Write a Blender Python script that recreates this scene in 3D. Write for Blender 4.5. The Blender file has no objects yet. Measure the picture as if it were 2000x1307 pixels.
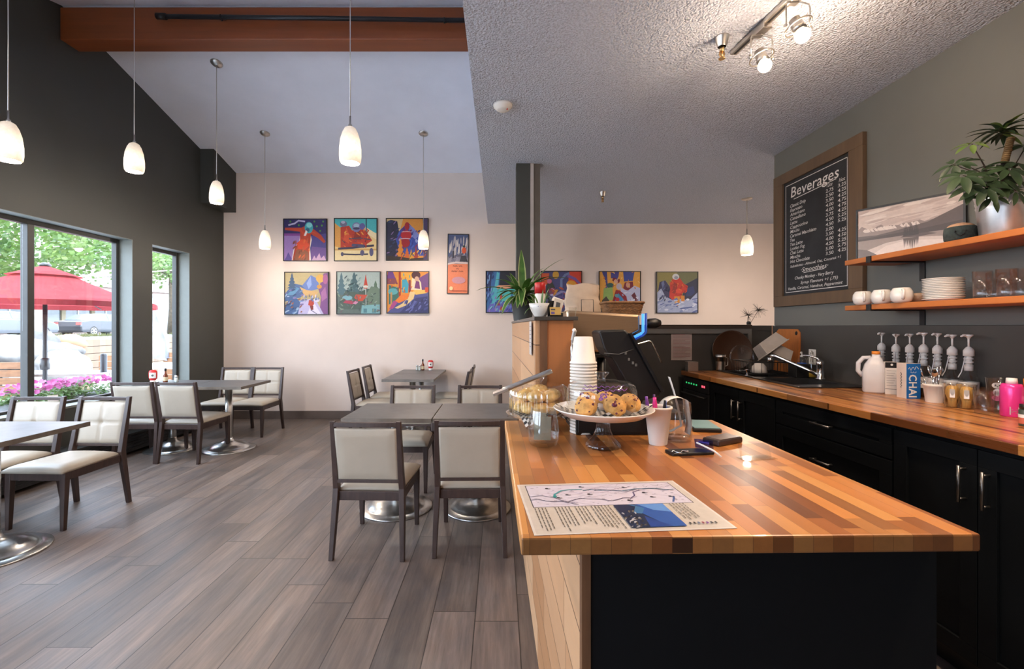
import bpy, bmesh, math, random
from mathutils import Vector, Matrix, Euler, noise as mnoise
R = math.radians
PI = math.pi
C = bpy.context.scene.collection
SC = bpy.context.scene
rnd = random.Random(7)

# ------------------------------------------------------------------ camera, world, light, exposure
EYE = 1.34
cam = bpy.data.cameras.new('camera')
cam.sensor_width = 36.0
cam.lens = 16.2                      # 900 px focal length over a 2000 px frame
cam.shift_x = 0.012
cam.shift_y = -0.00825
cam.clip_start = 0.02
cam.clip_end = 300
camo = bpy.data.objects.new('camera', cam)
camo.location = (0, 0, EYE)
camo.rotation_euler = (R(90), 0, 0)
C.objects.link(camo)
SC.camera = camo

SC.view_settings.view_transform = 'Standard'
SC.view_settings.look = 'None'
SC.view_settings.gamma = 1.0
SC.view_settings.use_curve_mapping = False
SC.view_settings.exposure = 1.6
SC.cycles.use_denoising = True
SC.cycles.max_bounces = 10
SC.cycles.diffuse_bounces = 6
SC.cycles.glossy_bounces = 5
SC.cycles.transmission_bounces = 6
SC.cycles.transparent_max_bounces = 24
SC.cycles.sample_clamp_indirect = 6.0
SC.cycles.caustics_reflective = False
SC.cycles.caustics_refractive = False

SKY = 4.2
world = bpy.data.worlds.new('overcast_sky')
SC.world = world
world.use_nodes = True
wnt = world.node_tree
wnt.nodes.clear()
wout = wnt.nodes.new('ShaderNodeOutputWorld')
wbg = wnt.nodes.new('ShaderNodeBackground')
wtc = wnt.nodes.new('ShaderNodeTexCoord')
wsep = wnt.nodes.new('ShaderNodeSeparateXYZ')
wramp = wnt.nodes.new('ShaderNodeValToRGB')
wramp.color_ramp.elements[0].position = 0.45
wramp.color_ramp.elements[0].color = (0.70, 0.79, 0.93, 1)
wramp.color_ramp.elements[1].position = 0.75
wramp.color_ramp.elements[1].color = (0.76, 0.92, 1.16, 1)
wmap = wnt.nodes.new('ShaderNodeMath'); wmap.operation = 'MULTIPLY_ADD'
wmap.inputs[1].default_value = 0.5; wmap.inputs[2].default_value = 0.5
wnt.links.new(wtc.outputs['Generated'], wsep.inputs[0])
wnt.links.new(wsep.outputs['Z'], wmap.inputs[0])
wnt.links.new(wmap.outputs[0], wramp.inputs[0])
wnt.links.new(wramp.outputs[0], wbg.inputs['Color'])
wbg.inputs['Strength'].default_value = SKY
wnt.links.new(wbg.outputs[0], wout.inputs[0])

def portal(name, loc, rot, sx, sy):
    """a light portal in a window opening: it only guides the sampling of the sky"""
    l = bpy.data.lights.new(name, 'AREA')
    l.shape = 'RECTANGLE'; l.size = sx; l.size_y = sy
    l.cycles.is_portal = True
    o = bpy.data.objects.new(name, l)
    o.location = loc; o.rotation_euler = rot
    C.objects.link(o)
# -Z of the light looks into the room
portal('window_portal', (-4.2, 3.0, 1.43), (0, R(-90), 0), 1.7, 4.0)
portal('window_portal', (-4.2, 5.61, 1.43), (0, R(-90), 0), 1.7, 0.64)
portal('window_portal', (-4.2, -0.8, 1.43), (0, R(-90), 0), 1.7, 3.2)
portal('window_portal', (-3.0, -2.62, 1.2), (R(90), 0, 0), 1.6, 2.2)
# high sun from beyond the building: it lights the patio and the street, not the room
sun = bpy.data.lights.new('sun', 'SUN'); sun.energy = 3.5; sun.angle = R(1.5); sun.color = (.96, .98, 1.0)
suno = bpy.data.objects.new('sun', sun); suno.rotation_euler = Vector((-0.42, 0.20, -0.9)).to_track_quat('-Z', 'Y').to_euler()
C.objects.link(suno)

# ------------------------------------------------------------------ helpers
def lin(c):
    return c / 12.92 if c <= 0.04045 else ((c + 0.055) / 1.055) ** 2.4
def hx(h):
    h = h.lstrip('#')
    return tuple(lin(int(h[i:i + 2], 16) / 255) for i in (0, 2, 4)) + (1.0,)

def S(px, py, z):
    """the point at height z that the photograph shows at (px, py)"""
    y = 900 * (EYE - z) / (py - 637)
    return ((px - 976) / 900 * y, y, z)
def P(px, py, y):
    return ((px - 976) / 900 * y, y, EYE - (py - 637) / 900 * y)

class MB:
    """collects shapes; build() links them as ONE mesh object"""
    def __init__(self):
        self.v = []; self.f = []; self.m = []; self.s = []; self.col = []
    def add(self, verts, faces, m=0, s=False, M=None, col=None):
        n = len(self.v)
        for p in verts:
            p = Vector(p)
            self.v.append(M @ p if M is not None else p)
        for f in faces:
            self.f.append([i + n for i in f]); self.m.append(m); self.s.append(s); self.col.append(col)
        return self
    def box(self, x0, x1, y0, y1, z0, z1, m=0, M=None, col=None):
        v = [(x0, y0, z0), (x1, y0, z0), (x1, y1, z0), (x0, y1, z0), (x0, y0, z1), (x1, y0, z1), (x1, y1, z1), (x0, y1, z1)]
        f = [(0, 3, 2, 1), (4, 5, 6, 7), (0, 1, 5, 4), (1, 2, 6, 5), (2, 3, 7, 6), (3, 0, 4, 7)]
        return self.add(v, f, m, False, M, col)
    def cbox(self, c, sz, rot=(0, 0, 0), m=0, col=None):
        M = Matrix.Translation(c) @ Euler(rot).to_matrix().to_4x4()
        a, b, d = sz[0] / 2, sz[1] / 2, sz[2] / 2
        return self.box(-a, a, -b, b, -d, d, m, M, col)
    def lathe(self, prof, seg=24, m=0, s=True, M=None, col=None, wob=None):
        """prof: [(r, z)...] bottom to top (outward faces)"""
        v = []; rings = []
        for r, z in prof:
            if r <= 1e-6:
                rings.append([len(v)]); v.append((0, 0, z))
            else:
                ring = []
                for i in range(seg):
                    a = 2 * PI * i / seg
                    rr = r * (wob(a, z) if wob else 1)
                    ring.append(len(v)); v.append((rr * math.cos(a), rr * math.sin(a), z))
                rings.append(ring)
        f = []
        for a, b in zip(rings, rings[1:]):
            if len(a) == 1 and len(b) == 1: continue
            for i in range(seg):
                j = (i + 1) % seg
                if len(a) == 1: f.append((a[0], b[j], b[i]))
                elif len(b) == 1: f.append((a[i], a[j], b[0]))
                else: f.append((a[i], a[j], b[j], b[i]))
        return self.add(v, f, m, s, M, col)
    def cyl(self, r, z0, z1, seg=20, m=0, M=None, r2=None, col=None):
        r2 = r if r2 is None else r2
        v = [(r * math.cos(2 * PI * i / seg), r * math.sin(2 * PI * i / seg), z0) for i in range(seg)]
        v += [(r2 * math.cos(2 * PI * i / seg), r2 * math.sin(2 * PI * i / seg), z1) for i in range(seg)]
        n = len(self.v)
        self.add(v, [(i, (i + 1) % seg, seg + (i + 1) % seg, seg + i) for i in range(seg)], m, True, M, col)
        for f in (list(range(seg))[::-1], list(range(seg, 2 * seg))):
            self.f.append([i + n for i in f]); self.m.append(m); self.s.append(False); self.col.append(col)
        return self
    def tube(self, pts, r, seg=8, m=0, M=None, caps=True, square=False, col=None, up=None):
        pts = [Vector(p) for p in pts]
        n = len(pts); rr = r if isinstance(r, (list, tuple)) else [r] * n
        if square: seg = 4
        v = []; prev = None
        for i, p in enumerate(pts):
            t = (pts[min(i + 1, n - 1)] - pts[max(i - 1, 0)])
            if t.length < 1e-9: t = Vector((0, 0, 1))
            t.normalize()
            if prev is None:
                a = Vector(up) if up else (Vector((0, 0, 1)) if abs(t.z) < 0.9 else Vector((1, 0, 0)))
                u = (a - t * a.dot(t)).normalized()
            else:
                u = (prev - t * prev.dot(t))
                u = u.normalized() if u.length > 1e-6 else t.orthogonal().normalized()
            prev = u; w = t.cross(u)
            for k in range(seg):
                a = 2 * PI * k / seg + (PI / 4 if square else 0)
                q = rr[i] * (math.sqrt(2) if square else 1)
                v.append(p + (u * math.cos(a) + w * math.sin(a)) * q)
        f = []
        for i in range(n - 1):
            for k in range(seg):
                j = (k + 1) % seg
                f.append((i * seg + k, i * seg + j, (i + 1) * seg + j, (i + 1) * seg + k))
        if caps:
            f.append(tuple(range(seg))[::-1]); f.append(tuple(range((n - 1) * seg, n * seg)))
        return self.add(v, f, m, not square, M, col)
    def beam(self, pts, secs, m=0, M=None):
        """rectangular section (wx, wy) swept up along points; sections stay parallel to the floor"""
        v = []
        for p, (a, b) in zip(pts, secs):
            for sx, sy in ((-1, -1), (1, -1), (1, 1), (-1, 1)):
                v.append((p[0] + sx * a / 2, p[1] + sy * b / 2, p[2]))
        f = []
        for i in range(len(pts) - 1):
            for k in range(4):
                j = (k + 1) % 4
                f.append((i * 4 + k, i * 4 + j, i * 4 + 4 + j, i * 4 + 4 + k))
        f.append((3, 2, 1, 0)); n = (len(pts) - 1) * 4; f.append((n, n + 1, n + 2, n + 3))
        return self.add(v, f, m, False, M)
    def prism(self, poly, d, m=0, s=False, M=None, col=None):
        """closed polygon of 3-D points, extruded by vector d"""
        n = len(poly); d = Vector(d)
        v = [Vector(p) for p in poly] + [Vector(p) + d for p in poly]
        f = [tuple(range(n))[::-1], tuple(range(n, 2 * n))]
        f += [(i, (i + 1) % n, n + (i + 1) % n, n + i) for i in range(n)]
        return self.add(v, f, m, s, M, col)
    def quad(self, a, b, c, d, m=0, M=None, col=None):
        return self.add([a, b, c, d], [(0, 1, 2, 3)], m, False, M, col)
    def ball(self, c, r, seg=16, rings=10, m=0, M=None, sc=(1, 1, 1), fn=None, col=None):
        v = [(0, 0, -1)]; 
        for i in range(1, rings):
            t = -PI / 2 + PI * i / rings
            for k in range(seg):
                a = 2 * PI * k / seg
                v.append((math.cos(t) * math.cos(a), math.cos(t) * math.sin(a), math.sin(t)))
        v.append((0, 0, 1))
        vv = []
        for p in v:
            p = Vector(p); q = fn(p) if fn else 1.0
            vv.append(Vector(c) + Vector((p.x * r * sc[0], p.y * r * sc[1], p.z * r * sc[2])) * q)
        f = [(0, 1 + (k + 1) % seg, 1 + k) for k in range(seg)]
        for i in range(rings - 2):
            for k in range(seg):
                j = (k + 1) % seg
                f.append((1 + i * seg + k, 1 + i * seg + j, 1 + (i + 1) * seg + j, 1 + (i + 1) * seg + k))
        t = len(v) - 1; b = 1 + (rings - 2) * seg
        f += [(b + k, b + (k + 1) % seg, t) for k in range(seg)]
        return self.add(vv, f, m, True, M, col)
    def build(self, name, mats, parent=None, loc=None, rot=None, bevel=0.0, fixn=True, seg=2):
        me = bpy.data.meshes.new(name)
        me.from_pydata([tuple(p) for p in self.v], [], self.f)
        if not isinstance(mats, (list, tuple)): mats = [mats]
        for m_ in mats: me.materials.append(m_)
        me.polygons.foreach_set('material_index', self.m)
        me.polygons.foreach_set('use_smooth', self.s)
        if any(c is not None for c in self.col):
            ca = me.color_attributes.new('Col', 'FLOAT_COLOR', 'CORNER')
            for p, c in zip(me.polygons, self.col):
                for li in p.loop_indices: ca.data[li].color = c or (0.8, 0.8, 0.8, 1)
        if fixn:
            bm = bmesh.new(); bm.from_mesh(me)
            bmesh.ops.recalc_face_normals(bm, faces=bm.faces)
            bm.to_mesh(me); bm.free()
        me.update()
        o = bpy.data.objects.new(name, me)
        C.objects.link(o)
        if parent is not None: o.parent = parent
        if loc: o.location = loc
        if rot: o.rotation_euler = rot
        if bevel > 0:
            b = o.modifiers.new('edge', 'BEVEL'); b.width = bevel; b.segments = seg
            b.limit_method = 'ANGLE'; b.angle_limit = R(40); b.harden_normals = False
        return o

def tag(o, label, cat, group=None, kind=None):
    o['label'] = label; o['category'] = cat
    if group: o['group'] = group
    if kind: o['kind'] = kind
    return o
def thing(name, label, cat, loc=(0, 0, 0), rz=0.0, group=None):
    o = bpy.data.objects.new(name, None); C.objects.link(o)
    o.empty_display_size = 0.05
    o.location = loc; o.rotation_euler = (0, 0, rz)
    return tag(o, label, cat, group)
def struct(o):
    o['kind'] = 'structure'
    return o
def dup(root, loc, rz=None, label=None, group=None):
    """a copy of a thing with copies of its parts and sub-parts"""
    r = root.copy(); C.objects.link(r); r.location = loc
    if rz is not None: r.rotation_euler = (0, 0, rz)
    if label: r['label'] = label
    if group: r['group'] = group
    for ch in list(root.children):
        c = ch.copy(); C.objects.link(c); c.parent = r
        for g in list(ch.children):
            d = g.copy(); C.objects.link(d); d.parent = c
    return r

def text_geo(body, size, M, bold=0.0, shear=0.0, align='LEFT', space=1.0):
    """vertices and faces of a line of writing laid out in the XY plane and moved by M"""
    cu = bpy.data.curves.new('writing', 'FONT')
    cu.body = body; cu.size = size; cu.align_x = align; cu.shear = shear; cu.offset = bold; cu.space_character = space
    cu.resolution_u = 2
    o = bpy.data.objects.new('writing', cu); C.objects.link(o)
    dg = bpy.context.evaluated_depsgraph_get()
    me = o.evaluated_get(dg).to_mesh()
    v = [M @ p.co for p in me.vertices]; f = [tuple(p.vertices) for p in me.polygons]
    o.evaluated_get(dg).to_mesh_clear()
    bpy.data.objects.remove(o); bpy.data.curves.remove(cu)
    return v, f

# ------------------------------------------------------------------ materials
class NT:
    def __init__(self, m):
        self.t = m.node_tree; self.n = self.t.nodes; self.l = self.t.links
        self.bsdf = self.n.get('Principled BSDF')
        self.out = self.n.get('Material Output')
    def new(self, k, **kw):
        x = self.n.new(k)
        for a, b in kw.items(): setattr(x, a, b)
        return x
    def link(self, a, b): self.l.new(a, b)
    def math(self, op, a, b=None, c=None):
        x = self.new('ShaderNodeMath', operation=op)
        for i, q in enumerate((a, b, c)):
            if q is None: continue
            if isinstance(q, (int, float)): x.inputs[i].default_value = q
            else: self.link(q, x.inputs[i])
        return x.outputs[0]
    def ramp(self, fac, stops, interp='LINEAR'):
        x = self.new('ShaderNodeValToRGB'); cr = x.color_ramp; cr.interpolation = interp
        while len(cr.elements) > 1: cr.elements.remove(cr.elements[-1])
        for i, (p, c) in enumerate(stops):
            e = cr.elements[0] if i == 0 else cr.elements.new(p)
            e.position = p; e.color = c if len(c) == 4 else tuple(c) + (1,)
        self.link(fac, x.inputs[0]); return x.outputs[0]
    def mix(self, a, b, fac, mode='MIX'):
        x = self.new('ShaderNodeMix', data_type='RGBA', blend_type=mode)
        for s, q in ((0, fac), (6, a), (7, b)):
            if isinstance(q, (int, float)): x.inputs[s].default_value = q
            elif isinstance(q, tuple): x.inputs[s].default_value = q if len(q) == 4 else q + (1,)
            else: self.link(q, x.inputs[s])
        return x.outputs[2]
    def noise(self, vec=None, scale=5.0, detail=3.0, rough=0.55, dim='3D'):
        x = self.new('ShaderNodeTexNoise', noise_dimensions=dim)
        x.inputs['Scale'].default_value = scale; x.inputs['Detail'].default_value = detail; x.inputs['Roughness'].default_value = rough
        if vec is not None: self.link(vec, x.inputs['Vector'])
        return x
    def mapping(self, vec, scale=(1, 1, 1), loc=(0, 0, 0), rot=(0, 0, 0)):
        x = self.new('ShaderNodeMapping')
        x.inputs['Scale'].default_value = scale; x.inputs['Location'].default_value = loc; x.inputs['Rotation'].default_value = rot
        self.link(vec, x.inputs['Vector']); return x.outputs[0]
    def obj(self): return self.new('ShaderNodeTexCoord').outputs['Object']
    def bump(self, h, strength=0.3, dist=0.01):
        x = self.new('ShaderNodeBump'); x.inputs['Strength'].default_value = strength; x.inputs['Distance'].default_value = dist
        self.link(h, x.inputs['Height']); self.link(x.outputs[0], self.bsdf.inputs['Normal'])

def newmat(name):
    m = bpy.data.materials.new(name); m.use_nodes = True
    return m, NT(m)
def c4(c):
    return hx(c) if isinstance(c, str) else (tuple(c) + (1,) if len(c) == 3 else tuple(c))
def plain(name, col, rough=0.5, metal=0.0, var=0.08, vs=12.0, bump=0.0, bs=120.0, spec=0.5, coat=0.0, stretch=(1, 1, 1)):
    m, t = newmat(name); b = t.bsdf; col = c4(col)
    v = t.mapping(t.obj(), stretch)
    n = t.noise(v, vs, 4)
    lo = tuple(x * (1 - var) for x in col[:3]) + (1,); hi = tuple(min(1, x * (1 + var)) for x in col[:3]) + (1,)
    t.link(t.ramp(n.outputs['Fac'], [(0.3, lo), (0.7, hi)]), b.inputs['Base Color'])
    b.inputs['Roughness'].default_value = rough; b.inputs['Metallic'].default_value = metal
    b.inputs['Specular IOR Level'].default_value = spec; b.inputs['Coat Weight'].default_value = coat
    if bump > 0: t.bump(t.noise(v, bs, 3).outputs['Fac'], bump, 0.004)
    return m
def emit(name, col, strength):
    m, t = newmat(name)
    t.bsdf.inputs['Base Color'].default_value = c4(col); t.bsdf.inputs['Emission Color'].default_value = c4(col)
    t.bsdf.inputs['Emission Strength'].default_value = strength
    return m
def clear(name, tint=(0.95, 0.97, 0.97), base=0.06, edge=0.55, rough=0.02, ribs=0):
    """thin clear glass or plastic: see-through, with a reflection that grows towards grazing angles"""
    m, t = newmat(name); t.n.remove(t.bsdf)
    tr = t.new('ShaderNodeBsdfTransparent'); tr.inputs[0].default_value = c4(tint)
    gl = t.new('ShaderNodeBsdfGlossy'); gl.inputs['Roughness'].default_value = rough; gl.inputs[0].default_value = (0.95, 0.95, 0.95, 1)
    lw = t.new('ShaderNodeLayerWeight'); lw.inputs['Blend'].default_value = 0.35
    f = t.math('MULTIPLY_ADD', t.math('POWER', lw.outputs['Facing'], 2.6), edge, base)
    mx = t.new('ShaderNodeMixShader')
    t.link(f, mx.inputs[0]); t.link(tr.outputs[0], mx.inputs[1]); t.link(gl.outputs[0], mx.inputs[2])
    t.link(mx.outputs[0], t.out.inputs[0])
    return m

def planks(t, vec, w, l, gap, xo=0.0, seed=0.0, gapl=None):
    """long boards along Y of vec: returns (random value, random colour, seam mask 0..1, along)"""
    sep = t.new('ShaderNodeSeparateXYZ'); t.link(vec, sep.inputs[0])
    u = t.math('DIVIDE', t.math('SUBTRACT', sep.outputs[0], xo), w)
    row = t.math('FLOOR', u); fu = t.math('SUBTRACT', u, row)
    wn = t.new('ShaderNodeTexWhiteNoise', noise_dimensions='1D'); t.link(t.math('ADD', row, seed), wn.inputs['W'])
    vv = t.math('ADD', t.math('DIVIDE', sep.outputs[1], l), t.math('MULTIPLY', wn.outputs['Value'], 7.31))
    col = t.math('FLOOR', vv); fv = t.math('SUBTRACT', vv, col)
    cb = t.new('ShaderNodeCombineXYZ'); t.link(row, cb.inputs[0]); t.link(col, cb.inputs[1]); cb.inputs[2].default_value = seed
    w3 = t.new('ShaderNodeTexWhiteNoise', noise_dimensions='3D'); t.link(cb.outputs[0], w3.inputs['Vector'])
    du = t.math('MULTIPLY', t.math('MINIMUM', fu, t.math('SUBTRACT', 1.0, fu)), w)
    dv = t.math('MULTIPLY', t.math('MINIMUM', fv, t.math('SUBTRACT', 1.0, fv)), l)
    seam = t.math('LESS_THAN', t.math('MINIMUM', du, dv), gap / 2)
    return w3.outputs['Value'], w3.outputs['Color'], seam

def wood_boards(name, w, l, gap, stops, seamcol, rough=0.4, xo=0.0, seed=0.0, rot=(0, 0, 0), grain=(38, 2.2, 38), gs=0.22, bump=0.08, coat=0.0, swirl=0.0, spec=0.5):
    m, t = newmat(name)
    vec = t.mapping(t.obj(), rot=rot)
    val, colr, seam = planks(t, vec, w, l, gap, xo, seed)
    off = t.new('ShaderNodeVectorMath', operation='MULTIPLY_ADD')
    t.link(colr, off.inputs[0]); off.inputs[1].default_value = (9, 9, 9); t.link(vec, off.inputs[2])
    g = t.noise(t.mapping(off.outputs[0], grain), 1.0, 6, 0.65)
    big = t.noise(t.mapping(off.outputs[0], (grain[0] * 0.16, grain[1] * 0.55, grain[2] * 0.16)), 1.0, 4, 0.6)
    base = t.ramp(val, stops)
    k = t.math('MULTIPLY_ADD', g.outputs['Fac'], gs * 2, 1 - gs)
    k2 = t.math('MULTIPLY_ADD', big.outputs['Fac'], (gs + swirl) * 2, 1 - gs - swirl)
    kk = t.math('MULTIPLY', k, k2)
    cb = t.new('ShaderNodeCombineColor'); [t.link(kk, cb.inputs[i]) for i in range(3)]
    col = t.mix(base, cb.outputs[0], 1.0, 'MULTIPLY')
    col = t.mix(col, c4(seamcol), seam)
    t.link(col, t.bsdf.inputs['Base Color'])
    t.link(t.math('MULTIPLY_ADD', g.outputs['Fac'], 0.2, rough - 0.1), t.bsdf.inputs['Roughness'])
    t.bsdf.inputs['Coat Weight'].default_value = coat
    t.bsdf.inputs['Specular IOR Level'].default_value = spec
    h = t.math('SUBTRACT', t.math('MULTIPLY', g.outputs['Fac'], 0.35), seam)
    t.bump(h, bump, 0.003)
    return m

M = {}
M['wall_beige'] = plain('wall_beige', (0.70, 0.59, 0.525), 0.75, var=0.03, vs=2.0, bump=0.12, bs=160)
M['wall_dark'] = plain('wall_dark_green_grey', (0.042, 0.044, 0.039), 0.6, var=0.05, vs=2.0, bump=0.1, bs=160)
M['wall_side'] = plain('counter_wall_grey_green', (0.150, 0.150, 0.134), 0.6, var=0.05, vs=2.0, bump=0.1, bs=160)
M['wall_splash'] = plain('wall_splash_grey', (0.058, 0.056, 0.053), 0.4, var=0.08, vs=3.0)
M['reveal'] = plain('daylit_reveal_sill_grey', (0.16, 0.175, 0.16), 0.6, var=0.04)  # lighter than the wall paint: daylight on the reveals put into the colour
def popcorn():
    m, t = newmat('popcorn_ceiling')
    v = t.obj()
    n1 = t.noise(v, 95, 3, 0.6); n2 = t.noise(v, 38, 2, 0.5)
    vo = t.new('ShaderNodeTexVoronoi'); vo.inputs['Scale'].default_value = 70; t.link(v, vo.inputs['Vector'])
    h = t.math('ADD', t.math('MULTIPLY', n1.outputs['Fac'], 0.9), t.math('ADD', t.math('MULTIPLY', n2.outputs['Fac'], 0.5), t.math('MULTIPLY', vo.outputs['Distance'], -0.5)))
    t.link(t.ramp(n1.outputs['Fac'], [(0.35, (0.57, 0.62, 0.74, 1)), (0.6, (0.79, 0.85, 0.99, 1))]), t.bsdf.inputs['Base Color'])
    t.bsdf.inputs['Roughness'].default_value = 0.9
    t.bump(h, 1.0, 0.03)
    return m
M['popcorn'] = popcorn()
M['ceil_smooth'] = plain('sloped_ceiling_paint', (0.78, 0.795, 0.875), 0.85, var=0.03, vs=3, bump=0.35, bs=90)
def floor_mat():
    m, t = newmat('wood_look_floor_tile')
    vec = t.obj()
    val, colr, seam = planks(t, vec, 0.198, 1.2, 0.0045, -0.113, 0.0)
    off = t.new('ShaderNodeVectorMath', operation='MULTIPLY_ADD')
    t.link(colr, off.inputs[0]); off.inputs[1].default_value = (9, 9, 9); t.link(vec, off.inputs[2])
    o = off.outputs[0]
    fine = t.noise(t.mapping(o, (60, 3.0, 60)), 1.0, 7, 0.7)
    streak = t.noise(t.mapping(o, (13, 1.3, 13)), 1.0, 5, 0.65)
    blot = t.noise(t.mapping(o, (5.5, 2.2, 5.5)), 1.0, 4, 0.6)
    a = t.ramp(streak.outputs['Fac'], [(0.22, hx('473d39')), (0.42, hx('736660')), (0.58, hx('917f74')), (0.80, hx('b5a598'))])
    g = t.ramp(blot.outputs['Fac'], [(0.36, hx('6f6a6a')), (0.62, hx('8f7a6c'))])
    col = t.mix(a, g, 0.42)
    k = t.math('MULTIPLY', t.math('MULTIPLY_ADD', fine.outputs['Fac'], 1.2, 0.40), t.math('MULTIPLY_ADD', val, 0.34, 0.49))
    cb = t.new('ShaderNodeCombineColor'); [t.link(k, cb.inputs[i]) for i in range(3)]
    col = t.mix(col, cb.outputs[0], 1.0, 'MULTIPLY')
    col = t.mix(col, hx('37302b'), seam)
    t.link(col, t.bsdf.inputs['Base Color'])
    t.link(t.math('MULTIPLY_ADD', streak.outputs['Fac'], 0.3, 0.28), t.bsdf.inputs['Roughness'])
    t.bump(t.math('SUBTRACT', t.math('MULTIPLY', fine.outputs['Fac'], 0.4), seam), 0.3, 0.003)
    return m
M['floor'] = floor_mat()
BUTCH = [(0.0, hx('b8743a')), (0.15, hx('c98848')), (0.30, hx('94572a')), (0.44, hx('cf9352')), (0.58, hx('7a4520')), (0.70, hx('c07c40')), (0.84, hx('643619')), (1.0, hx('c98a4c'))]
M['butcher'] = wood_boards('butcher_block', 0.038, 0.36, 0.0006, BUTCH, hx('5d3517'), rough=0.34, grain=(60, 3, 60), gs=0.16, bump=0.02, seed=3.0, coat=0.12, swirl=0.05)
M['butcher_counter'] = wood_boards('butcher_block_counter', 0.027, 0.50, 0.0005, BUTCH, hx('5d3517'), rough=0.30, grain=(60, 3, 60), gs=0.16, bump=0.02, seed=8.0, coat=0.15, swirl=0.05)
M['shaded_end_grain'] = wood_boards('butcher_block_shaded_end_grain', 0.038, 0.36, 0.0006, [(p, tuple(c * .55 for c in q[:3]) + (1,)) for p, q in BUTCH], hx('3a2010'), rough=0.4, grain=(70, 70, 70), gs=0.2, bump=0.02, seed=3.0, coat=0.1)  # end grain, with the weak light on the edge also darkened into it
M['clad'] = wood_boards('bar_cladding_boards', 0.14, 0.9, 0.004, [(0.0, hx('b0825c')), (0.5, hx('c49a74')), (1.0, hx('a5764f'))], hx('3b2616'), rough=0.5, rot=(0, R(90), 0), grain=(40, 2, 40), gs=0.14, seed=5.0)
M['panel_wood'] = wood_boards('veneer_panel', 0.6, 4.0, 0.0, [(0.0, hx('a8683a')), (1.0, hx('b57442'))], hx('6b3f20'), rough=0.45, rot=(R(90), 0, 0), grain=(60, 2, 60), gs=0.14)
M['edge_wood'] = plain('dark_edge_wood', hx('6d4a30'), 0.5, var=0.25, vs=6, stretch=(8, 8, 1))
M['beam'] = wood_boards('stained_beam', 0.4, 9.0, 0.0, [(0.0, hx('70321a')), (1.0, hx('82421f'))], hx('2a1008'), rough=0.42, rot=(0, 0, R(90)), grain=(26, 1.0, 26), gs=0.3, swirl=0.1)
M['shelf_wood'] = wood_boards('shelf_wood', 0.4, 4.0, 0.0, [(0.0, hx('b0642c')), (1.0, hx('bd7136'))], hx('6b3415'), rough=0.45, grain=(34, 2.2, 34), gs=0.24, swirl=0.1)
M['barn'] = wood_boards('weathered_frame_wood', 0.3, 4.0, 0.0, [(0.0, hx('574433')), (1.0, hx('66503b'))], hx('30241a'), rough=0.65, rot=(R(90), 0, 0), grain=(40, 2, 40), gs=0.28, swirl=0.12)
M['navy'] = plain('navy_cabinet_paint', (0.0022, 0.0036, 0.0050), 0.6, var=0.1, vs=3, spec=0.2)
M['black'] = plain('black_plastic', (0.007, 0.007, 0.008), 0.42, var=0.1)
M['black_metal'] = plain('black_metal', (0.018, 0.018, 0.02), 0.45, 0.3, var=0.1)
M['window_frame'] = plain('bronze_window_frame', (0.03, 0.03, 0.028), 0.45, 0.2, var=0.1)
M['chrome'] = plain('chrome', (0.72, 0.72, 0.72), 0.13, 1.0, var=0.03)
M['steel'] = plain('brushed_steel', (0.58, 0.57, 0.55), 0.28, 1.0, var=0.1, vs=30, stretch=(1, 1, 8))
M['nickel'] = plain('satin_nickel', (0.55, 0.52, 0.48), 0.3, 1.0, var=0.05)
M['pull'] = plain('dark_nickel_pull', (0.22, 0.21, 0.20), 0.35, 1.0, var=0.05)
M['brass'] = plain('brass', (0.55, 0.36, 0.16), 0.35, 1.0, var=0.05)
M['machine'] = plain('machine_steel', (0.66, 0.47, 0.30), 0.26, 1.0, var=0.05, vs=10, stretch=(1, 1, 30))
M['chair_wood'] = plain('espresso_chair_wood', (0.046, 0.026, 0.021), 0.42, var=0.25, vs=10, stretch=(6, 6, 1))
M['vinyl'] = plain('cream_vinyl', (0.43, 0.375, 0.30), 0.45, var=0.04, vs=8, bump=0.06, bs=260)
M['table'] = plain('grey_laminate', (0.095, 0.092, 0.091), 0.36, var=0.22, vs=9)
M['table_edge'] = plain('table_edge_band', (0.16, 0.135, 0.11), 0.4, var=0.2, vs=14)
M['white'] = plain('white_plastic', (0.80, 0.78, 0.75), 0.4, var=0.03)
M['ceramic'] = plain('white_ceramic', (0.78, 0.74, 0.69), 0.22, var=0.03, coat=0.3)
M['paper_cup'] = plain('paper_cup_white', (0.80, 0.755, 0.70), 0.55, var=0.03)
M['paper'] = plain('paper', (0.74, 0.71, 0.67), 0.7, var=0.03)
M['kraft'] = plain('kraft_paper', (0.55, 0.42, 0.31), 0.75, var=0.06, vs=20, bump=0.2, bs=40)
M['red'] = plain('red_plastic', (0.55, 0.02, 0.02), 0.35, var=0.05)
M['pink'] = plain('pink_can', (0.80, 0.045, 0.30), 0.25, 0.2, var=0.05)
M['orange'] = plain('orange_plastic', (0.80, 0.26, 0.03), 0.4, var=0.05)
M['blue'] = plain('blue_plastic', (0.03, 0.10, 0.42), 0.4, var=0.05)
M['purple'] = plain('purple_marker', (0.22, 0.07, 0.40), 0.4, var=0.05)
M['galv'] = plain('galvanised_steel', (0.62, 0.62, 0.63), 0.35, 0.85, var=0.12, vs=14)
M['pot_grey'] = plain('grey_plastic_pot', (0.075, 0.08, 0.08), 0.45, var=0.06)
M['soil'] = plain('potting_soil', (0.03, 0.02, 0.014), 0.95, var=0.4, vs=60, bump=0.8, bs=80)
M['wicker'] = plain('wicker', (0.22, 0.10, 0.035), 0.6, var=0.4, vs=60, bump=0.9, bs=150)
M['muffin'] = plain('muffin_crumb', (0.62, 0.33, 0.10), 0.8, var=0.35, vs=40, bump=0.8, bs=90)
M['berry'] = plain('berry', (0.10, 0.01, 0.03), 0.35, var=0.2)
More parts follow.
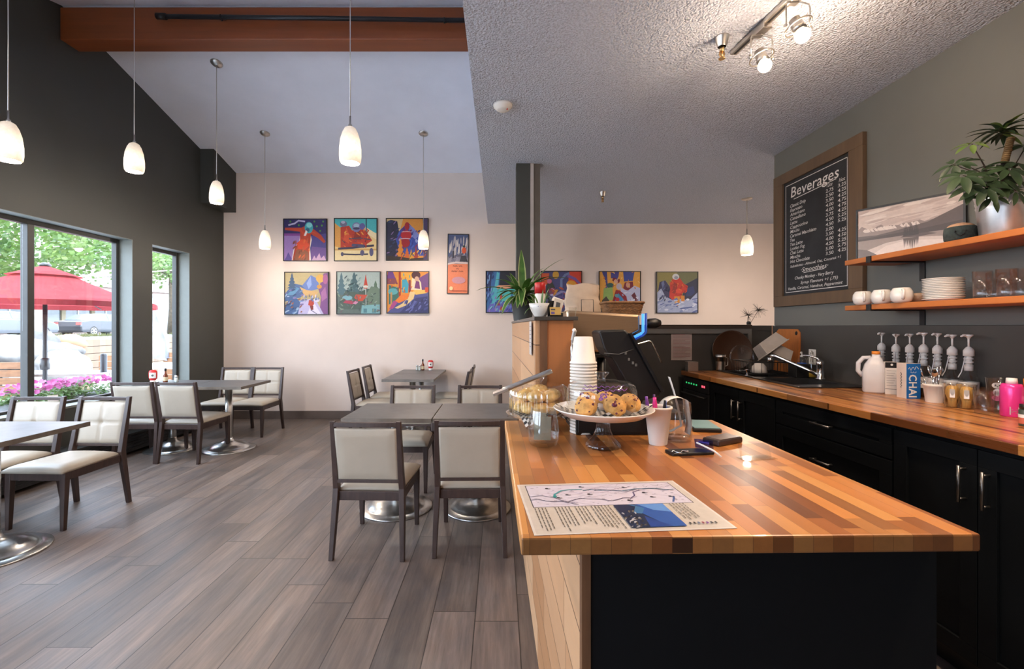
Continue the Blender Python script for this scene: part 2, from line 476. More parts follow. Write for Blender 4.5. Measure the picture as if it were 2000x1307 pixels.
M['liner'] = plain('muffin_liner', (0.62, 0.50, 0.44), 0.7, var=0.1)
M['jug'] = plain('milky_plastic', (0.70, 0.70, 0.73), 0.35, var=0.03)
M['bamboo'] = plain('bamboo', (0.78, 0.46, 0.14), 0.5, var=0.25, vs=10, stretch=(20, 20, 1))
M['sink'] = plain('black_granite_sink', (0.018, 0.018, 0.019), 0.28, var=0.3, vs=200)
M['slate'] = plain('slate_grey_wainscot', (0.045, 0.042, 0.04), 0.5, var=0.08)
M['trim_grey'] = plain('grey_trim', (0.14, 0.135, 0.125), 0.5, var=0.06)
M['base_tile'] = plain('tile_baseboard', hx('5d5049'), 0.45, var=0.18, vs=5)
M['heater'] = plain('heater_dark', (0.02, 0.022, 0.022), 0.5, var=0.1)
M['chalk_board'] = plain('chalkboard', (0.020, 0.021, 0.023), 0.75, var=0.3, vs=5)
M['chalk'] = plain('chalk', (0.74, 0.70, 0.66), 0.9, var=0.12, vs=90)
M['glass'] = clear('clear_glass', (0.96, 0.97, 0.97), 0.05, 0.75)
M['glass_thick'] = clear('tumbler_glass', (0.97, 0.98, 0.98), 0.05, 0.80)
M['acrylic'] = clear('clear_acrylic', (0.95, 0.96, 0.95), 0.06, 0.65, 0.06)
M['pane'] = clear('window_pane', (0.97, 0.98, 0.98), 0.03, 0.2, 0.0)
M['bottle_glass'] = clear('bottle_glass', (0.93, 0.93, 0.91), 0.08, 0.7)
M['brown_glass'] = plain('brown_sauce_bottle', (0.16, 0.035, 0.012), 0.15, var=0.05)
M['amber'] = clear('amber_liquid', (0.86, 0.66, 0.34), 0.05, 0.3)
M['teal'] = plain('teal_case', (0.16, 0.30, 0.32), 0.4, var=0.05)
M['crochet'] = plain('green_crochet', (0.045, 0.062, 0.058), 0.9, var=0.25, vs=60, bump=1.0, bs=110)
M['peach'] = plain('peach_wool', (0.62, 0.36, 0.22), 0.95, var=0.15, vs=40, bump=0.9, bs=120)
M['cutting'] = plain('cutting_board_wood', hx('b0682f'), 0.5, var=0.12, vs=8, stretch=(6, 6, 1))
M['tray_brown'] = plain('brown_tray', (0.05, 0.022, 0.012), 0.4, var=0.15)
M['led_blue'] = emit('blue_led_strip', (0.05, 0.26, 0.95), 0.42)
M['led_red'] = emit('red_led', (1.0, 0.05, 0.08), 1.2)
M['led_green'] = emit('green_led', (0.03, 0.5, 0.14), 0.35)
M['bulb'] = emit('lit_bulb', (1.0, 0.80, 0.58), 5.0)
def printed(name, rough=0.6, k0=0.72):
    m, t = newmat(name)
    a = t.new('ShaderNodeAttribute'); a.attribute_name = 'Col'
    n = t.noise(t.obj(), 60, 3)
    k = t.math('MULTIPLY_ADD', n.outputs['Fac'], 0.22, k0)
    cb = t.new('ShaderNodeCombineColor'); [t.link(k, cb.inputs[i]) for i in range(3)]
    t.link(t.mix(a.outputs['Color'], cb.outputs[0], 1.0, 'MULTIPLY'), t.bsdf.inputs['Base Color'])
    t.bsdf.inputs['Roughness'].default_value = rough
    return m
M['print'] = printed('printed_colour')
M['print_gloss'] = printed('printed_gloss', 0.3, 0.84)
def leafmat(name, c1, c2, trans=0.35, scale=4.0, stripe=None):
    m, t = newmat(name)
    n = t.noise(t.obj(), scale, 3)
    col = t.ramp(n.outputs['Fac'], [(0.3, c4(c1)), (0.7, c4(c2))])
    t.link(col, t.bsdf.inputs['Base Color'])
    t.bsdf.inputs['Roughness'].default_value = 0.42
    if trans > 0:
        tl = t.new('ShaderNodeBsdfTranslucent'); t.link(col, tl.inputs[0])
        mx = t.new('ShaderNodeMixShader'); mx.inputs[0].default_value = trans
        t.link(t.bsdf.outputs[0], mx.inputs[1]); t.link(tl.outputs[0], mx.inputs[2]); t.link(mx.outputs[0], t.out.inputs[0])
    return m
M['leaf_dark'] = leafmat('schefflera_leaf', (0.016, 0.036, 0.016), (0.04, 0.075, 0.03), 0.1, 14)
M['leaf_green'] = leafmat('corn_plant_leaf', (0.03, 0.10, 0.015), (0.08, 0.20, 0.03), 0.25, 14)
M['leaf_margin'] = leafmat('leaf_margin', (0.36, 0.42, 0.16), (0.46, 0.52, 0.22), 0.25, 14)
M['leaf_lime'] = leafmat('young_leaf', (0.10, 0.18, 0.04), (0.20, 0.30, 0.08), 0.25, 14)
M['leaf_tree'] = leafmat('tree_leaf', (0.045, 0.10, 0.018), (0.12, 0.185, 0.045), 0.5, 1.3)
M['leaf_petunia'] = leafmat('petunia_leaf', (0.05, 0.12, 0.02), (0.12, 0.22, 0.05), 0.4, 9)
M['petal'] = leafmat('petunia_petal', (0.40, 0.05, 0.20), (0.52, 0.13, 0.33), 0.4, 9)
M['bark'] = plain('trunk_bark', (0.10, 0.075, 0.05), 0.85, var=0.4, vs=12, bump=0.6, bs=30)
M['bark_pale'] = plain('pale_birch_bark', (0.55, 0.50, 0.44), 0.85, var=0.35, vs=8, bump=0.4, bs=20)
M['twig'] = plain('dry_twig', (0.035, 0.024, 0.018), 0.8, var=0.3)
# ------------------------------------------------------------------ the room
XL, XR, YB, YF = -3.99, 2.39, 6.66, -2.5
CEIL = 2.82
RY, RZ = 4.2, 4.26                                   # ridge
def roof(y):
    return RZ - 0.2875 * (y - RY) if y > RY else RZ - 0.26 * (RY - y)

struct(MB().box(-4.32, 4.3, -2.7, 6.9, -0.12, 0.0).build('floor', M['floor']))

# window wall with its gable
mb = MB()
mb.box(-4.2, XL, -2.7, YB, -0.3, 0.58)
for a, b in ((-2.7, -2.35), (0.75, 1.1), (5.01, 5.29), (5.93, YB)):
    mb.box(-4.2, XL, a, b, 0.58, 2.28)
mb.prism([(-4.2, -2.7, 2.28), (-4.2, YB, 2.28), (-4.2, YB, roof(YB) + .05), (-4.2, RY, RZ + .05), (-4.2, -2.7, roof(-2.7) + .05)], (0.21, 0, 0))
struct(mb.build('wall_left', M['wall_dark']))
struct(MB().box(-4.3, 4.3, YB, YB + 0.2, -0.1, 4.4).build('wall_back', M['wall_beige']))
struct(MB().box(XR, 4.3, YF - .2, 4.01, 0, CEIL + .1).build('wall_right', M['wall_side']))
struct(MB().box(4.1, 4.3, 4.01, YB, 0, CEIL + .1).build('wall_recess', M['wall_beige']))
# unseen front wall; its glazing is added to let in daylight
mb = MB()
mb.box(-4.2, 2.4, -2.7, -2.5, -0.1, 0.1).box(-4.2, -3.8, -2.7, -2.5, 0.1, 2.3).box(-2.2, 2.4, -2.7, -2.5, 0.1, 2.3).box(-4.2, 2.4, -2.7, -2.5, 2.3, 2.9)
struct(mb.build('wall_front', M['wall_beige']))
# sloped ceiling: two slopes meeting at the ridge
mb = MB()
for a, b in ((-2.7, RY), (RY, YB + .1)):
    mb.prism([(-4.3, a, roof(a)), (-4.3, b, roof(b)), (-4.3, b, roof(b) + .12), (-4.3, a, roof(a) + .12)], (4.2, 0, 0))
struct(mb.build('ceiling', M['ceil_smooth']))
mb = MB().box(-0.17, 4.3, -2.7, YB, CEIL, 4.5)
struct(mb.build('ceiling_lower', M['popcorn']))
# corner bulkhead, beam, column
struct(MB().box(XL - .01, -3.81, 6.14, YB, 2.98, 3.78).build('wall_bulkhead', M['wall_dark']))
bm_ = MB().box(XL, -0.17, 4.18, 4.37, 3.94, 4.235)
struct(bm_.build('beam', M['beam'], bevel=0.008))
pipe = MB().tube([P(312, 32, 4.12), P(600, 35, 4.12), P(990, 41, 4.12)], 0.019, 12)
pipe.tube([P(306, 31.5, 4.12), P(324, 32.3, 4.12)], 0.027, 12)
po = pipe.build('sprinkler_pipe', M['black_metal'])
tag(po, 'thin black sprinkler pipe running along the stained ceiling beam', 'pipe')
pc = MB()
for px in (432, 868):
    p = P(px, 33 + (px - 312) * 0.012, 4.12)
    pc.tube([(p[0], 4.12 + .022 * math.cos(a), p[2] + .022 * math.sin(a)) for a in [i * PI / 8 for i in range(17)]], 0.005, 6, caps=False)
    pc.box(p[0] - .012, p[0] + .012, 4.135, 4.182, p[2] + .015, p[2] + .03)
pc.build('pipe_clamp', M['black_metal'], po)

col = struct(MB().box(0.150, 0.278, 4.19, 4.32, 0, CEIL).build('column', M['wall_dark']))
MB().box(0.279, 0.309, 4.19, 4.31, 0, CEIL).build('trim_strip', plain('pale_corner_bead', (.42, .38, .36), .5), col)
col['label'] = 'dark square column behind the tall bar screen'; col['category'] = 'column'
MB().box(0.309, 0.368, 4.20, 4.32, 0, CEIL).build('boxed_post', plain('brown_post_paint', (0.10, 0.082, 0.066), 0.55), col)

# window wall details
def window(name, y0, y1, z0, z1, mull=()):
    mb = MB()
    X0, X1 = -4.185, -4.13
    w = 0.045
    mb.box(X0, X1, y0, y0 + w, z0, z1).box(X0, X1, y1 - w, y1, z0, z1)
    mb.box(X0, X1, y0 + w, y1 - w, z0, z0 + w).box(X0, X1, y0 + w, y1 - w, z1 - w, z1)
    for m_ in mull: mb.box(X0, X1 + .012, m_ - .03, m_ + .03, z0 + w, z1 - w)
    f = struct(mb.build(name, M['window_frame'], bevel=0.004))
    e = [y0] + list(mull) + [y1]
    for a, b in zip(e, e[1:]):
        MB().box(-4.166, -4.160, a + w * .7, b - w * .7, z0 + w * .8, z1 - w * .8).build('pane', M['pane'], f)
    return f
window('window_1', 1.1, 5.01, 0.58, 2.28, (2.09, 3.07, 4.05))
window('window_2', 5.29, 5.93, 0.58, 2.28)
window('window_3', -2.35, 0.75, 0.58, 2.28, (-1.3, -0.25))
mb = MB()
for x in (-3.8, -3.02, -2.25): mb.box(x, x + .05, -2.63, -2.57, 0.1, 2.3)
mb.box(-3.75, -2.25, -2.63, -2.57, 0.1, 0.15).box(-3.75, -2.25, -2.63, -2.57, 2.25, 2.3)
w4 = struct(mb.build('window_4', M['window_frame']))  # window added in the unseen wall for daylight from the front
for a, b in ((-3.75, -3.02), (-2.97, -2.25)):
    MB().box(a, b, -2.603, -2.597, 0.15, 2.25).build('pane', M['pane'], w4)
# jamb and head liners with daylight put into their colour, sills, baseboards
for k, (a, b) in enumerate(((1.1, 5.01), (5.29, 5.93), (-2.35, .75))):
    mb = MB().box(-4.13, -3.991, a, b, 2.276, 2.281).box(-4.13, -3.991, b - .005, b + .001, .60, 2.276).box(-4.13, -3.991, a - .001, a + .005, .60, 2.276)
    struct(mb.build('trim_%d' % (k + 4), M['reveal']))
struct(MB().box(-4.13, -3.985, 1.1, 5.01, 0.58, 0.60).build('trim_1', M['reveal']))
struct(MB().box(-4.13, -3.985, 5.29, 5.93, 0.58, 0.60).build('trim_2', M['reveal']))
struct(MB().box(XL, 3.9, YB - .015, YB, 0, 0.115).build('baseboard_back', M['base_tile'], bevel=0.003))
struct(MB().box(XL, XL + .015, -2.5, YB - .015, 0, 0.09).build('baseboard_left', M['heater']))
# long convector heater under the windows
ht = thing('baseboard_heater', 'long dark convector heater with louvres on the floor under the windows', 'heater', (-3.97, 0, 0))
MB().box(0.0, 0.125, 1.0, 6.2, 0.03, 0.215).build('casing', M['heater'], ht, bevel=0.004)
mb = MB()
for k in range(5): mb.box(0.125, 0.135, 1.05, 6.15, 0.06 + k * .03, 0.072 + k * .03)
mb.build('louvre', M['black_metal'], ht)
MB().prism([(0, 1.0, .216), (.135, 1.0, .205), (.135, 1.0, .222), (0, 1.0, .245)], (0, 5.2, 0)).build('top_cover', M['heater'], ht)

# backsplash board on the counter wall, pony wall beyond the sink
sp = struct(MB().box(2.378, 2.391, 0.3, 4.012, 0.93, 1.345).build('trim_3', M['wall_splash'], bevel=0.002))
pw = struct(MB().box(0.55, 2.47, 4.14, 4.27, 0, 1.30).build('wall_pony', M['slate']))
MB().box(0.54, 2.255, 4.115, 4.28, 1.318, 1.352).build('cap', plain('dark_wood_cap', (0.045, 0.032, 0.025), 0.5), pw)
MB().box(0.55, 2.255, 4.122, 4.14, 1.272, 1.318).build('rail_trim', M['trim_grey'], pw)
MB().box(2.225, 2.255, 4.122, 4.14, 0.96, 1.272).build('rail_trim', M['trim_grey'], pw)
MB().box(2.255, 2.47, 4.13, 4.28, 1.30, 1.345).build('cap', M['slate'], pw)
# ------------------------------------------------------------------ chairs and tables
def pad_grid(w, h, th, n, fn):
    """a cushion: a closed pad on the XZ plane, puffed towards +Y by fn(u, v) and flat-ish behind"""
    v = []; f = []
    for side in (1, -1):
        for j in range(n + 1):
            for i in range(n + 1):
                u, q = i / n, j / n
                x = (u - .5) * w; z = q * h
                if side == 1: y = fn(u, q)
                else: y = -th * (0.55 + 0.45 * min(1, 8 * u, 8 * (1 - u), 8 * q, 8 * (1 - q)))
                v.append((x, y, z))
    N = (n + 1) ** 2
    for s in (0, 1):
        for j in range(n):
            for i in range(n):
                a = s * N + j * (n + 1) + i
                q = (a, a + 1, a + n + 2, a + n + 1)
                f.append(q if s else q[::-1])
    edge = [i for i in range(n)] + [i * (n + 1) + n for i in range(n)] + [n * (n + 1) + n - i for i in range(n)] + [(n - i) * (n + 1) for i in range(n)]
    for k in range(len(edge)):
        a, b = edge[k], edge[(k + 1) % len(edge)]
        f.append((a, b, N + b, N + a))
    return v, f

def tuft(u, v):
    e = min(u, 1 - u, v, 1 - v)
    y = 0.014 * (1 - max(0, 1 - e / 0.12) ** 2)
    for q in (u - .5, v - .5):
        y -= 0.006 * math.exp(-(q / 0.018) ** 2)
    y -= 0.010 * math.exp(-((u - .5) ** 2 + (v - .5) ** 2) / 0.0035)
    return y

def make_chair(label, loc, rz, group):
    t = thing('dining_chair', label, 'chair', loc, rz, group)
    # seat cushion, a little wider at the front
    n = 16; v = []; f = []
    for j in range(n + 1):
        for i in range(n + 1):
            u, q = i / n, j / n
            w = 0.375 + 0.035 * q
            e = min(u, 1 - u, q, 1 - q)
            v.append(((u - .5) * w, -.205 + q * .455, 0.388 + 0.030 * (1 - max(0, 1 - e / 0.16) ** 2) + 0.006 * math.sin(PI * u) + 0.006 * q))
    N = len(v)
    v += [(x, y, 0.378) for x, y, z in v]
    for j in range(n):
        for i in range(n):
            a = j * (n + 1) + i
            f += [(a, a + 1, a + n + 2, a + n + 1), (N + a, N + a + n + 1, N + a + n + 2, N + a + 1)]
    edge = [i for i in range(n)] + [i * (n + 1) + n for i in range(n)] + [n * (n + 1) + n - i for i in range(n)] + [(n - i) * (n + 1) for i in range(n)]
    for k in range(len(edge)):
        a, b = edge[k], edge[(k + 1) % len(edge)]
        f.append((a, N + a, N + b, b))
    mb = MB(); mb.add(v, f, 0, True); mb.build('seat', M['vinyl'], t)
    # back pad between the stiles
    v, f = pad_grid(0.352, 0.315, 0.016, 24, tuft)
    mb = MB(); mb.add(v, f, 0, True)
    mb.build('backrest', M['vinyl'], t, loc=(0, -.2345, .452), rot=(R(10.5), 0, 0))
    # seat frame: four aprons
    mb = MB()
    mb.box(-.185, .185, .205, .228, .325, .380).box(-.178, .178, -.222, -.198, .325, .378)
    mb.box(-.200, -.178, -.20, .21, .325, .380).box(.178, .200, -.20, .21, .325, .380)
    mb.build('seat_frame', M['chair_wood'], t, bevel=0.003)
    for s in (-1, 1):
        mb = MB(); mb.beam([(s * .186, .222, 0), (s * .186, .212, .34), (s * .186, .210, .380)], [(.026, .026), (.038, .038), (.038, .038)])
        mb.build('leg', M['chair_wood'], t, bevel=0.003)
    for s in (-1, 1):
        mb = MB()
        mb.beam([(s * .205, -.268, 0), (s * .196, -.232, .28), (s * .192, -.218, .40), (s * .190, -.232, .47), (s * .188, -.292, .80)],
                [(.026, .030), (.032, .040), (.032, .044), (.032, .040), (.028, .026)])
        mb.build('leg', M['chair_wood'], t, bevel=0.003)
    mb = MB()
    pts = [(-.178 + .356 * k / 8, -.290 - .012 * math.sin(PI * k / 8), .783) for k in range(9)]
    mb.tube(pts, 0.0125, square=True, up=(0, 0, 1))
    mb.build('top_rail', M['chair_wood'], t, bevel=0.002)
    mb = MB(); mb.box(-.178, .178, -.248, -.228, .436, .456); mb.build('lower_rail', M['chair_wood'], t, bevel=0.002)
    return t

def make_table(label, loc, group, w=0.61, d=0.615, rz=0):
    t = thing('cafe_table', label, 'table', loc, rz, group)
    MB().box(-w / 2 + .003, w / 2 - .003, -d / 2 + .003, d / 2 - .003, .690, .716).build('tabletop', M['table'], t, bevel=0.002)
    mb = MB()
    a, b, e = w / 2, d / 2, .0035
    mb.box(-a, a, -b, -b + e, .687, .7155).box(-a, a, b - e, b, .687, .7155).box(-a, -a + e, -b + e, b - e, .687, .7155).box(a - e, a, -b + e, b - e, .687, .7155)
    mb.build('edge_band', M['table_edge'], t)
    MB().cyl(.036, .06, .672, 20).build('column', M['steel'], t)
    mb = MB()
    mb.lathe([(0, 0.0), (.262, 0.0), (.264, .006), (.258, .011), (.215, .016), (.205, .020), (.195, .030), (.165, .052), (.125, .068), (.085, .079), (.055, .090), (.042, .108), (.037, .13), (0, .13)], 48)
    mb.build('base', M['steel'], t)
    mb = MB()
    mb.cbox((0, 0, .68), (.36, .05, .014), (0, 0, R(45))).cbox((0, 0, .68), (.36, .05, .014), (0, 0, R(-45))).cyl(.05, .65, .678, 16)
    mb.build('top_bracket', M['steel'], t)
    return t

tables = [
    ('grey table by the big window, reaching past the edge of the photo, chairs behind it', (-2.985, 2.71, 0)),
    ('grey table pushed to the wall under the big window, at the photo edge', (-3.60, 2.71, 0)),
    ('grey pedestal table between four cream chairs, on the open-room side of the narrow window', (-2.957, 5.03, 0)),
    ('grey table against the wall below the narrow window, ketchup bottle on it', (-3.572, 5.03, 0)),
    ('grey table in the middle of the room, farther from the wooden counter', (-0.765, 3.41, 0)),
    ('grey table in the middle of the room, touching the end of the wooden counter', (-0.166, 3.41, 0)),
    ('grey table near the beige back wall, without condiments', (-1.075, 5.69, 0)),
    ('grey table pushed against the beige back wall, condiments on it', (-1.075, 6.31, 0)),
]
TG = 'square grey pedestal tables'
t0 = make_table(tables[0][0], tables[0][1], TG)
for lb, lc in tables[1:]:
    q_ = dup(t0, lc, 0, lb, TG)
    if 'touching the end' in lb: q_.scale = (.94, 1, 1)

CG = 'cream dining chairs'
chairs = [
    ('cream chair with tufted back behind the window table, its legs in the open', (-3.035, 3.245, 0), 178),
    ('cream chair under the big window at the photo edge, hidden by the table', (-3.53, 3.245, 0), 181),
    ('cream chair seen from behind at the ketchup table, on the aisle side', (-3.115, 4.74, 0), -2),
    ('cream chair seen from behind at the ketchup table, close to the window wall', (-3.565, 4.75, 0), 1),
    ('cream tufted chair in the far corner, between table and window wall', (-3.44, 5.78, 0), 182),
    ('cream tufted chair before the beige wall, open-room side of the window tables', (-3.045, 5.77, 0), 179),
    ('large cream chair back in the middle of the room, beside the open floor', (-0.752, 2.90, 0), -1.5),
    ('large cream chair back in the middle of the room, next to the wooden counter', (-0.178, 2.935, 0), 1),
    ('cream tufted chair across the middle table, beside the open floor', (-0.785, 3.915, 0), 181),
    ('cream tufted chair across the middle table, next to the wooden bar screen', (-0.185, 3.925, 0), 179),
    ('cream chair sideways at the back tables, its back to the window side, nearer the camera', (-1.53, 5.71, 0), -92),
    ('cream chair sideways at the back tables, its back to the window side, by the wall', (-1.53, 6.31, 0), -89),
    ('cream chair sideways at the back tables, its back to the bar side, nearer the camera', (-0.655, 5.66, 0), 88),
    ('cream chair sideways at the back tables, its back to the bar side, by the wall', (-0.645, 6.27, 0), 90),
]
c0 = make_chair(chairs[0][0], chairs[0][1], R(chairs[0][2]), CG)
for lb, lc, rz in chairs[1:]: dup(c0, lc, R(rz), lb, CG)

# ------------------------------------------------------------------ condiments
def lathe_part(name, prof, mat, parent, seg=20, loc=None):
    return MB().lathe(prof, seg).build(name, mat, parent, loc)
def ketchup(label, loc, rz=0, g='squeeze bottles of ketchup'):
    t = thing('ketchup_bottle', label, 'bottle', loc, rz, g)
    mb = MB(); n = 24
    prof = [(.022, .028), (.030, .034), (.038, .06), (.040, .10), (.037, .13), (.024, .142), (0, .144)]
    mb.lathe([(0, .028)] + prof, n, M=Matrix.Diagonal((1, .62, 1, 1)))
    mb.build('body', M['red'], t)
    lathe_part('cap', [(0, 0), (.027, 0), (.027, .026), (.02, .029), (0, .029)], M['white'], t)
    mb = MB()
    k = 10; v = []; f = []
    for zz in (.055, .115):
        for i in range(k + 1):
            a = R(-90) + R(-48) + R(96) * i / k
            v.append((.0408 * math.cos(a), .0408 * .62 * math.sin(a) - .0012, zz))
    for i in range(k): f.append((i, i + 1, k + 2 + i, k + 1 + i))
    mb.add(v, f, 0, True); mb.build('label_patch', M['white'], t)
    mb = MB(); mb.ball((0, -.0275, .085), .012, 12, 8, sc=(1, .15, 1)); mb.build('label_mark', plain('label_grey', (.12, .14, .12), .5), t)
    return t
kb = ketchup('red ketchup bottle on the table below the narrow window', (-3.80, 5.05, .716), R(25))
dup(kb, (-0.975, 6.5, .716), R(5), 'red ketchup bottle on the table against the beige back wall', 'squeeze bottles of ketchup')
def sauce(label, loc):
    t = thing('sauce_bottle', label, 'bottle', loc, 0, 'dark hot sauce bottles')
    lathe_part('body', [(0, 0), (.022, 0), (.023, .01), (.023, .07), (.019, .085), (.010, .10), (.009, .13), (0, .13)], M['brown_glass'], t)
    lathe_part('cap', [(0, .128), (.011, .128), (.011, .152), (.008, .158), (0, .158)], M['black'], t)
    MB().lathe([(.0236, .018), (.0236, .060)], 20).build('label_band', plain('cream_label', (.6, .5, .32), .6), t)
    return t
sb = sauce('dark sauce bottle beside the ketchup below the narrow window', (-3.70, 5.10, .716))
dup(sb, (-1.085, 6.5, .716), 0, 'dark sauce bottle beside the ketchup by the beige back wall')
def shaker(label, loc, g):
    t = thing('shaker', label, 'shaker', loc, 0, g)
    lathe_part('glass', [(0, .002), (.016, .002), (.017, .01), (.014, .055), (0, .055)], plain('shaker_glass', (.42, .46, .44), .15), t)
    lathe_part('lid', [(0, .055), (.015, .055), (.015, .068), (.009, .075), (0, .076)], M['chrome'], t)
    return t
sh = shaker('glass shaker of the pair by the back wall, farther from the sauce bottle', (-1.165, 6.5, .716), 'salt and pepper shakers')
dup(sh, (-1.125, 6.47, .716), 0, 'glass shaker of the pair by the back wall, touching the sauce bottle')
dup(sh, (-3.615, 5.14, .716), 0, 'glass shaker on the table below the narrow window, beside the sauce bottle')
dup(sh, (-3.575, 5.10, .716), 0, 'glass shaker on the table below the narrow window, farther from the sauce bottle')

# ------------------------------------------------------------------ pendants, track lights, ceiling fittings
def shade_mat():
    m, t = newmat('crackled_glass_shade')
    v = t.obj()
    n = t.noise(v, 60, 5, 0.7)
    sep = t.new('ShaderNodeSeparateXYZ'); t.link(v, sep.inputs[0])
    # the lamp behind the glass: brightest at the height of the bulb
    d = t.math('ABSOLUTE', t.math('SUBTRACT', sep.outputs[2], 0.085))
    glow = t.math('MULTIPLY_ADD', t.math('SMOOTH_MAX', t.math('SUBTRACT', 0.10, d), 0.0, 0.04), 4.2, 0.17)
    st = t.math('MULTIPLY', glow, t.math('MULTIPLY_ADD', n.outputs['Fac'], 0.9, 0.45))
    t.bsdf.inputs['Base Color'].default_value = (.7, .66, .6, 1)
    t.bsdf.inputs['Roughness'].default_value = .35
    t.link(t.ramp(n.outputs['Fac'], [(.3, (1.0, .70, .42, 1)), (.65, (1.0, .83, .60, 1))]), t.bsdf.inputs['Emission Color'])
    t.link(st, t.bsdf.inputs['Emission Strength'])
    return m
M['shade'] = shade_mat()
PENDW = 11.0
def make_pendant(label, x, y, zb, ztop, g='small glass pendant lamps', slope=0.0, watts=PENDW):
    t = thing('pendant_lamp', label, 'lamp', (x, y, zb), 0, g)
    prof = [(.058, .0), (.0655, .01), (.069, .045), (.068, .09), (.061, .15), (.048, .195), (.034, .222), (.022, .230), (.012, .232)]
    inner = [(r - .003, z) for r, z in prof[::-1]]
    MB().lathe(prof + inner, 28).build('lamp_shade', M['shade'], t)
    MB().lathe([(0, .226), (.012, .228), (.012, .245), (.006, .25), (.0055, .30), (0, .30)], 14).build('stem', M['nickel'], t)
    h = ztop - zb
    MB().tube([(0, 0, .295), (0, 0, h - .01)], .0032, 8).build('cord', M['nickel'], t)
    cn = MB().lathe([(0, -.022), (.018, -.022), (.052, -.012), (.060, -.003), (.060, .004), (0, .004)], 24)
    cn.build('canopy', M['nickel'], t, loc=(0, 0, h), rot=(slope, 0, 0))
    MB().ball((0, 0, .075), .024, 12, 8).build('bulb', M['bulb'], t)
    l = bpy.data.lights.new('pendant_light', 'POINT'); l.energy = watts; l.color = (1.0, .86, .72); l.shadow_soft_size = .035
    lo = bpy.data.objects.new('pendant_light', l); C.objects.link(lo); lo.parent = t; lo.location = (0, 0, .0)
    return t
sl = -math.atan(.2875)
PL = [
    ('glass pendant lamp cut by the photo edge, over the window table', -2.955, 2.77, 2.335, 0),
    ('second glass pendant along the dark wall, in front of the stained beam', -2.95, 3.72, 2.585, 0),
    ('glass pendant hanging beside the dark corner bulkhead', -2.955, 4.81, 2.622, sl),
    ('glass pendant in front of the beige wall, beside the ski paintings, near the corner', -2.98, 5.85, 2.322, sl),
    ('large-looking glass pendant in mid room, cord crossing the stained beam', -0.957, 2.95, 2.383, 0),
    ('glass pendant hanging in front of the orange and red mountain painting', -0.968, 5.85, 2.322, sl),
]
for lb, x, y, zb, s_ in PL:
    make_pendant(lb, x, y, zb, roof(y), slope=s_ if s_ else math.atan(.26))
make_pendant('glass pendant under the low ceiling in the recess beyond the chalkboard', 2.87, 5.35, 2.166, CEIL, watts=11)
make_pendant('added glass pendant behind the chalkboard wall, unseen, brightening the recess', 3.55, 4.75, 2.166, CEIL, watts=20)  # added lamp, never in view, to brighten the back wall past the column
make_pendant('unseen glass pendant added over the window table for more light', -2.955, 1.6, 2.335, roof(1.6))  # added lamp out of view, raises the light over the near tables
make_pendant('unseen glass pendant added in mid room for more light', -0.957, 1.0, 2.383, roof(1.0))  # another added lamp out of view, fills the middle of the room

# track light on the low ceiling
tr = thing('track_light', 'brushed nickel track on the textured ceiling with two lit spot heads and three added unseen heads', 'track light', (1.257, 2.48, CEIL), R(6.6))
MB().box(-.018, .018, -2.0, 0.0, -.022, 0).build('track', M['nickel'], tr, bevel=.002)
MB().box(-.006, .006, -1.98, -.01, -.0235, -.021).build('slot', M['black'], tr)
def head(y, yaw, watts=3.8):
    a = MB().box(-.022, .022, y - .045, y + .045, -.045, -.018).build('adapter', M['nickel'], tr, bevel=.003)
    mb = MB()
    mb.tube([(0, y, -.045), (0.005, y, -.055), (-.052, y, -.062), (-.057, y, -.075), (-.057, y, -.165)], .0035, 8)
    mb.tube([(0.005, y, -.055), (.052, y, -.062), (.057, y, -.075), (.057, y, -.165)], .0035, 8)
    mb.ball((-.060, y, -.165), .008, 10, 6).ball((.060, y, -.165), .008, 10, 6)
    mb.build('yoke', M['nickel'], a)
    T = Matrix.Translation((0, y, -.165)) @ Euler((R(-14), R(-yaw), 0)).to_matrix().to_4x4()
    mb = MB()
    mb.tube([(.054 * math.cos(i * PI / 16), .054 * math.sin(i * PI / 16), 0) for i in range(33)], .0035, 8, M=T, caps=False)
    mb.build('gimbal_ring', M['nickel'], a)
    MB().lathe([(0, .040), (.022, .040), (.026, .0), (.028, -.022), (0, -.022)][::-1], 20, M=T).build('lamp_holder', M['nickel'], a)
    MB().ball((0, 0, -.048), .031, 18, 12, M=T, sc=(1, 1, 1)).build('bulb', M['bulb'], a)
    l = bpy.data.lights.new('spot_light', 'SPOT' if y < -.8 else 'POINT'); l.energy = watts; l.color = (1.0, .74, .52); l.shadow_soft_size = .04
    lo = bpy.data.objects.new('spot_light', l); C.objects.link(lo); lo.parent = tr; lo.location = T @ Vector((0, 0, -.13))
    if y < -.8: l.spot_size = R(160); l.spot_blend = 1.0
head(-.225, 10); head(-.46, 16); head(-.95, 10, 18.0); head(-1.5, 10, 22.0); head(-1.95, 10, 22.0)  # last three heads unseen, added to brighten counter, island and side wall

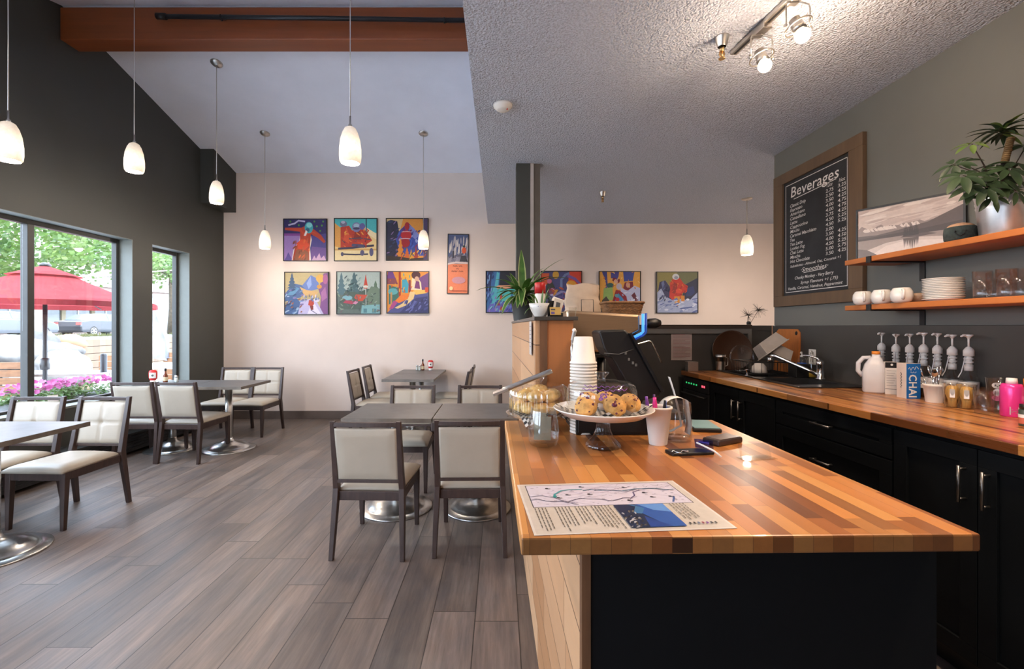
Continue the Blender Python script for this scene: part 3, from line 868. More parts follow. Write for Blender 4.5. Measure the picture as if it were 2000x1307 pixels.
def sprinkler(label, loc, r=.034):
    t = thing('fire_sprinkler', label, 'sprinkler', loc, 0, 'ceiling sprinklers')
    MB().lathe([(.020, -.05), (.023, -.045), (r, -.004), (r + .002, 0), (0, 0)], 20).build('escutcheon', M['nickel'], t)
    mb = MB().cyl(.011, -.075, -.048, 12).cyl(.007, -.10, -.075, 10).cyl(.016, -.112, -.108, 14)
    mb.tube([(-.011, 0, -.075), (-.013, 0, -.09), (-.004, 0, -.108)], .003, 6).tube([(.011, 0, -.075), (.013, 0, -.09), (.004, 0, -.108)], .003, 6)
    mb.build('nozzle', M['brass'], t)
    return t
s1 = sprinkler('brass ceiling sprinkler beside the end of the light track', (1.138, 2.36, CEIL))
dup(s1, (1.135, 5.08, CEIL), 0, 'small ceiling sprinkler far back, between the column and the chalkboard')
sd = thing('smoke_detector', 'round white smoke detector on the low textured ceiling', 'detector', (.021, 3.08, CEIL))
MB().lathe([(0, -.040), (.035, -.039), (.044, -.034), (.050, -.022), (.063, -.016), (.065, 0), (0, 0)], 28).build('body', M['white'], sd)
MB().ball((.028, -.02, -.037), .006, 10, 6).build('test_button', M['red'], sd)
# ------------------------------------------------------------------ bar island (a little turned against the room)
BO = Vector((0.168, 0.94, 0)); BA = math.atan(.018)
BM = Matrix.Translation(BO) @ Matrix.Rotation(BA, 4, 'Z')
TOPZ = 0.948
def B(x, y, z=0):
    return tuple(BM @ Vector((x, y, z)))

isl = thing('serving_bar', 'long bar with light wood boards on its dining side and a navy end panel', 'bar counter', tuple(BO), BA)
MB().prism([(0, .021, 0), (0, 3.15, 0), (0, 3.15, 1.363), (0, 1.0, 1.363), (0, 1.0, .913), (0, .021, .913)], (.018, 0, 0)).build('board_cladding', M['clad'], isl)
MB().box(-.001, .017, -.004, .02, 0, .913).build('corner_strip', M['edge_wood'], isl)
MB().box(.0185, .738, .004, .99, 0, .913).build('navy_carcass', M['navy'], isl)
MB().box(.018, .160, 1.0, 3.15, 0, 1.363).build('tall_carcass', M['panel_wood'], isl)
MB().box(.018, .050, .994, 1.001, .90, 1.363).build('corner_post', M['edge_wood'], isl)
MB().box(-.006, .178, .985, 3.17, 1.364, 1.380).build('ledge', plain('dark_stone_ledge', (.05, .042, .036), .35, var=.3, vs=14), isl, bevel=.002)
MB().box(.0185, .736, .0, .004, .0, .912).build('end_panel', M['navy'], isl)

it = MB().box(-.13, .738, -.085, .975, .914, TOPZ)
ito = it.build('island_worktop', M['butcher'], loc=tuple(BO), rot=(0, 0, BA), bevel=.004)
ito.data.materials.append(M['shaded_end_grain'])
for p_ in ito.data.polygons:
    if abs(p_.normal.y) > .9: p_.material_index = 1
tag(ito, 'striped butcher block worktop with the printed map sheet on it', 'worktop')

# ------------------------------------------------------------------ back counter along the wall
def FX(y): return 1.712 - .045 * (y - 1.504)
xs = [0, 1.90, 2.32, 2.377]; ys = [.3, 2.93, 3.0, 3.40, 3.47, 3.93, 4.06]
def slab(xs, ys, z0, z1, holes, front=None):
    v = []; f = []; nx, ny = len(xs), len(ys)
    for z in (z0, z1):
        for y in ys:
            for i, x in enumerate(xs): v.append((front(y) if (front and i == 0) else x, y, z))
    N = nx * ny; solid = lambda i, j: 0 <= i < nx - 1 and 0 <= j < ny - 1 and (i, j) not in holes
    for j in range(ny - 1):
        for i in range(nx - 1):
            if not solid(i, j): continue
            a = j * nx + i; q = (a, a + 1, a + nx + 1, a + nx)
            f.append(tuple(N + k for k in q)); f.append(q[::-1])
            for di, dj, e in ((0, -1, (a, a + 1)), (1, 0, (a + 1, a + nx + 1)), (0, 1, (a + nx + 1, a + nx)), (-1, 0, (a + nx, a))):
                if not solid(i + di, j + dj): f.append((e[0], e[1], N + e[1], N + e[0]))
    return MB().add(v, f)
ct = slab(xs, ys, .912, TOPZ, {(1, 2), (1, 4)}, FX).build('counter_worktop', M['butcher_counter'], bevel=.003)
tag(ct, 'long butcher block worktop along the dark wall, sink set into it', 'worktop')
# sink: rim, drainer and two bowls
sk = thing('kitchen_sink', 'black double bowl sink set in the long wooden worktop', 'sink', (0, 0, 0))
sx = [1.885, 1.925, 2.27, 2.335]; sy = [2.90, 3.02, 3.39, 3.48, 3.90, 3.99]
slab(sx, sy, TOPZ + .0005, TOPZ + .009, {(1, 1), (1, 3)}).build('rim', M['sink'], sk, bevel=.003)
for y0, y1 in ((3.02, 3.39), (3.48, 3.90)):
    x0, x1 = 1.925, 2.27; d = .012; zt, zb = TOPZ + .006, .80
    mb = MB(); v = [(x0, y0, zt), (x1, y0, zt), (x1, y1, zt), (x0, y1, zt), (x0 + d, y0 + d, zb), (x1 - d, y0 + d, zb), (x1 - d, y1 - d, zb), (x0 + d, y1 - d, zb)]
    mb.add(v, [(0, 1, 5, 4), (1, 2, 6, 5), (2, 3, 7, 6), (3, 0, 4, 7), (4, 5, 6, 7)])
    bo = mb.build('bowl', M['sink'], sk, fixn=False)
    MB().cyl(.04, .801, .804, 20, M=Matrix.Translation(((x0 + x1) / 2, (y0 + y1) / 2, 0))).build('drain', M['chrome'], bo)
fa = thing('faucet', 'chrome faucet with a long straight spout behind the black sink', 'faucet', (2.295, 3.30, TOPZ + .009))
mb = MB().lathe([(0, 0), (.034, 0), (.033, .008), (.025, .014), (.024, .10), (.027, .105), (.026, .125), (.018, .135), (0, .136)], 20)
mb.build('body', M['chrome'], fa)
MB().tube([(-.015, .01, .035), (-.06, .05, .065), (-.215, .17, .155), (-.235, .185, .160), (-.245, .193, .145)], [.012, .0125, .0125, .013, .013], 12).build('spout', M['chrome'], fa)
MB().lathe([(0, 0), (.016, 0), (.018, .01), (.018, .03), (0, .03)], 14).build('aerator', M['chrome'], fa, loc=(-.245, .193, .115))
MB().tube([(0, 0, .125), (-.01, .012, .15), (-.05, .05, .168), (-.075, .075, .165)], [.012, .009, .007, .008], 10).build('lever', M['chrome'], fa)

# cabinets under the back counter; local y runs away from the camera along the fronts
CA = math.atan(.045)
def cabinet(name, label, y0, y1, kind, cat='cabinet'):
    t = thing(name, label, cat, (FX(y0) + .03, y0, 0), CA, None)
    w = (y1 - y0) / math.cos(CA) - .004
    MB().box(.002, .48, 0, w, .10, .905).build('carcass', M['navy'], t)
    MB().box(.06, .48, 0, w, 0, .10).build('toe_kick', M['black'], t)
    def front(nm, a, b, z0, z1):
        mb = MB(); f = .06; T = -.018
        mb.box(T, .0, a, b, z0, z0 + f).box(T, .0, a, b, z1 - f, z1).box(T, .0, a, a + f, z0 + f, z1 - f).box(T, .0, b - f, b, z0 + f, z1 - f)
        mb.box(T + .010, .0, a + f, b - f, z0 + f, z1 - f)
        return mb.build(nm, M['navy'], t, bevel=.0015)
    def pull(par, y, z, vert):
        mb = MB(); L = .055
        if vert:
            mb.tube([(-.046, y, z - L - .012), (-.046, y, z + L + .012)], .0055, 10)
            for s in (-1, 1): mb.tube([(-.018, y, z + s * L), (-.046, y, z + s * L)], .0045, 8)
        else:
            mb.tube([(-.046, y - L - .012, z), (-.046, y + L + .012, z)], .0055, 10)
            for s in (-1, 1): mb.tube([(-.018, y + s * L, z), (-.046, y + s * L, z)], .0045, 8)
        return mb.build('handle', M['pull'], par)
    if kind == 'doors':
        for a, b, hy in ((.004, w / 2 - .002, w / 2 - .04), (w / 2 + .002, w - .004, w / 2 + .04)):
            pull(front('door', a, b, .115, .895), hy, .76, True)
    elif kind == 'door':
        pull(front('door', .004, w - .004, .115, .895), w - .045, .76, True)
    else:
        for z0, z1 in ((.76, .895), (.52, .752), (.115, .512)):
            pull(front('drawer', .004, w - .004, z0, z1), w / 2, (z0 + z1) / 2, False)
    return t
cabinet('base_cabinet', 'navy cabinet with two doors below the sink, next to the dishwasher', 2.79, 3.58, 'doors')
cabinet('drawer_unit', 'navy cabinet with wide drawers between the sink cabinet and the near doors', 2.0, 2.79, 'drawers')
cabinet('base_cabinet', 'navy cabinet with two tall pulls close to the camera, under the carton and cups', 1.32, 2.0, 'doors')
cabinet('base_cabinet', 'navy cabinet at the photo edge, its door running out of the frame', .5, 1.32, 'doors')
dw = thing('dishwasher', 'black dishwasher with lit control strip at the end of the long counter', 'dishwasher', (FX(3.585) + .03, 3.585, 0), CA)
MB().box(0, .48, 0, .46, .02, .905).build('housing', M['black'], dw)
dd = MB().box(-.022, 0, .004, .456, .10, .80).build('door', M['black'], dw, bevel=.003)
MB().tube([(-.045, .03, .77), (-.045, .43, .77)], .008, 10).tube([(-.02, .05, .77), (-.045, .05, .77)], .006, 8).tube([(-.02, .41, .77), (-.045, .41, .77)], .006, 8).build('handle', M['black_metal'], dd)
cp = MB().box(-.024, 0, .004, .456, .805, .90).build('control_panel', M['black'], dw, bevel=.003)
mb = MB()
for k in range(5): mb.box(-.0255, -.0235, .19 + k * .045, .21 + k * .045, .85, .862)
mb.build('green_display', M['led_green'], cp)
mb = MB()
for k in range(2): mb.box(-.0255, -.0235, .06 + k * .032, .078 + k * .032, .848, .864)
mb.build('red_lamp', M['led_red'], cp)

# ------------------------------------------------------------------ espresso machine and its counter behind the bar screen
ec = thing('machine_counter', 'dark low counter carrying the espresso machine behind the bar screen', 'counter', (0, 0, 0))
MB().box(.335, .84, 2.18, 3.35, 0, .905).build('carcass', M['navy'], ec)
MB().box(.328, .86, 2.16, 3.37, .906, .935).build('top', plain('dark_counter_top', (.03, .026, .022), .4, var=.2), ec, bevel=.003)
em = thing('espresso_machine', 'large steel espresso machine with a glowing blue edge, paper bag on top', 'coffee machine', (0, 0, 0))
def prof(pts, y): return [P(a, b, y) for a, b in pts]
body = [(1106, 606), (1250, 614), (1251, 646), (1216, 664), (1196, 690), (1112, 690)]
ym = 2.30
MB().prism(prof(body, ym), (0, .68, 0)).build('housing', M['machine'], em, bevel=.014, seg=4)
MB().prism(prof([(1112, 691), (1190, 691), (1186, 699), (1112, 699)], ym), (0, .66, 0)).build('drip_tray', M['black'], em, bevel=.003)
for x in (.36, .52):
    for y in (2.36, 2.88): MB().cyl(.022, .9355, 1.185, 14, M=Matrix.Translation((x, y, 0))).build('foot', M['black'], em)
mb = MB(); e = .006
led = prof([(1256, 613), (1256, 648), (1252, 652), (1222, 667), (1215, 671)], ym - .004)
mb.tube(led, .0075, 10); mb.build('blue_edge', M['led_blue'], em)
mb = MB(); bl = prof([(1262, 612), (1262, 650), (1256, 656), (1217, 676)], ym + .004); mb.tube(bl, .006, 8); mb.build('edge_trim', M['blue'], em)
mb = MB(); mb.lathe([(0, 0), (.02, .0), (.025, .015), (.026, .05), (.016, .075), (0, .078)], 16, M=Matrix.Translation(P(1262, 632, 2.42)) @ Euler((0, R(88), 0)).to_matrix().to_4x4())
mb.build('steam_knob', M['black'], em)
w1 = P(1230, 666, 2.38); w2 = P(1240, 674, 2.38); w3 = P(1267, 666, 2.38); w4_ = P(1272, 668, 2.38); w5 = P(1292, 709, 2.38)
MB().tube([w1, w2, w3, w4_, w5], .0045, 8).build('steam_wand', M['chrome'], em)

# things on the machine
bag = thing('paper_bag', 'crumpled beige paper bag behind a wire holder on the espresso machine', 'bag', (.47, 2.62, 1.412))
n = 14; v = []; f = []
for s in (-1, 1):
    for j in range(n + 1):
        for i in range(n + 1):
            u, q = i / n, j / n
            wd = .205 - .03 * q
            x = (u - .5) * wd + .006 * math.sin(9 * q + s)
            th = .035 * (1 - q * .75) * (1 - abs(2 * u - 1) ** 3) + .004
            z = .165 * q + .006 * math.sin(7 * u + 2 * s) * q
            y = s * th + .005 * mnoise.noise(Vector((u * 6, q * 6, s * 3)))
            v.append((x, y, z))
N = (n + 1) ** 2
for s in (0, 1):
    for j in range(n):
        for i in range(n):
            a = s * N + j * (n + 1) + i; q = (a, a + 1, a + n + 2, a + n + 1); f.append(q if s == 0 else q[::-1])
for j in range(n):
    for i in (0, n):
        a = j * (n + 1) + i; f.append((a, a + n + 1, N + a + n + 1, N + a))
for i in range(n): f.append((i, N + i, N + i + 1, i + 1))
mb = MB().add(v, f, 0, True); mb.build('bag_body', M['kraft'], bag)
wh = MB().tube([(-.015, -.052, 0), (-.015, -.05, .075), (.052, -.05, .075), (.052, -.052, 0)], .0022, 6).build('wire_holder', M['black_metal'], bag)
bk = thing('wicker_basket', 'low brown wicker basket on top of the espresso machine', 'basket', (.645, 2.44, 1.398))
def rect_ring(w, d, z, n=40, wob=0.0, ph=0):
    out = []
    for i in range(n + 1):
        a = 2 * PI * i / n; c, s = math.cos(a), math.sin(a)
        k = (abs(c) ** 6 + abs(s) ** 6) ** (-1 / 6)
        out.append((w * c * k * (1 + wob * (-1) ** (i + ph)), d * s * k * (1 + wob * (-1) ** (i + ph)), z))
    return out
mb = MB()
for k in range(9):
    z = .006 + k * .0065; e = k / 8
    mb.tube(rect_ring(.086 + .014 * e, .06 + .012 * e, z, 48, .018, k), .0042, 6, caps=False)
mb.tube(rect_ring(.104, .076, .064, 40), .0065, 8, caps=False)
mb.box(-.085, .085, -.06, .06, 0, .006)
mb.build('weave', M['wicker'], bk)

# ------------------------------------------------------------------ register, cash drawer, paper cups
cd = thing('cash_drawer', 'black cash drawer under the register, behind the muffin stand', 'cash drawer', (.418, 1.715, TOPZ), BA)
MB().box(-.145, .125, -.06, .17, 0, .075).build('case', M['black'], cd, bevel=.004)
MB().box(-.138, .118, -.066, -.06, .01, .066).build('drawer', M['black'], cd, bevel=.002)
rg = thing('register_terminal', 'black point of sale terminal seen from behind, tilted beside the paper cups', 'cash register', (0, 0, 0))
yr = 1.72
pf = [(1170, 650), (1176, 646), (1221, 644), (1229, 652), (1292, 766), (1288, 775), (1246, 786), (1196, 700), (1188, 696), (1179, 680)]
MB().prism(prof(pf, yr), (0, .15, 0)).build('housing', M['black'], rg, bevel=.006)
MB().prism(prof([(1230, 651), (1234, 650), (1297, 764), (1292, 767)], yr - .02), (0, .19, 0)).build('screen', plain('dark_screen', (.01, .01, .012), .12), rg)
q0, q1 = prof([(1180, 690), (1238, 682)], yr - .002)
MB().tube([q0, ((q0[0] + q1[0]) / 2, yr - .003, q0[2] - .004), q1], .0015, 6).build('seam_line', M['trim_grey'], rg)
mb = MB()
for a, b in ((1222, 690), (1228, 702), (1236, 709), (1242, 713)):
    c = P(a, b, yr - .002); mb.box(c[0] - .003, c[0] + .004, c[1] - .002, c[1] + .003, c[2] - .005, c[2] + .005)
mb.build('port', M['trim_grey'], rg)
mb = MB().box(.435, .555, 1.70, 1.84, 1.0235, 1.035)
mb.prism([(.46, 1.74, 1.033), (.53, 1.74, 1.033), (.57, 1.74, 1.13), (.50, 1.74, 1.15)], (0, .06, 0))
mb.build('stand', M['black'], rg)
cg = 'paper cups in the tall stack'
sx0, sy0 = .3085, 1.70
def cup_geo(mb, r0, r1, h, t=.0012):
    # upside down: rim at the bottom
    mb.lathe([(r1 - .002, .004), (r1 + .0022, .003), (r1 + .003, 0.0), (r1 + .0045, .004), (r1 + .003, .008), (r1, .009), (r0, h - .002), (r0 - .003, h), (0, h - .004)], 28)
mb = MB(); cup_geo(mb, .0335, .0455, .100)
first = mb.build('paper_cup', M['paper_cup'])
for k in range(23):
    o = first if k == 0 else first.copy()
    if k: C.objects.link(o)
    o.location = (sx0 + rnd.uniform(-.0006, .0006), sy0 + rnd.uniform(-.0006, .0006), TOPZ + .0115 * k)
    tag(o, 'white paper cup in the tall upside-down stack beside the register', 'cup', cg)
    if k == 22: tag(o, 'topmost white paper cup of the tall stack beside the register', 'cup', 'top paper cup')
sl_ = thing('cup_sleeves', 'small stack of brown cardboard cup sleeves behind the paper cups', 'cup sleeves', (.345, 1.93, TOPZ))
mb = MB()
mb.lathe([(.036, .0), (.040, .34)], 20).lathe([(.037, .34), (.033, .0)], 20)
mb.build('sleeve', M['kraft'], sl_)
sp_ = thing('pump_spout', 'slim silver pump spout standing beside the stack of paper cups', 'dispenser', (.291, 1.86, TOPZ))
MB().tube([(0, 0, 0), (0, 0, .30), (.003, 0, .34)], .006, 10).build('tube', M['chrome'], sp_)
MB().tube([(.003, 0, .335), (.010, -.01, .372), (.006, -.02, .376)], .008, 10).build('head', M['white'], sp_)

# ------------------------------------------------------------------ on the island: map sheet, stands, cup, glass
def dome_prof(r, h, rib=0):
    return [(r, .0), (r * 1.0, h * .55), (r * .985, h * .72), (r * .93, h * .86), (r * .80, h * .95), (r * .5, h * .99), (.012, h)]
def muffin(parent_group, label, loc, tilt=(0, 0, 0), s=1.0):
    t = thing('muffin', label, 'muffin', loc, 0, parent_group); t.rotation_euler = tilt; t.scale = (s, s, s)
    MB().lathe([(0, 0), (.022, 0), (.031, .034), (.029, .036), (0, .034)], 36, wob=lambda a, z: 1 + .035 * (1 if int(a / (2 * PI) * 36) % 2 else -1)).build('paper_liner', M['liner'], t)
    mb = MB(); mb.ball((0, 0, .036), .038, 20, 12, sc=(1, 1, .78), fn=lambda p: (1 + .10 * mnoise.noise(p * 2.3 + Vector(loc) * 9)) * (1 if p.z > -.3 else .8))
    mb.build('crumb', M['muffin'], t)
    mb = MB(); r_ = random.Random(len(label))
    for k in range(12):
        a = r_.uniform(0, 2 * PI); e = r_.uniform(.1, 1.25); q = r_.uniform(.0022, .0052) if k else .0085
        mb.ball((.0365 * math.sin(e) * math.cos(a), .0365 * math.sin(e) * math.sin(a), .036 + .0285 * math.cos(e)), q, 8, 6, sc=(r_.uniform(.7, 1.5), 1, .6))
    mb.build('berry', M['berry'], t)
    return t
# glass pedestal stand with muffins
cs = thing('cake_stand', 'glass pedestal cake stand with a white plate, muffins under its dome', 'cake stand', S(1178, 873, TOPZ))
flute = lambda a, z: 1 + .045 * math.cos(a * 18)
MB().lathe([(0, 0), (.053, 0), (.056, .006), (.048, .016), (.032, .035), (.022, .06), (.021, .078), (.03, .092), (.07, .099), (.11, .101)], 72, wob=flute).build('pedestal', M['glass_thick'], cs)
MB().lathe([(0, .101), (.11, .101), (.128, .104), (.157, .124), (.161, .127), (.157, .1285), (.126, .109), (.11, .106), (0, .106)], 48).build('plate', M['ceramic'], cs)
def checker_sheet(name, parent, w, cx, cy, z, rz, edge_lift, nn=18):
    mb = MB(); n = nn
    T = Matrix.Translation((cx, cy, z)) @ Matrix.Rotation(rz, 4, 'Z')
    def pt(i, j):
        x, y = (i / n - .5) * w, (j / n - .5) * w
        r = math.hypot(x, y)
        return (x, y, edge_lift(r))
    for j in range(n):
        for i in range(n):
            c = (.02, .02, .025, 1) if (i + j) % 2 else (.72, .68, .64, 1)
            mb.quad(pt(i, j), pt(i + 1, j), pt(i + 1, j + 1), pt(i, j + 1), 0, T, c)
    return mb.build(name, M['print'], parent, fixn=False)
ck = checker_sheet('checkered_paper', None, .225, 0, 0, 0, R(38), lambda r: .0015 if r < .112 else .0015 + (r - .112) * .72)
ck.location = Vector(cs.location) + Vector((0, 0, .1065)); tag(ck, 'black and white checkered paper lining the muffin stand', 'paper liner')
dm = thing('glass_dome', 'clear glass dome with purple writing over the muffins', 'dome', tuple(Vector(cs.location) + Vector((-.005, 0, .1092))))
MB().lathe(dome_prof(.113, .108), 48).build('bell', M['glass'], dm)
MB().lathe([(0, .107), (.012, .107), (.010, .112), (.013, .118), (.024, .131), (.023, .134), (0, .133)], 20).build('knob', M['glass_thick'], dm)
def on_dome(parent, body, r, zc, a0, size, mat):
    v, f = text_geo(body, size, Matrix.Identity(4), .0004, .25, 'CENTER')
    out = []
    for p in v:
        a = R(a0) + p.x / r
        rr = r + .0012 - max(0, p.y + zc - .06) * .35
        out.append((rr * math.cos(a), rr * math.sin(a), zc + p.y))
    return MB().add(out, f).build('purple_writing', mat, parent, fixn=False)
on_dome(dm, 'gs', .113, .066, -100, .030, M['purple'])
mbw = MB()
for k in range(2):
    pts = [( (.108 - k * .012) * math.cos(R(-135 + i * 3.2)), (.108 - k * .012) * math.sin(R(-135 + i * 3.2)), .0885 + k * .009 + .0035 * math.sin(i * 1.9 + k)) for i in range(25)]
    mbw.tube(pts, .0011, 5)
mbw.build('purple_scribble', M['purple'], dm)
base = Vector(cs.location) + Vector((0, 0, .1092))
mg = 'muffins under the glass dome'
for lb, dx, dy, tl in (('muffin with a big berry facing the front of the glass dome', .012, -.062, (R(62), 0, R(6))), ('muffin standing behind the front muffin, nearer the glass tumbler', -.048, -.012, (R(16), R(-12), 0)),
                       ('tilted muffin under the dome on the side of the pen cup', .066, -.018, (R(30), R(24), 0)), ('muffin at the back of the glass dome, half hidden', .02, .055, (0, 0, 0)),
                       ('muffin lying at the tumbler side of the glass dome, liner outwards', -.058, -.066, (R(35), R(-30), 0))):
    lift = .002 if tl == (0, 0, 0) else (.024 if abs(tl[0]) > 1 else .012)
    muffin(mg, lb, tuple(base + Vector((dx, dy, lift))), tl, .92)
# ribbed dome with pastries
rs = thing('pastry_stand', 'low clear plate stand at the far corner of the striped worktop, pastries on it', 'cake stand', (.150, 1.765, TOPZ))
MB().lathe([(0, 0), (.05, 0), (.048, .01), (.028, .03), (.035, .045), (.11, .052), (.124, .060), (.126, .063), (.118, .062), (0, .056)], 40).build('plate', M['glass_thick'], rs)
ck2 = checker_sheet('checkered_paper', None, .19, 0, 0, 0, R(20), lambda r: .001 if r < .10 else .001 - (r - .10) * .9)
ck2.location = (.150, 1.765, TOPZ + .0605); tag(ck2, 'checkered paper hanging over the plate of the ribbed pastry dome', 'paper liner')
rd = thing('ribbed_glass_dome', 'ribbed glass dome full of golden pastries, metal tongs lying on it', 'dome', (.150, 1.765, TOPZ + .0635))
rib = lambda a, z: 1 + .042 * math.cos(a * 33)
MB().lathe(dome_prof(.110, .112), 132, wob=rib).build('bell', clear('ribbed_glass', (.97, .96, .93), .10, .95), rd)
MB().lathe([(0, .111), (.012, .111), (.010, .116), (.02, .126), (.023, .134), (.015, .143), (0, .145)], 20).build('knob', M['glass_thick'], rd)
gold = plain('golden_pastry', (.78, .47, .16), .7, var=.4, vs=26, bump=.7, bs=60)
pg = 'golden pastries under the ribbed dome'
mb = MB(); mb.ball((0, 0, .022), .037, 20, 12, sc=(1, 1, .62), fn=lambda p: 1 + .12 * mnoise.noise(p * 2.1)); 
scone = mb.build('pastry', gold)
spots = [(.062 * math.cos(R(a)), .062 * math.sin(R(a)), 0) for a in (270, 318, 6, 54, 102, 150, 198, 234)] + [(.052 * math.cos(R(a)), .052 * math.sin(R(a)), .042) for a in (255, 315, 15, 75, 135, 195)] + [(0, 0, .03), (0, 0, .06)]
for k, (x, y, z) in enumerate(spots):
    o = scone if k == 0 else scone.copy()
    if k: C.objects.link(o)
    o.location = (.150 + x, 1.765 + y, TOPZ + .064 + z); o.rotation_euler = (0, 0, k * 1.3)
    tag(o, 'golden pastry piled under the ribbed glass dome', 'pastry', pg)
tg = thing('serving_tongs', 'metal serving tongs lying across the ribbed glass dome', 'tongs', (.088, 1.665, 1.136))
for k in (0, 1):
    a = Vector((-.100, -.02 + .026 * k, -.037)); b = Vector((.100, -.003 + .012 * k, .042))
    d = (b - a); 
    mb = MB(); pts = [a + d * (i / 10) for i in range(11)]
    mb.tube([a + d * (.12 + .88 * i / 10) for i in range(11)], [.0085] * 11, 8)
    mb.cbox(a + d * .08, (.058, .030, .009), (0, math.atan2(-d.z, d.x), 0))
    mb.build('arm', M['steel'], tg, bevel=.001)

# clear tumbler with paper slips
gx, gy, gz = S(1063, 874, TOPZ)
tu = thing('glass_tumbler', 'rounded glass tumbler holding paper slips at the end of the worktop', 'glass', (gx, gy + .03, TOPZ))
op = [(.036, 0), (.044, .004), (.050, .02), (.0515, .045), (.048, .08), (.042, .115), (.0405, .125)]
MB().lathe([(0, 0)] + op + [(r - .002, z) for r, z in op[::-1][:-2]] + [(.034, .012), (0, .012)], 36).build('bowl', M['glass_thick'], tu)
slp = MB()
slp.cbox((-.004, -.016, .058), (.056, .001, .075), (R(-8), R(3), R(6)), col=hx('a8a897'))
slp.cbox((-.004, -.0168, .032), (.055, .0012, .024), (R(-8), R(3), R(6)), col=hx('9dbad6'))
slp.cbox((-.004, -.0172, .047), (.056, .0012, .006), (R(-8), R(3), R(6)), col=hx('4f6a48'))
slo = slp.build('picture_card', M['print'], loc=(gx, gy + .03, TOPZ + .001)); tag(slo, 'folded picture card standing inside the glass tumbler', 'card')
slp = MB().cbox((.018, .0, .056), (.03, .0012, .082), (R(4), R(10), R(50)), col=hx('7d4a22')); slp.cbox((-.008, .012, .06), (.045, .001, .085), (R(3), R(-6), R(-14)), col=hx('a39a88'))
slo = slp.build('paper_slip', M['print'], loc=(gx, gy + .03, TOPZ + .001)); tag(slo, 'brown paper slip standing inside the glass tumbler', 'paper slip')

# pen cup
cx, cy, cz = S(1291, 872, TOPZ)
pcup = thing('pen_cup', 'tall white paper cup full of pens beside the muffin stand', 'cup', (cx, cy + .028, TOPZ))
MB().lathe([(0, .002), (.028, .0), (.029, .003), (.0425, .118), (.0455, .120), (.0455, .126), (.042, .1265), (.0405, .120), (.0275, .006), (0, .006)], 32).build('cup_wall', M['paper_cup'], pcup)
PENS = [('pink highlighter sticking out of the pen cup', M['pink'], -.012, -.012, .008, .150), ('purple marker in the pen cup, at its muffin side', M['purple'], -.025, .004, .006, .150), ('dark purple pen behind the pink highlighter', plain('plum', (.08, .02, .12), .4), -.006, .008, .005, .155),
        ('black pen in the pen cup', M['black'], .016, .0, .005, .138), ('blue pen in the pen cup on the wire side', M['blue'], .022, .012, .005, .135)]
for lb, m_, dx, dy, r_, h_ in PENS:
    o = MB().lathe([(0, 0), (r_, 0.0), (r_, h_ - .02), (r_ * .75, h_ - .012), (r_ * .75, h_), (0, h_)], 12).build('pen', m_, loc=(cx + dx * .8, cy + .028 + dy, TOPZ + .008), rot=(R(-dy * 200), R(dx * 260), 0))
    tag(o, lb, 'pen', 'pens in the white cup')
# glass jar with curled receipts
jx, jy, jz = S(1333, 866, TOPZ)
jar = thing('glass_jar', 'clear glass jar with a curl of receipt paper beside the pen cup', 'jar', (jx, jy + .045, TOPZ))
op = [(.042, 0), (.047, .006), (.049, .03), (.047, .09), (.044, .13)]
MB().lathe([(0, 0)] + op + [(r - .0025, z) for r, z in op[::-1][:-1]] + [(.040, .014), (0, .014)], 32).build('jar_wall', M['glass_thick'], jar)
rc = thing('receipt_paper', 'long curled strip of receipt paper rising out of the glass jar', 'receipt', (jx, jy + .045, TOPZ + .016))
def ribbon(pts, w, mat, name, parent):
    v = []; f = []
    for p in pts: v += [(p[0], p[1] - w / 2, p[2]), (p[0], p[1] + w / 2, p[2])]
    for i in range(len(pts) - 1): f.append((2 * i, 2 * i + 1, 2 * i + 3, 2 * i + 2))
    o = MB().add(v, f, 0, True).build(name, mat, parent, fixn=False)
    s_ = o.modifiers.new('thick', 'SOLIDIFY'); s_.thickness = .0006
    return o
arc = [(-.062 + 0.0 + .045 * (1 - math.cos(t_)) - .0, 0, .098 + .040 * math.sin(t_)) for t_ in [i * PI / 20 for i in range(15)]]
pts = [(-.060, -.01, .085)] + [(a, -.01, b) for a, b in [(-.06 + .05 * (1 - math.cos(R(i * 12))), .092 + .042 * math.sin(R(i * 12))) for i in range(12)]] + [(.030, -.01, .08), (.036, -.01, .04), (.03, -.01, .008)]
ribbon(pts, .048, M['paper'], 'curl', rc)
pts = [(-.022 + .001 * i * i * .6, .012, .01) if i == 0 else (.020 - .044 * (i / 9) ** 1.5, .012, .01 + .19 * (i / 9)) for i in range(10)]
ribbon(pts, .020, M['paper'], 'strip', rc)
# phone, pouch, lanyard, teal case, acrylic holder
tx, ty, tz = S(1375, 840, TOPZ)
tc = thing('tablet', 'teal covered tablet lying near the far end of the worktop beside the jar', 'tablet', (tx + .006, ty + .035, TOPZ), R(-8))
MB().box(-.05, .05, -.08, .08, 0, .014).build('case', M['black'], tc, bevel=.004)
MB().box(-.046, .046, -.076, .076, .0142, .0165).build('cover', M['teal'], tc, bevel=.002)
px_, py_, pz_ = S(1410, 868, TOPZ)
ph = thing('card_reader', 'brown black card reader lying on the worktop, nearest its aisle edge', 'card reader', (px_ + .012, py_ + .02, TOPZ), R(-62))
MB().box(-.032, .032, -.062, .062, 0, .020).build('body', plain('dark_brown_case', (.035, .022, .02), .35), ph, bevel=.006)
MB().box(-.027, .027, -.048, .055, .0201, .0212).build('screen', plain('reader_screen', (.10, .06, .05), .25), ph, bevel=.002)
px_, py_, pz_ = S(1342, 886, TOPZ)
po_ = thing('wallet', 'flat black wallet with a silver clip, lying in front of the jar', 'wallet', (px_, py_, TOPZ), R(8))
MB().box(-.06, .075, -.026, .026, 0, .009).build('leather', M['black'], po_, bevel=.003)
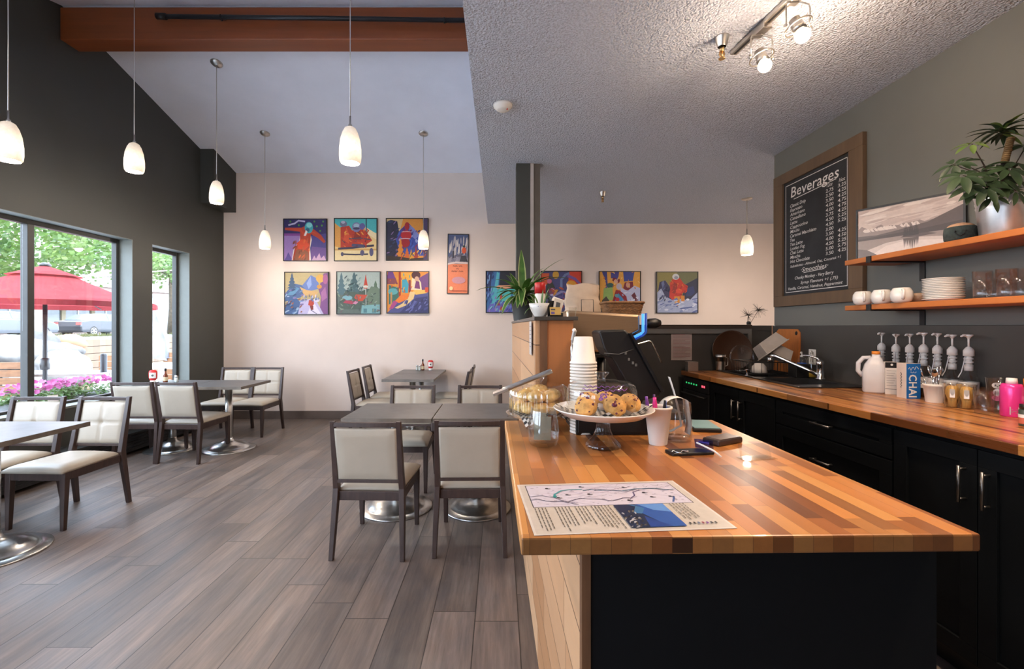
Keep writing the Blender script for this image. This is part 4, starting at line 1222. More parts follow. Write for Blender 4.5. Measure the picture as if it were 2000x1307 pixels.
mb = MB(); mb.tube([(-.058 + .008 * i, -.018 + .012 * math.sin(i * 1.7), .011 + .002 * math.cos(i)) for i in range(7)], .0022, 6); mb.build('chain', M['chrome'], po_)
px_, py_, pz_ = S(1376, 886, TOPZ)
ln = thing('badge_holder', 'blue plastic badge holder leaning over the wallet', 'badge', (px_, py_ + .004, TOPZ + .010), R(-28))
MB().cbox((0, 0, .018), (.052, .003, .05), (R(48), 0, 0)).build('sleeve', clear('blue_clear_plastic', (.45, .48, .90), .08, .4, .1), ln)
MB().cbox((.0, -.006, .022), (.03, .002, .014), (R(48), 0, 0)).build('insert', plain('violet_insert', (.10, .09, .42), .5), ln)
MB().tube([(-.02, -.015, .024), (.03, -.03, .008), (.05, -.036, -.006)], .0028, 6).build('pin', M['white'], ln)
px_, py_, pz_ = S(1478, 896, TOPZ)
ac = thing('acrylic_holder', 'clear acrylic card holder on the striped worktop, close to the aisle edge', 'card holder', (px_ - .002, py_ - .0, TOPZ), R(12))
MB().box(-.05, .055, -.022, .022, 0, .003).build('foot', M['acrylic'], ac)
MB().cbox((0, .005, .022), (.105, .0025, .042), (R(-14), 0, 0)).build('plate', M['acrylic'], ac)
# ------------------------------------------------------------------ printed and painted flat things
def ell(c, cx, cy, rx, ry, n=18, rot=0.0):
    p = []
    for i in range(n):
        a = 2 * PI * i / n; x, y = rx * math.cos(a), ry * math.sin(a)
        p.append((cx + x * math.cos(rot) - y * math.sin(rot), cy + x * math.sin(rot) + y * math.cos(rot)))
    return (c, p)
def rect(c, x0, y0, x1, y1): return (c, [(x0, y0), (x1, y0), (x1, y1), (x0, y1)])
def line(c, pts, w):
    """a brush line as a closed outline"""
    L = []; Rr = []
    for i, (x, y) in enumerate(pts):
        a = pts[max(0, i - 1)]; b = pts[min(len(pts) - 1, i + 1)]
        dx, dy = b[0] - a[0], b[1] - a[1]; d = math.hypot(dx, dy) or 1
        L.append((x - dy / d * w / 2, y + dx / d * w / 2)); Rr.append((x + dy / d * w / 2, y - dx / d * w / 2))
    return (c, L + Rr[::-1])
def dabs(seed, n, box, cols, s=.05, ang=None):
    r = random.Random(seed); out = []
    for k in range(n):
        x = r.uniform(box[0], box[2]); y = r.uniform(box[1], box[3]); a = r.uniform(0, PI) if ang is None else ang + r.uniform(-.4, .4)
        out.append(ell(cols[k % len(cols)], x, y, s * r.uniform(.6, 1.6), s * r.uniform(.2, .5), 7, a))
    return out
def fir(c, x, y, w, h, n=5):
    p = []; q = []
    for k in range(n):
        t = k / n
        p += [(x - w * (1 - t) * .5, y + h * t), (x - w * (1 - t) * .22, y + h * (t + .12))]
        q += [(x + w * (1 - t) * .5, y + h * t), (x + w * (1 - t) * .22, y + h * (t + .12))]
    return (c, p + [(x, y + h)] + q[::-1])
def clip01(p): return [(min(1, max(0, a)), min(1, max(0, b))) for a, b in p]
def art_mesh(name, polys, w, h, parent, M_=None, mat=None, eps=.00012):
    mb = MB(); k = 0
    for c, p in polys:
        p = clip01(p)
        q = []
        for a in p:
            if not q or abs(a[0] - q[-1][0]) + abs(a[1] - q[-1][1]) > 1e-5: q.append(a)
        if len(q) > 2 and abs(q[0][0] - q[-1][0]) + abs(q[0][1] - q[-1][1]) < 1e-5: q.pop()
        if len(q) < 3: continue
        ar = sum(q[i][0] * q[(i + 1) % len(q)][1] - q[(i + 1) % len(q)][0] * q[i][1] for i in range(len(q)))
        if abs(ar) < 1e-6: continue
        if ar < 0: q = q[::-1]
        mb.add([((a - .5) * w, (b - .5) * h, k * eps) for a, b in q], [tuple(range(len(q)))], 0, False, M_, hx(c))
        k += 1
    return mb.build(name, mat or M['print'], parent, fixn=False)
WALLM = Matrix(((1, 0, 0, 0), (0, 0, -1, 0), (0, 1, 0, 0), (0, 0, 0, 1)))      # XY drawing stood up on the back wall, facing the room

ART = {}
ART['ski_night'] = [rect('2a2160', 0, 0, 1, 1), rect('9a78b9', 0, 0, .46, .62), rect('7d3a8a', 0, .60, .5, .66), ('463c84', [(.5, 0), (1, 0), (1, .66), (.62, .6)]), ('6a4b8e', [(.6, 0), (1, 0), (1, .3), (.66, .34)]),
    ('c9a2c4', [(.66, 0), (.72, .12), (.76, .04), (.84, .18), (.88, .05), (.95, .12), (1, 0)]), line('c3b9da', [(.1, .86), (.25, .9), (.34, .97), (.5, .95)], .04), ('5b4a93', [(0, 0), (.2, 0), (.1, .2), (.05, .08)])] \
    + [ell('4c8b3a', x, y, .022, .026, 8) for x, y in ((.15, .95), (.35, .86), (.78, .83), (.9, .85), (.72, .95), (.93, .95), (.86, .72))] + \
    [('e6d9cf', [(.18, 0), (.22, .25), (.36, .48), (.4, .68), (.62, .68), (.66, .5), (.62, .3), (.64, 0)]), ('b33a1e', [(.2, 0), (.25, .28), (.38, .5), (.38, .7), (0.02, .74), (.02, .80), (.42, .80), (.5, .84), (.66, .80), (.88, .62), (.99, .46), (.95, .42), (.8, .55), (.64, .64), (.62, .4), (.6, .2), (.6, 0)]),
    ('d9481f', [(.34, .28), (.3, .42), (.42, .52), (.56, .48), (.6, .36), (.5, .26)]), ('8f5236', [(.22, 0), (.3, .26), (.5, .25), (.58, .2), (.58, 0)]), ('c9401d', [(.1, .76), (.4, .78), (.5, .6), (.6, .74), (.8, .64), (.6, .68), (.5, .54), (.4, .7)]),
    ell('3aa3ad', .59, .80, .10, .14, 18), ell('86d3d3', .6, .86, .07, .06, 12), ell('2b5f77', .56, .74, .05, .05, 12), ('e3ddd5', [(.47, .6), (.52, .6), (.56, .7), (.52, .74)])] + dabs(3, 26, (.22, .02, .6, .5), ['c2552f', '7a3c28', 'e0652e', '9a4426'], .04, 1.2)
ART['sled'] = [rect('e9c98a', 0, 0, 1, 1), ('49b2b4', [(0, .68), (0, 1), (1, 1), (1, .66), (.6, .74), (.3, .72)]), ('e2a14e', [(0, .9), (.2, .74), (.16, .3), (0, .34)]), ('f0dcae', [(.62, .74), (1, .5), (1, .64), (.72, .82)]), rect('2b4a55', .74, .66, .77, 1),
    rect('efd9a5', 0, 0, 1, .26), rect('d3a560', 0, .24, 1, .28), ('b8341d', [(.14, .3), (.14, .8), (.34, .84), (.42, .72), (.6, .78), (.74, .72), (.9, .48), (.72, .36), (.3, .28)]), ('d6502a', [(.2, .5), (.28, .8), (.36, .6), (.34, .4)]), ('8d2417', [(.44, .5), (.5, .74), (.6, .72), (.64, .48)]),
    ell('6f6b82', .21, .88, .085, .075), ell('b2b0c6', .20, .92, .05, .035), ell('7c78a4', .52, .80, .105, .12), ell('5e5a90', .66, .82, .07, .08), ell('9fb9cb', .52, .84, .07, .05), ell('3e3c5c', .52, .77, .08, .03),
    line('3d3950', [(.34, .52), (.6, .54), (.86, .50)], .025), line('35324c', [(.08, .28), (.4, .3), (.74, .34), (.94, .36)], .05), ('4b4768', [(.4, .34), (.7, .3), (.72, .38), (.42, .4)]), line('302d45', [(.2, .15), (.5, .14), (.8, .15)], .035), ell('4a4664', .18, .15, .035, .05), ell('5a567a', .66, .18, .05, .07), ell('5a567a', .88, .2, .05, .1)] + dabs(5, 30, (.16, .34, .8, .74), ['e0752c', 'a02a17', 'cc421f', '57304a', 'e89a3c'], .04)
ART['mountain'] = [rect('dd9238', 0, 0, 1, 1), ('d7b985', [(0, .4), (0, 1), (.4, 1), (.3, .6)]), ('3a4fa6', [(.12, .3), (.3, .7), (.52, .92), (.75, .66), (.9, .36), (.9, .1), (.1, .1)]), ('7b86c9', [(.5, .9), (.58, .6), (.7, .5), (.8, .6), (.66, .78)]), ('6b2f74', [(.26, .5), (.46, .88), (.42, .5), (.36, .36)]),
    ('22203c', [(0, 0), (0, .9), (.1, .98), (.26, .94), (.3, .7), (.22, .5), (.28, .3), (.3, 0)])] + dabs(8, 30, (.0, .1, .28, .95), ['17162a', '2c3a5e', '8a6a9a', '1d2440'], .05, .6) + dabs(9, 36, (.3, .3, .85, .75), ['4a63c0', '7f2b62', '31408c', '98a7dd', '5a2d80'], .05, 1.0) + \
    [ell('a51824', .50, .82, .06, .10), ell('b71b22', .48, .60, .13, .12), ell('9c1422', .46, .42, .11, .12), line('d8b8c4', [(.38, .68), (.5, .69), (.62, .68)], .015), line('d8b8c4', [(.34, .51), (.46, .52), (.58, .51)], .015), fir('d9862b', .34, .04, .26, .5), fir('c9611f', .5, .0, .22, .3), fir('dc9a2e', .6, .02, .14, .24), fir('a23a2a', .72, .02, .16, .3), ('30231c', [(0, 0), (1, 0), (1, .06), (.6, .03), (.3, .08), (0, .1)]), ('4a3a5e', [(.9, 0), (1, 0), (1, 1), (.88, 1), (.92, .6)])] + dabs(10, 24, (.3, .02, .98, .3), ['e0a03a', 'b9451f', '4d6a3a', '7d2f2a', 'e8b552'], .035, 1.3)
ART['hillside'] = [rect('b3a377', 0, 0, 1, 1), ('5f77b5', [(.34, .62), (.6, .94), (.74, .86), (.82, .62), (.6, .56)]), ('8aa0d3', [(.5, .74), (.6, .92), (.62, .7), (.55, .6)]), ('47628f', [(0, .5), (.2, .74), (.38, .7), (.5, .56), (.36, .4), (0, .3)]), ('5b8bb0', [(.04, .46), (.22, .66), (.34, .62), (.2, .46)]), ('caa36a', [(.34, .66), (.5, .58), (.78, .54), (.72, .42), (.44, .46)]),
    ('7b4a86', [(.8, 0), (.84, .4), (.78, .6), (.9, .98), (1, 1), (1, 0)]), ('a2679c', [(.86, .3), (.84, .52), (.94, .66), (.98, .4)]), ('3e5b8c', [(0, .16), (.12, .42), (.3, .36), (.4, .2), (.3, 0), (0, 0)]), ('b7b0d6', [(.3, 0), (.36, .3), (.56, .36), (.72, .34), (.9, 0)]), ('d9d3e6', [(.52, 0), (.6, .2), (.66, .3), (.72, .2), (.84, 0)]), ell('d3cfe4', .74, .34, .07, .05), ('b23a26', [(.56, .34), (.54, .22), (.62, .18), (.68, .24), (.66, .34)]), ('7d2c24', [(.58, .2), (.6, .1), (.66, .1), (.66, .2)]), line('5a557f', [(.6, .1), (.74, 0)], .02), fir('3a5473', .16, .62, .24, .38), ell('d0a24a', .82, .86, .1, .1), ell('c98f3a', .8, .66, .06, .05), ell('a85a8e', .94, .84, .06, .12)] + dabs(12, 44, (0, .02, .42, .6), ['6d8fc0', '2f466e', '7a6a9e', '8c5a4a', '9cb3d0'], .04, .5) + dabs(13, 20, (.4, .32, .8, .46), ['6f86ba', 'c8c3dc', '54688f'], .03, 1.3)
ART['forest'] = [rect('aab9b4', 0, 0, 1, 1), rect('5c6c68', 0, 0, 1, .5), fir('4f6f7a', .1, .45, .3, .55), fir('45646b', .4, .4, .42, .62), fir('5f7f80', .33, .4, .2, .45), fir('57705c', .9, .3, .36, .5), ('4a5d55', [(0, .2), (.2, .55), (.5, .5), (.7, .6), (1, .55), (1, .1), (0, .1)]), ('6a7f6d', [(.7, .5), (.8, .66), (1, .6), (1, .2), (.72, .2)]),
    ('c0402c', [(.62, .64), (.67, .95), (.72, .66), (.70, .6), (.64, .6)]), line('cfd6cf', [(.67, .6), (.68, .2)], .015), ell('d9d5c8', .67, .65, .06, .03), ('c24c36', [(.4, .38), (.44, .46), (.72, .45), (.6, .3), (.5, .3)]), ('a83a52', [(.14, .26), (.2, .32), (.44, .3), (.36, .22)]), ell('7fb0bf', .24, .38, .12, .06), ('c886a6', [(.36, .24), (.44, .31), (.5, .28), (.44, .22)]), ('79aab0', [(.56, 0), (.58, .2), (1, .22), (1, 0)]), rect('4f7f8a', .62, .02, .70, .12), rect('4f7f8a', .82, .02, .92, .12)] + dabs(15, 40, (.02, .05, .98, .5), ['3f514e', '7d9080', '57696f', '6c5a62', '8a9a8c'], .04) + dabs(16, 26, (.2, .5, .6, .95), ['3c5a62', '6d8d90', '2f474e'], .035, .8)
ART['lounge'] = [rect('d98a33', 0, 0, 1, 1), ('4a4f86', [(0, 0), (1, 0), (1, .5), (.6, .46), (.3, .3)]), ('6b3f78', [(.76, .5), (.72, .82), (1, .98), (1, .5)]), ('80404a', [(0, .7), (0, .92), (.2, .86), (.26, .7)]), ('6b3a80', [(0, .84), (.02, 1), (.14, 1), (.2, .84)]), ('3a6a60', [(.04, .2), (.04, .68), (.3, .6), (.34, .3)]), ell('5aa3a8', .14, .52, .12, .08), rect('b98650', .08, .12, .12, .5), rect('a83420', .28, .4, .33, 1), rect('e6a63a', .34, .78, .64, .98), ('3f9db5', [(.36, .5), (.36, .8), (.46, .84), (.52, .7), (.5, .48)]), rect('7d2f3a', .52, .5, .57, .8),
    ('dfcfae', [(.58, .56), (.6, .84), (.72, .9), (.82, .74), (.84, .56)]), ell('4b1f28', .70, .92, .11, .10), ell('caa086', .72, .82, .055, .07), ('71306a', [(.66, .6), (.7, .78), (.78, .76), (.8, .58)]), ('e0b55c', [(.6, .5), (.66, .56), (.98, .56), (.96, .48), (.7, .44)]), ('dcc08a', [(.18, .12), (.36, .22), (.52, .38), (.56, .52), (.68, .5), (.64, .34), (.46, .18), (.26, .1)]), ('e07828', [(.16, .26), (.34, .44), (.54, .46), (.5, .34), (.3, .24)]), ('a3417e', [(.04, .08), (.16, .3), (.26, .26), (.14, .1)]), ('34386b', [(.3, 0), (.5, .2), (.7, .36), (.98, .4), (1, 0)]), ('5a60a0', [(.5, .06), (.66, .3), (.72, .28), (.6, .04)]), rect('c94a26', .92, .5, 1, .62)] + dabs(18, 30, (.36, .02, .98, .36), ['454c86', '2c2f5c', '6a70ac'], .05, .9) + dabs(19, 22, (.04, .5, .6, .95), ['d9a23a', 'c65a26', '58a0a6', '8a3a6a'], .035, 1.4)
ART['poster'] = [rect('e8825a', 0, 0, 1, 1), rect('4f5d86', 0, .52, 1, 1), rect('8a8494', 0, .5, 1, .62)] + dabs(22, 44, (.05, .66, .98, .9), ['cfc6c4', 'e2dad4', 'b8b0b6', '6a6a84'], .07, 1.4) + dabs(23, 24, (.02, .52, .98, .66), ['6f6b80', '8f8a9c', '595668'], .07, .2) + \
    [('33323e', [(.58, .54), (.66, .64), (.9, .64), (.98, .54)]), ell('d9562a', .8, .73, .11, .055), ell('3a4a3e', .8, .80, .06, .02), ('2b2b38', [(.22, .6), (.24, .72), (.3, .72), (.3, .6)]), ('d7c2c0', [(0, .48), (.4, .51), (1, .5), (1, .53), (.4, .54), (0, .51)]), ell('c98f9c', .55, .22, .34, .06, 20), ell('f1cf9a', .18, .08, .09, .035), rect('b5503c', .1, .035, .96, .045)]
_r = random.Random(5)
for (y, a, b, n) in ((.462, .26, .74, 8), (.415, .44, .56, 2), (.372, .2, .8, 10)):
    for k in range(n):
        x = a + (b - a) * k / n
        if n > 4 and k == n // 2: continue
        ART['poster'] += [rect('5c2a22', x, y - .011, x + (b - a) / n * .35, y + .011), rect('5c2a22', x, y - .011 if k % 2 else y + .005, x + (b - a) / n * .8, y + (.011 if not k % 2 else -.005))]
ART['blue_trees'] = [rect('3d6fa8', 0, 0, 1, 1), ('1c2030', [(.3, .5), (.34, 1), (1, 1), (1, .6), (.6, .55)]), ('2c3a6b', [(0, .2), (0, 1), (.14, 1), (.1, .5)]), ('58b4c4', [(.1, .2), (.12, .6), (.2, .62), (.26, 1), (.32, .96), (.28, .56), (.24, .2)]), ('e0a07a', [(.22, .62), (.3, .56), (.66, .6), (.6, .66), (.3, .66)]), ('4fbfb8', [(.24, .3), (.3, .58), (.7, .56), (1, .5), (1, .2)]), ('6a6cc0', [(0, 0), (.1, .2), (.4, .24), (.7, .2), (1, .3), (1, 0)])] + dabs(30, 60, (0, .02, .98, .5), ['6f8fd6', '4a4fa0', '7fc8d0', '3a5fa0', '9a7cc4'], .05, 1.2) + [fir('b03a34', .36, .32, .1, .16), fir('a33050', .5, .18, .1, .14), fir('8a2f5a', .3, .16, .1, .14), fir('b83a2e', .36, .04, .1, .12)] + dabs(31, 24, (0, .4, .16, 1), ['5a7fc0', '26356a', '7aa3d6'], .04, 1.4)
ART['swirl'] = [rect('4a4a78', 0, 0, 1, 1), ('d2452e', [(.66, .62), (.7, 1), (1, 1), (1, .7)]), ('cf5a34', [(0, .6), (0, .96), (.2, .96), (.16, .7)]), ell('d0a03c', .36, .92, .08, .1), ell('dd9a30', .76, .66, .14, .12, 16, -.5), line('6f7fa8', [(.5, .6), (.5, .8), (.6, .92), (.7, .96)], .06), line('7a5a9a', [(.66, .9), (.84, .82), (1, .68)], .07), ('3a3f38', [(.1, .5), (.2, .9), (.34, .6), (.26, .4)]), line('8d8ab8', [(.3, .4), (.5, .5), (.7, .46), (.95, .5)], .06), ell('8a3a5e', .28, .5, .1, .1), ell('c76a8a', .2, .76, .06, .06)] + dabs(34, 50, (.02, .02, .98, .6), ['6a5a98', '3c3f70', 'b0503c', 'a9a3c8', 'c98a3a'], .06)
ART['top_hats'] = [rect('dfa044', 0, 0, 1, 1), ('3d3f86', [(.06, 1), (.16, .7), (.14, .66), (.2, .66), (.18, 1)]), ('45408c', [(.27, 1), (.28, .84), (.46, .84), (.48, 1)]), ('7a1f30', [(.3, .8), (.34, .86), (.5, .82), (.5, .74), (.4, .72)]), ('3a4a9a', [(.58, 1), (.6, .76), (.82, .78), (.86, 1)]), ('7b2436', [(.58, .6), (.62, .74), (.82, .76), (.84, .6), (.72, .5)]), ell('d39a86', .70, .68, .05, .07), ell('d8a58e', .40, .76, .05, .06), ell('2f5a58', .26, .66, .09, .07), ('8fae62', [(.08, .3), (.1, .6), (.32, .62), (.34, .3)]), ell('bdb3c4', .48, .64, .07, .08), ('b9bcde', [(.5, .1), (.52, .62), (.62, .56), (.7, .54), (.86, .66), (1, .6), (1, 0), (.74, 0)]), ('651d34', [(.78, .42), (.86, .5), (.96, .3), (.88, .28)]), ('8d1a2a', [(.26, 0), (.32, .3), (.4, .56), (.5, .54), (.66, .4), (.74, 0)]), ('3a7fb4', [(.36, 0), (.38, .3), (.46, .48), (.58, .34), (.64, 0)]), ell('b5243a', .44, .32, .05, .05), ell('5a8f9a', .42, .42, .05, .04), ('4a4038', [(0, 0), (.06, .3), (.16, .4), (.26, .26), (.24, 0)])] + dabs(36, 26, (.0, .6, 1, 1), ['e3ae58', 'c9772e', '514a94', 'e9c07a'], .035) + dabs(37, 20, (.55, .02, .98, .5), ['cfd0ea', '9fa3cf', 'dcdcf0'], .04)
ART['red_skier'] = [rect('8a8048', 0, 0, 1, 1), ('6a6c4c', [(.5, .6), (.5, 1), (1, 1), (1, .6)]), ('2b2c58', [(0, .4), (.06, .76), (.2, .8), (.34, .6), (.4, .3), (0, .2)]), ('232a4a', [(.6, .3), (.7, .7), (1, .86), (1, .3)]), ('a3aed2', [(0, 0), (0, .5), (.1, .6), (.2, .4), (.4, .3), (.6, .34), (.8, .3), (1, .5), (1, 0)]), ('5f6a98', [(.1, .74), (.16, .8), (.2, .6), (.14, .54)]), ('23336b', [(.72, .4), (.74, .6), (.9, .66), (.94, .5), (.86, .42)]),
    ('c22a1e', [(.3, .38), (.32, .72), (.4, .86), (.56, .86), (.66, .72), (.76, .66), (.74, .54), (.62, .48), (.6, .36), (.4, .3)]), ('8f1d1a', [(.36, .5), (.42, .76), (.5, .7), (.48, .44)]), ell('d8412e', .54, .54, .08, .06), ell('cdd0d6', .46, .89, .085, .075), ell('8b90a0', .47, .87, .05, .04), ('cf8a2c', [(.42, .4), (.44, .22), (.5, .14), (.56, .24), (.56, .4)]), ('d0812a', [(.58, .42), (.6, .28), (.68, .28), (.68, .42)]), line('4d5f9a', [(.02, .06), (.2, .18), (.4, .2), (.6, .1), (.9, .14)], .03)] + dabs(40, 40, (0, .02, 1, .34), ['b9c4e2', '7f8fc0', 'd5dcf0', '5c6ba6'], .06, .3) + dabs(41, 22, (.32, .4, .72, .8), ['d9402a', '9a1f1c', 'e27a2e', 'b03028'], .035) + dabs(42, 14, (0, .3, .3, .7), ['1f2548', '3a3f70', 'c0c8e0'], .04, 1.3)

def painting(label, art, x0, y0, x1, y1, tilt=0.0, cat='painting', g='framed paintings on the beige wall', fw=.009, dep=.032):
    Y = YB - dep
    k = Y / 900
    w, h = (x1 - x0) * k, (y1 - y0) * k
    cx, cz = ((x0 + x1) / 2 - 976) * k, EYE - ((y0 + y1) / 2 - 637) * k
    t = thing('framed_painting' if cat == 'painting' else 'framed_poster', label, cat, (cx, YB - .002, cz), 0, g)
    t.rotation_euler = (0, R(tilt), 0)
    mb = MB(); a, b = w / 2, h / 2
    mb.box(-a, a, -dep, 0, b - fw, b).box(-a, a, -dep, 0, -b, -b + fw).box(-a, -a + fw, -dep, 0, -b + fw, b - fw).box(a - fw, a, -dep, 0, -b + fw, b - fw)
    mb.build('frame', M['black'], t)
    MB().box(-a + fw, a - fw, -dep + .010, -.002, -b + fw, b - fw).build('backing', M['black'], t)
    art_mesh('canvas', ART[art], w - 2 * fw - .004, h - 2 * fw - .004, t, Matrix.Translation((0, -dep + .0098, 0)) @ WALLM)
    return t
painting('framed painting of a red jumper in a turquoise helmet under a purple sky', 'ski_night', 553, 427, 638, 510)
painting('framed painting of red sledders with grey helmets on cream ground', 'sled', 652, 426, 736.5, 510)
painting('framed painting of a blue mountain with red shapes and orange trees', 'mountain', 753.5, 426, 836.5, 509)
painting('framed painting of a lone red skier below blue and violet hills', 'hillside', 555, 531, 641.5, 615)
painting('framed painting of a grey green forest with a closed red umbrella', 'forest', 656.5, 530, 743, 614)
painting('framed painting of a person lounging, orange and yellow above dark blue', 'lounge', 754.5, 529.5, 838, 612.5)
painting('narrow tall framed poster, snowy trees above and salmon pink below', 'poster', 873.5, 457, 915, 574, .9, 'poster', None, .008, .02)
painting('framed painting of blue and teal snowy trees, partly behind the bar plant', 'blue_trees', 948.5, 529, 1031, 611)
painting('framed painting of purple, red and orange swirls behind the column', 'swirl', 1056, 529, 1137, 611)
painting('framed painting of people in tall blue hats, above the wicker basket', 'top_hats', 1170, 529.5, 1252, 612)
painting('framed painting of a skier in red on blue white snow, farthest along the wall', 'red_skier', 1282.5, 530.5, 1364, 612)

# notice on the pony wall
nt_ = art_mesh('wall_notice', [rect('b9a9a4', 0, 0, 1, 1)] + [rect('9a7f80' if k % 3 else 'a0606a', .08, .92 - k * .052, .08 + (.84 if k % 4 else .6), .935 - k * .052) for k in range(17)], .186, .247, None, WALLM, eps=.0003)
p = P(1331, 677, 4.137); nt_.location = (p[0], 4.1365, p[2]); tag(nt_, 'faded printed notice pinned to the dark pony wall beyond the register', 'notice')

# map sheet
ART['sheet'] = [rect('c9bfb4', 0, 0, 1, 1), rect('d8d0c8', .0, .0, 1, .012), rect('d8d0c8', 0, 0, .012, 1), rect('d8d0c8', .988, 0, 1, 1), rect('d8d0c8', 0, .985, 1, 1), rect('2a2733', .045, .475, .952, .965), rect('cfc8d6', .05, .482, .947, .958)]
_r = random.Random(11)
for k in range(22):
    x = _r.uniform(.06, .8); y = _r.uniform(.5, .94); pts = [(x, y)]
    for j in range(7): x = min(.94, x + _r.uniform(.01, .05)); y = min(.95, max(.49, y + _r.uniform(-.035, .035))); pts.append((x, y))
    ART['sheet'].append(line(['8b7f9c', '6f6a86', 'a3869c', '9a94a8'][k % 4], pts, .0035))
for k in range(90):
    x, y = _r.uniform(.06, .93), _r.uniform(.49, .94); ART['sheet'].append(rect(['6d6a80', '9a8f9f', '8a8698'][k % 3], x, y, x + _r.uniform(.006, .022), y + .006))
wav = lambda y0, amp, n, a, b, ph: [(a + (b - a) * i / n, y0 + amp * math.sin(i * .9 + ph) + amp * .5 * math.sin(i * 2.1)) for i in range(n + 1)]
ART['sheet'] += [line('3f8f96', [(.19, .66), (.2, .74), (.25, .82), (.31, .84), (.38, .84)], .014), line('34667c', wav(.80, .02, 12, .38, .93, .4), .011), line('3d4560', wav(.79, .025, 12, .45, .9, .4), .006), line('4c4560', wav(.60, .03, 14, .05, .62, 1), .008), line('5b5478', [(.62, .6), (.66, .66), (.67, .74), (.72, .78)], .008), line('4a5f92', [(.84, .5), (.87, .58), (.88, .62)], .012), line('56506c', [(.05, .7), (.12, .72), (.19, .66), (.24, .56), (.3, .5)], .006), ell('2b8a86', .195, .69, .012, .022, 8)]
for x, y in ((.17, .88), (.38, .9), (.64, .86), (.27, .72), (.4, .72), (.21, .66), (.73, .72), (.75, .62), (.86, .62), (.6, .56)):
    ART['sheet'] += [ell('24242c', x, y, .010, .013, 8), rect('2c2c34', x, y - .012, x + .022, y - .004)]
for x0, n, y0, y1 in ((.05, 4, .02, .46), (.16, 5, .02, .46), (.27, 4, .1, .46), (.36, 6, .02, .46), (.80, 5, .12, .46)):
    for k in range(n):
        x = x0 + k * .019; yy = y1
        a = y0 + .25 * _r.random() * (y1 - y0)
        while yy > a + .02:
            L_ = _r.uniform(.02, .06); ART['sheet'].append(rect('6a6258', x, max(a, yy - L_), x + .0055, yy)); yy -= L_ + .012
ART['sheet'] += [rect('2c56a0', .485, .05, .765, .46), ('5f8fcf', [(.62, .46), (.765, .46), (.765, .3), (.68, .34)]), ('1d2c4a', [(.485, .46), (.6, .46), (.64, .38), (.60, .3), (.63, .2), (.68, .05), (.485, .05)]), ('3f6f9c', [(.56, .3), (.6, .42), (.56, .46), (.59, .46), (.64, .38), (.6, .28)]), ('20408a', [(.58, .05), (.6, .24), (.66, .12), (.7, .05)]), ] + dabs(50, 40, (.49, .06, .57, .34), ['8f8f96', '4a4238', 'b5b3b6', '2a2a30', '6a665e'], .016, 1.2) + \
    [rect(c, .79 + k * .022, .075, .80 + k * .022, .105) for k, c in enumerate(['2b2b30', '2b2b30', '5a6a8a', '8a2f4a', '7a3a8a', '2b2b30', '2b2b30'])]
sm = MB().box(-.198, .198, -.137, .137, 0, .0006)
so_ = thing('map_sheet', 'laminated sheet with a map and a blue photo lying on the striped worktop', 'map', (.251, 1.012, TOPZ + .0006), R(4.6))
sm.build('backing', M['paper'], so_)
art_mesh('print', ART['sheet'], .396, .274, so_, Matrix.Translation((0, 0, .0008)), M['print_gloss'], 1e-6 * 6)

# ------------------------------------------------------------------ chalkboard on the dark wall
SIDE = Matrix(((0, 0, -1, 0), (-1, 0, 0, 0), (0, 1, 0, 0), (0, 0, 0, 1)))     # XY drawing on the wall at XR: x runs towards the camera
cb_ = thing('chalkboard_menu', 'tall chalkboard drinks menu in a rough wooden frame', 'menu board', (XR - .001, 3.483, 2.055))
hw, hh, iw, ih = .4865, .552, .365, .466
mb = MB()
mb.box(-.032, 0, -hw, hw, ih, hh).box(-.032, 0, -hw, hw, -hh, -ih).box(-.032, 0, -hw, -iw, -ih, ih).box(-.032, 0, iw, hw, -ih, ih)
mb.build('frame', M['barn'], cb_, bevel=.003)
MB().box(-.016, -.002, -iw, iw, -ih, ih).build('board', M['chalk_board'], cb_)
cm = MB()
def chalk_text(body, u, v, width, cap, shear=.25):
    vv, ff = text_geo(body, 1.0, Matrix.Identity(4), .004, shear)
    x0 = min(p.x for p in vv); x1 = max(p.x for p in vv)
    sx = width / (x1 - x0); sy = cap / .70
    cm.add([((p.x - x0) * sx - iw + u, p.y * sy - ih + v, .0168) for p in vv], ff, 0, False, SIDE)
b0 = .025
for a in (rect('x', b0, b0, 2 * iw - b0, b0 + .005), rect('x', b0, 2 * ih - b0 - .005, 2 * iw - b0, 2 * ih - b0), rect('x', b0, b0, b0 + .005, 2 * ih - b0), rect('x', 2 * iw - b0 - .005, b0, 2 * iw - b0, 2 * ih - b0)):
    cm.add([(x - iw, y - ih, .0166) for x, y in a[1]], [(0, 1, 2, 3)], 0, False, SIDE)
chalk_text('Beverages', .095, .795, .53, .082, .1)
a = line('x', [(.13, .775), (.4, .783), (.60, .79)], .005); cm.add([(x - iw, y - ih, .0166) for x, y in a[1]], [tuple(range(len(a[1])))], 0, False, SIDE)
chalk_text('12oz', .505, .757, .06, .026); chalk_text('16oz', .625, .757, .06, .026)
ITEMS = [('Classic Drip', .19, '2.75', '3.25'), ('Espresso', .15, '3.50', '4.25'), ('Americano', .18, '3.50', '4.25'), ('Canadiano', .19, '4.00', '4.75'), ('Latte', .09, '4.00', '4.75'), ('Cappuccino', .215, '3.75', '4.25'), ('Mocha', .115, '4.50', '5.25'),
         ('Caramel Macchiato', .31, '4.50', '5.25'), ('Tea', .055, '3.00', ''), ('Tea Latte', .155, '3.50', '4.25'), ('London Fog', .18, '4.00', '4.50'), ('Chai Latte', .165, '4.50', '5.25'), ('Matcha', .125, '5.00', '5.75'), ('Hot Chocolate', .235, '3.50', '4.25')]
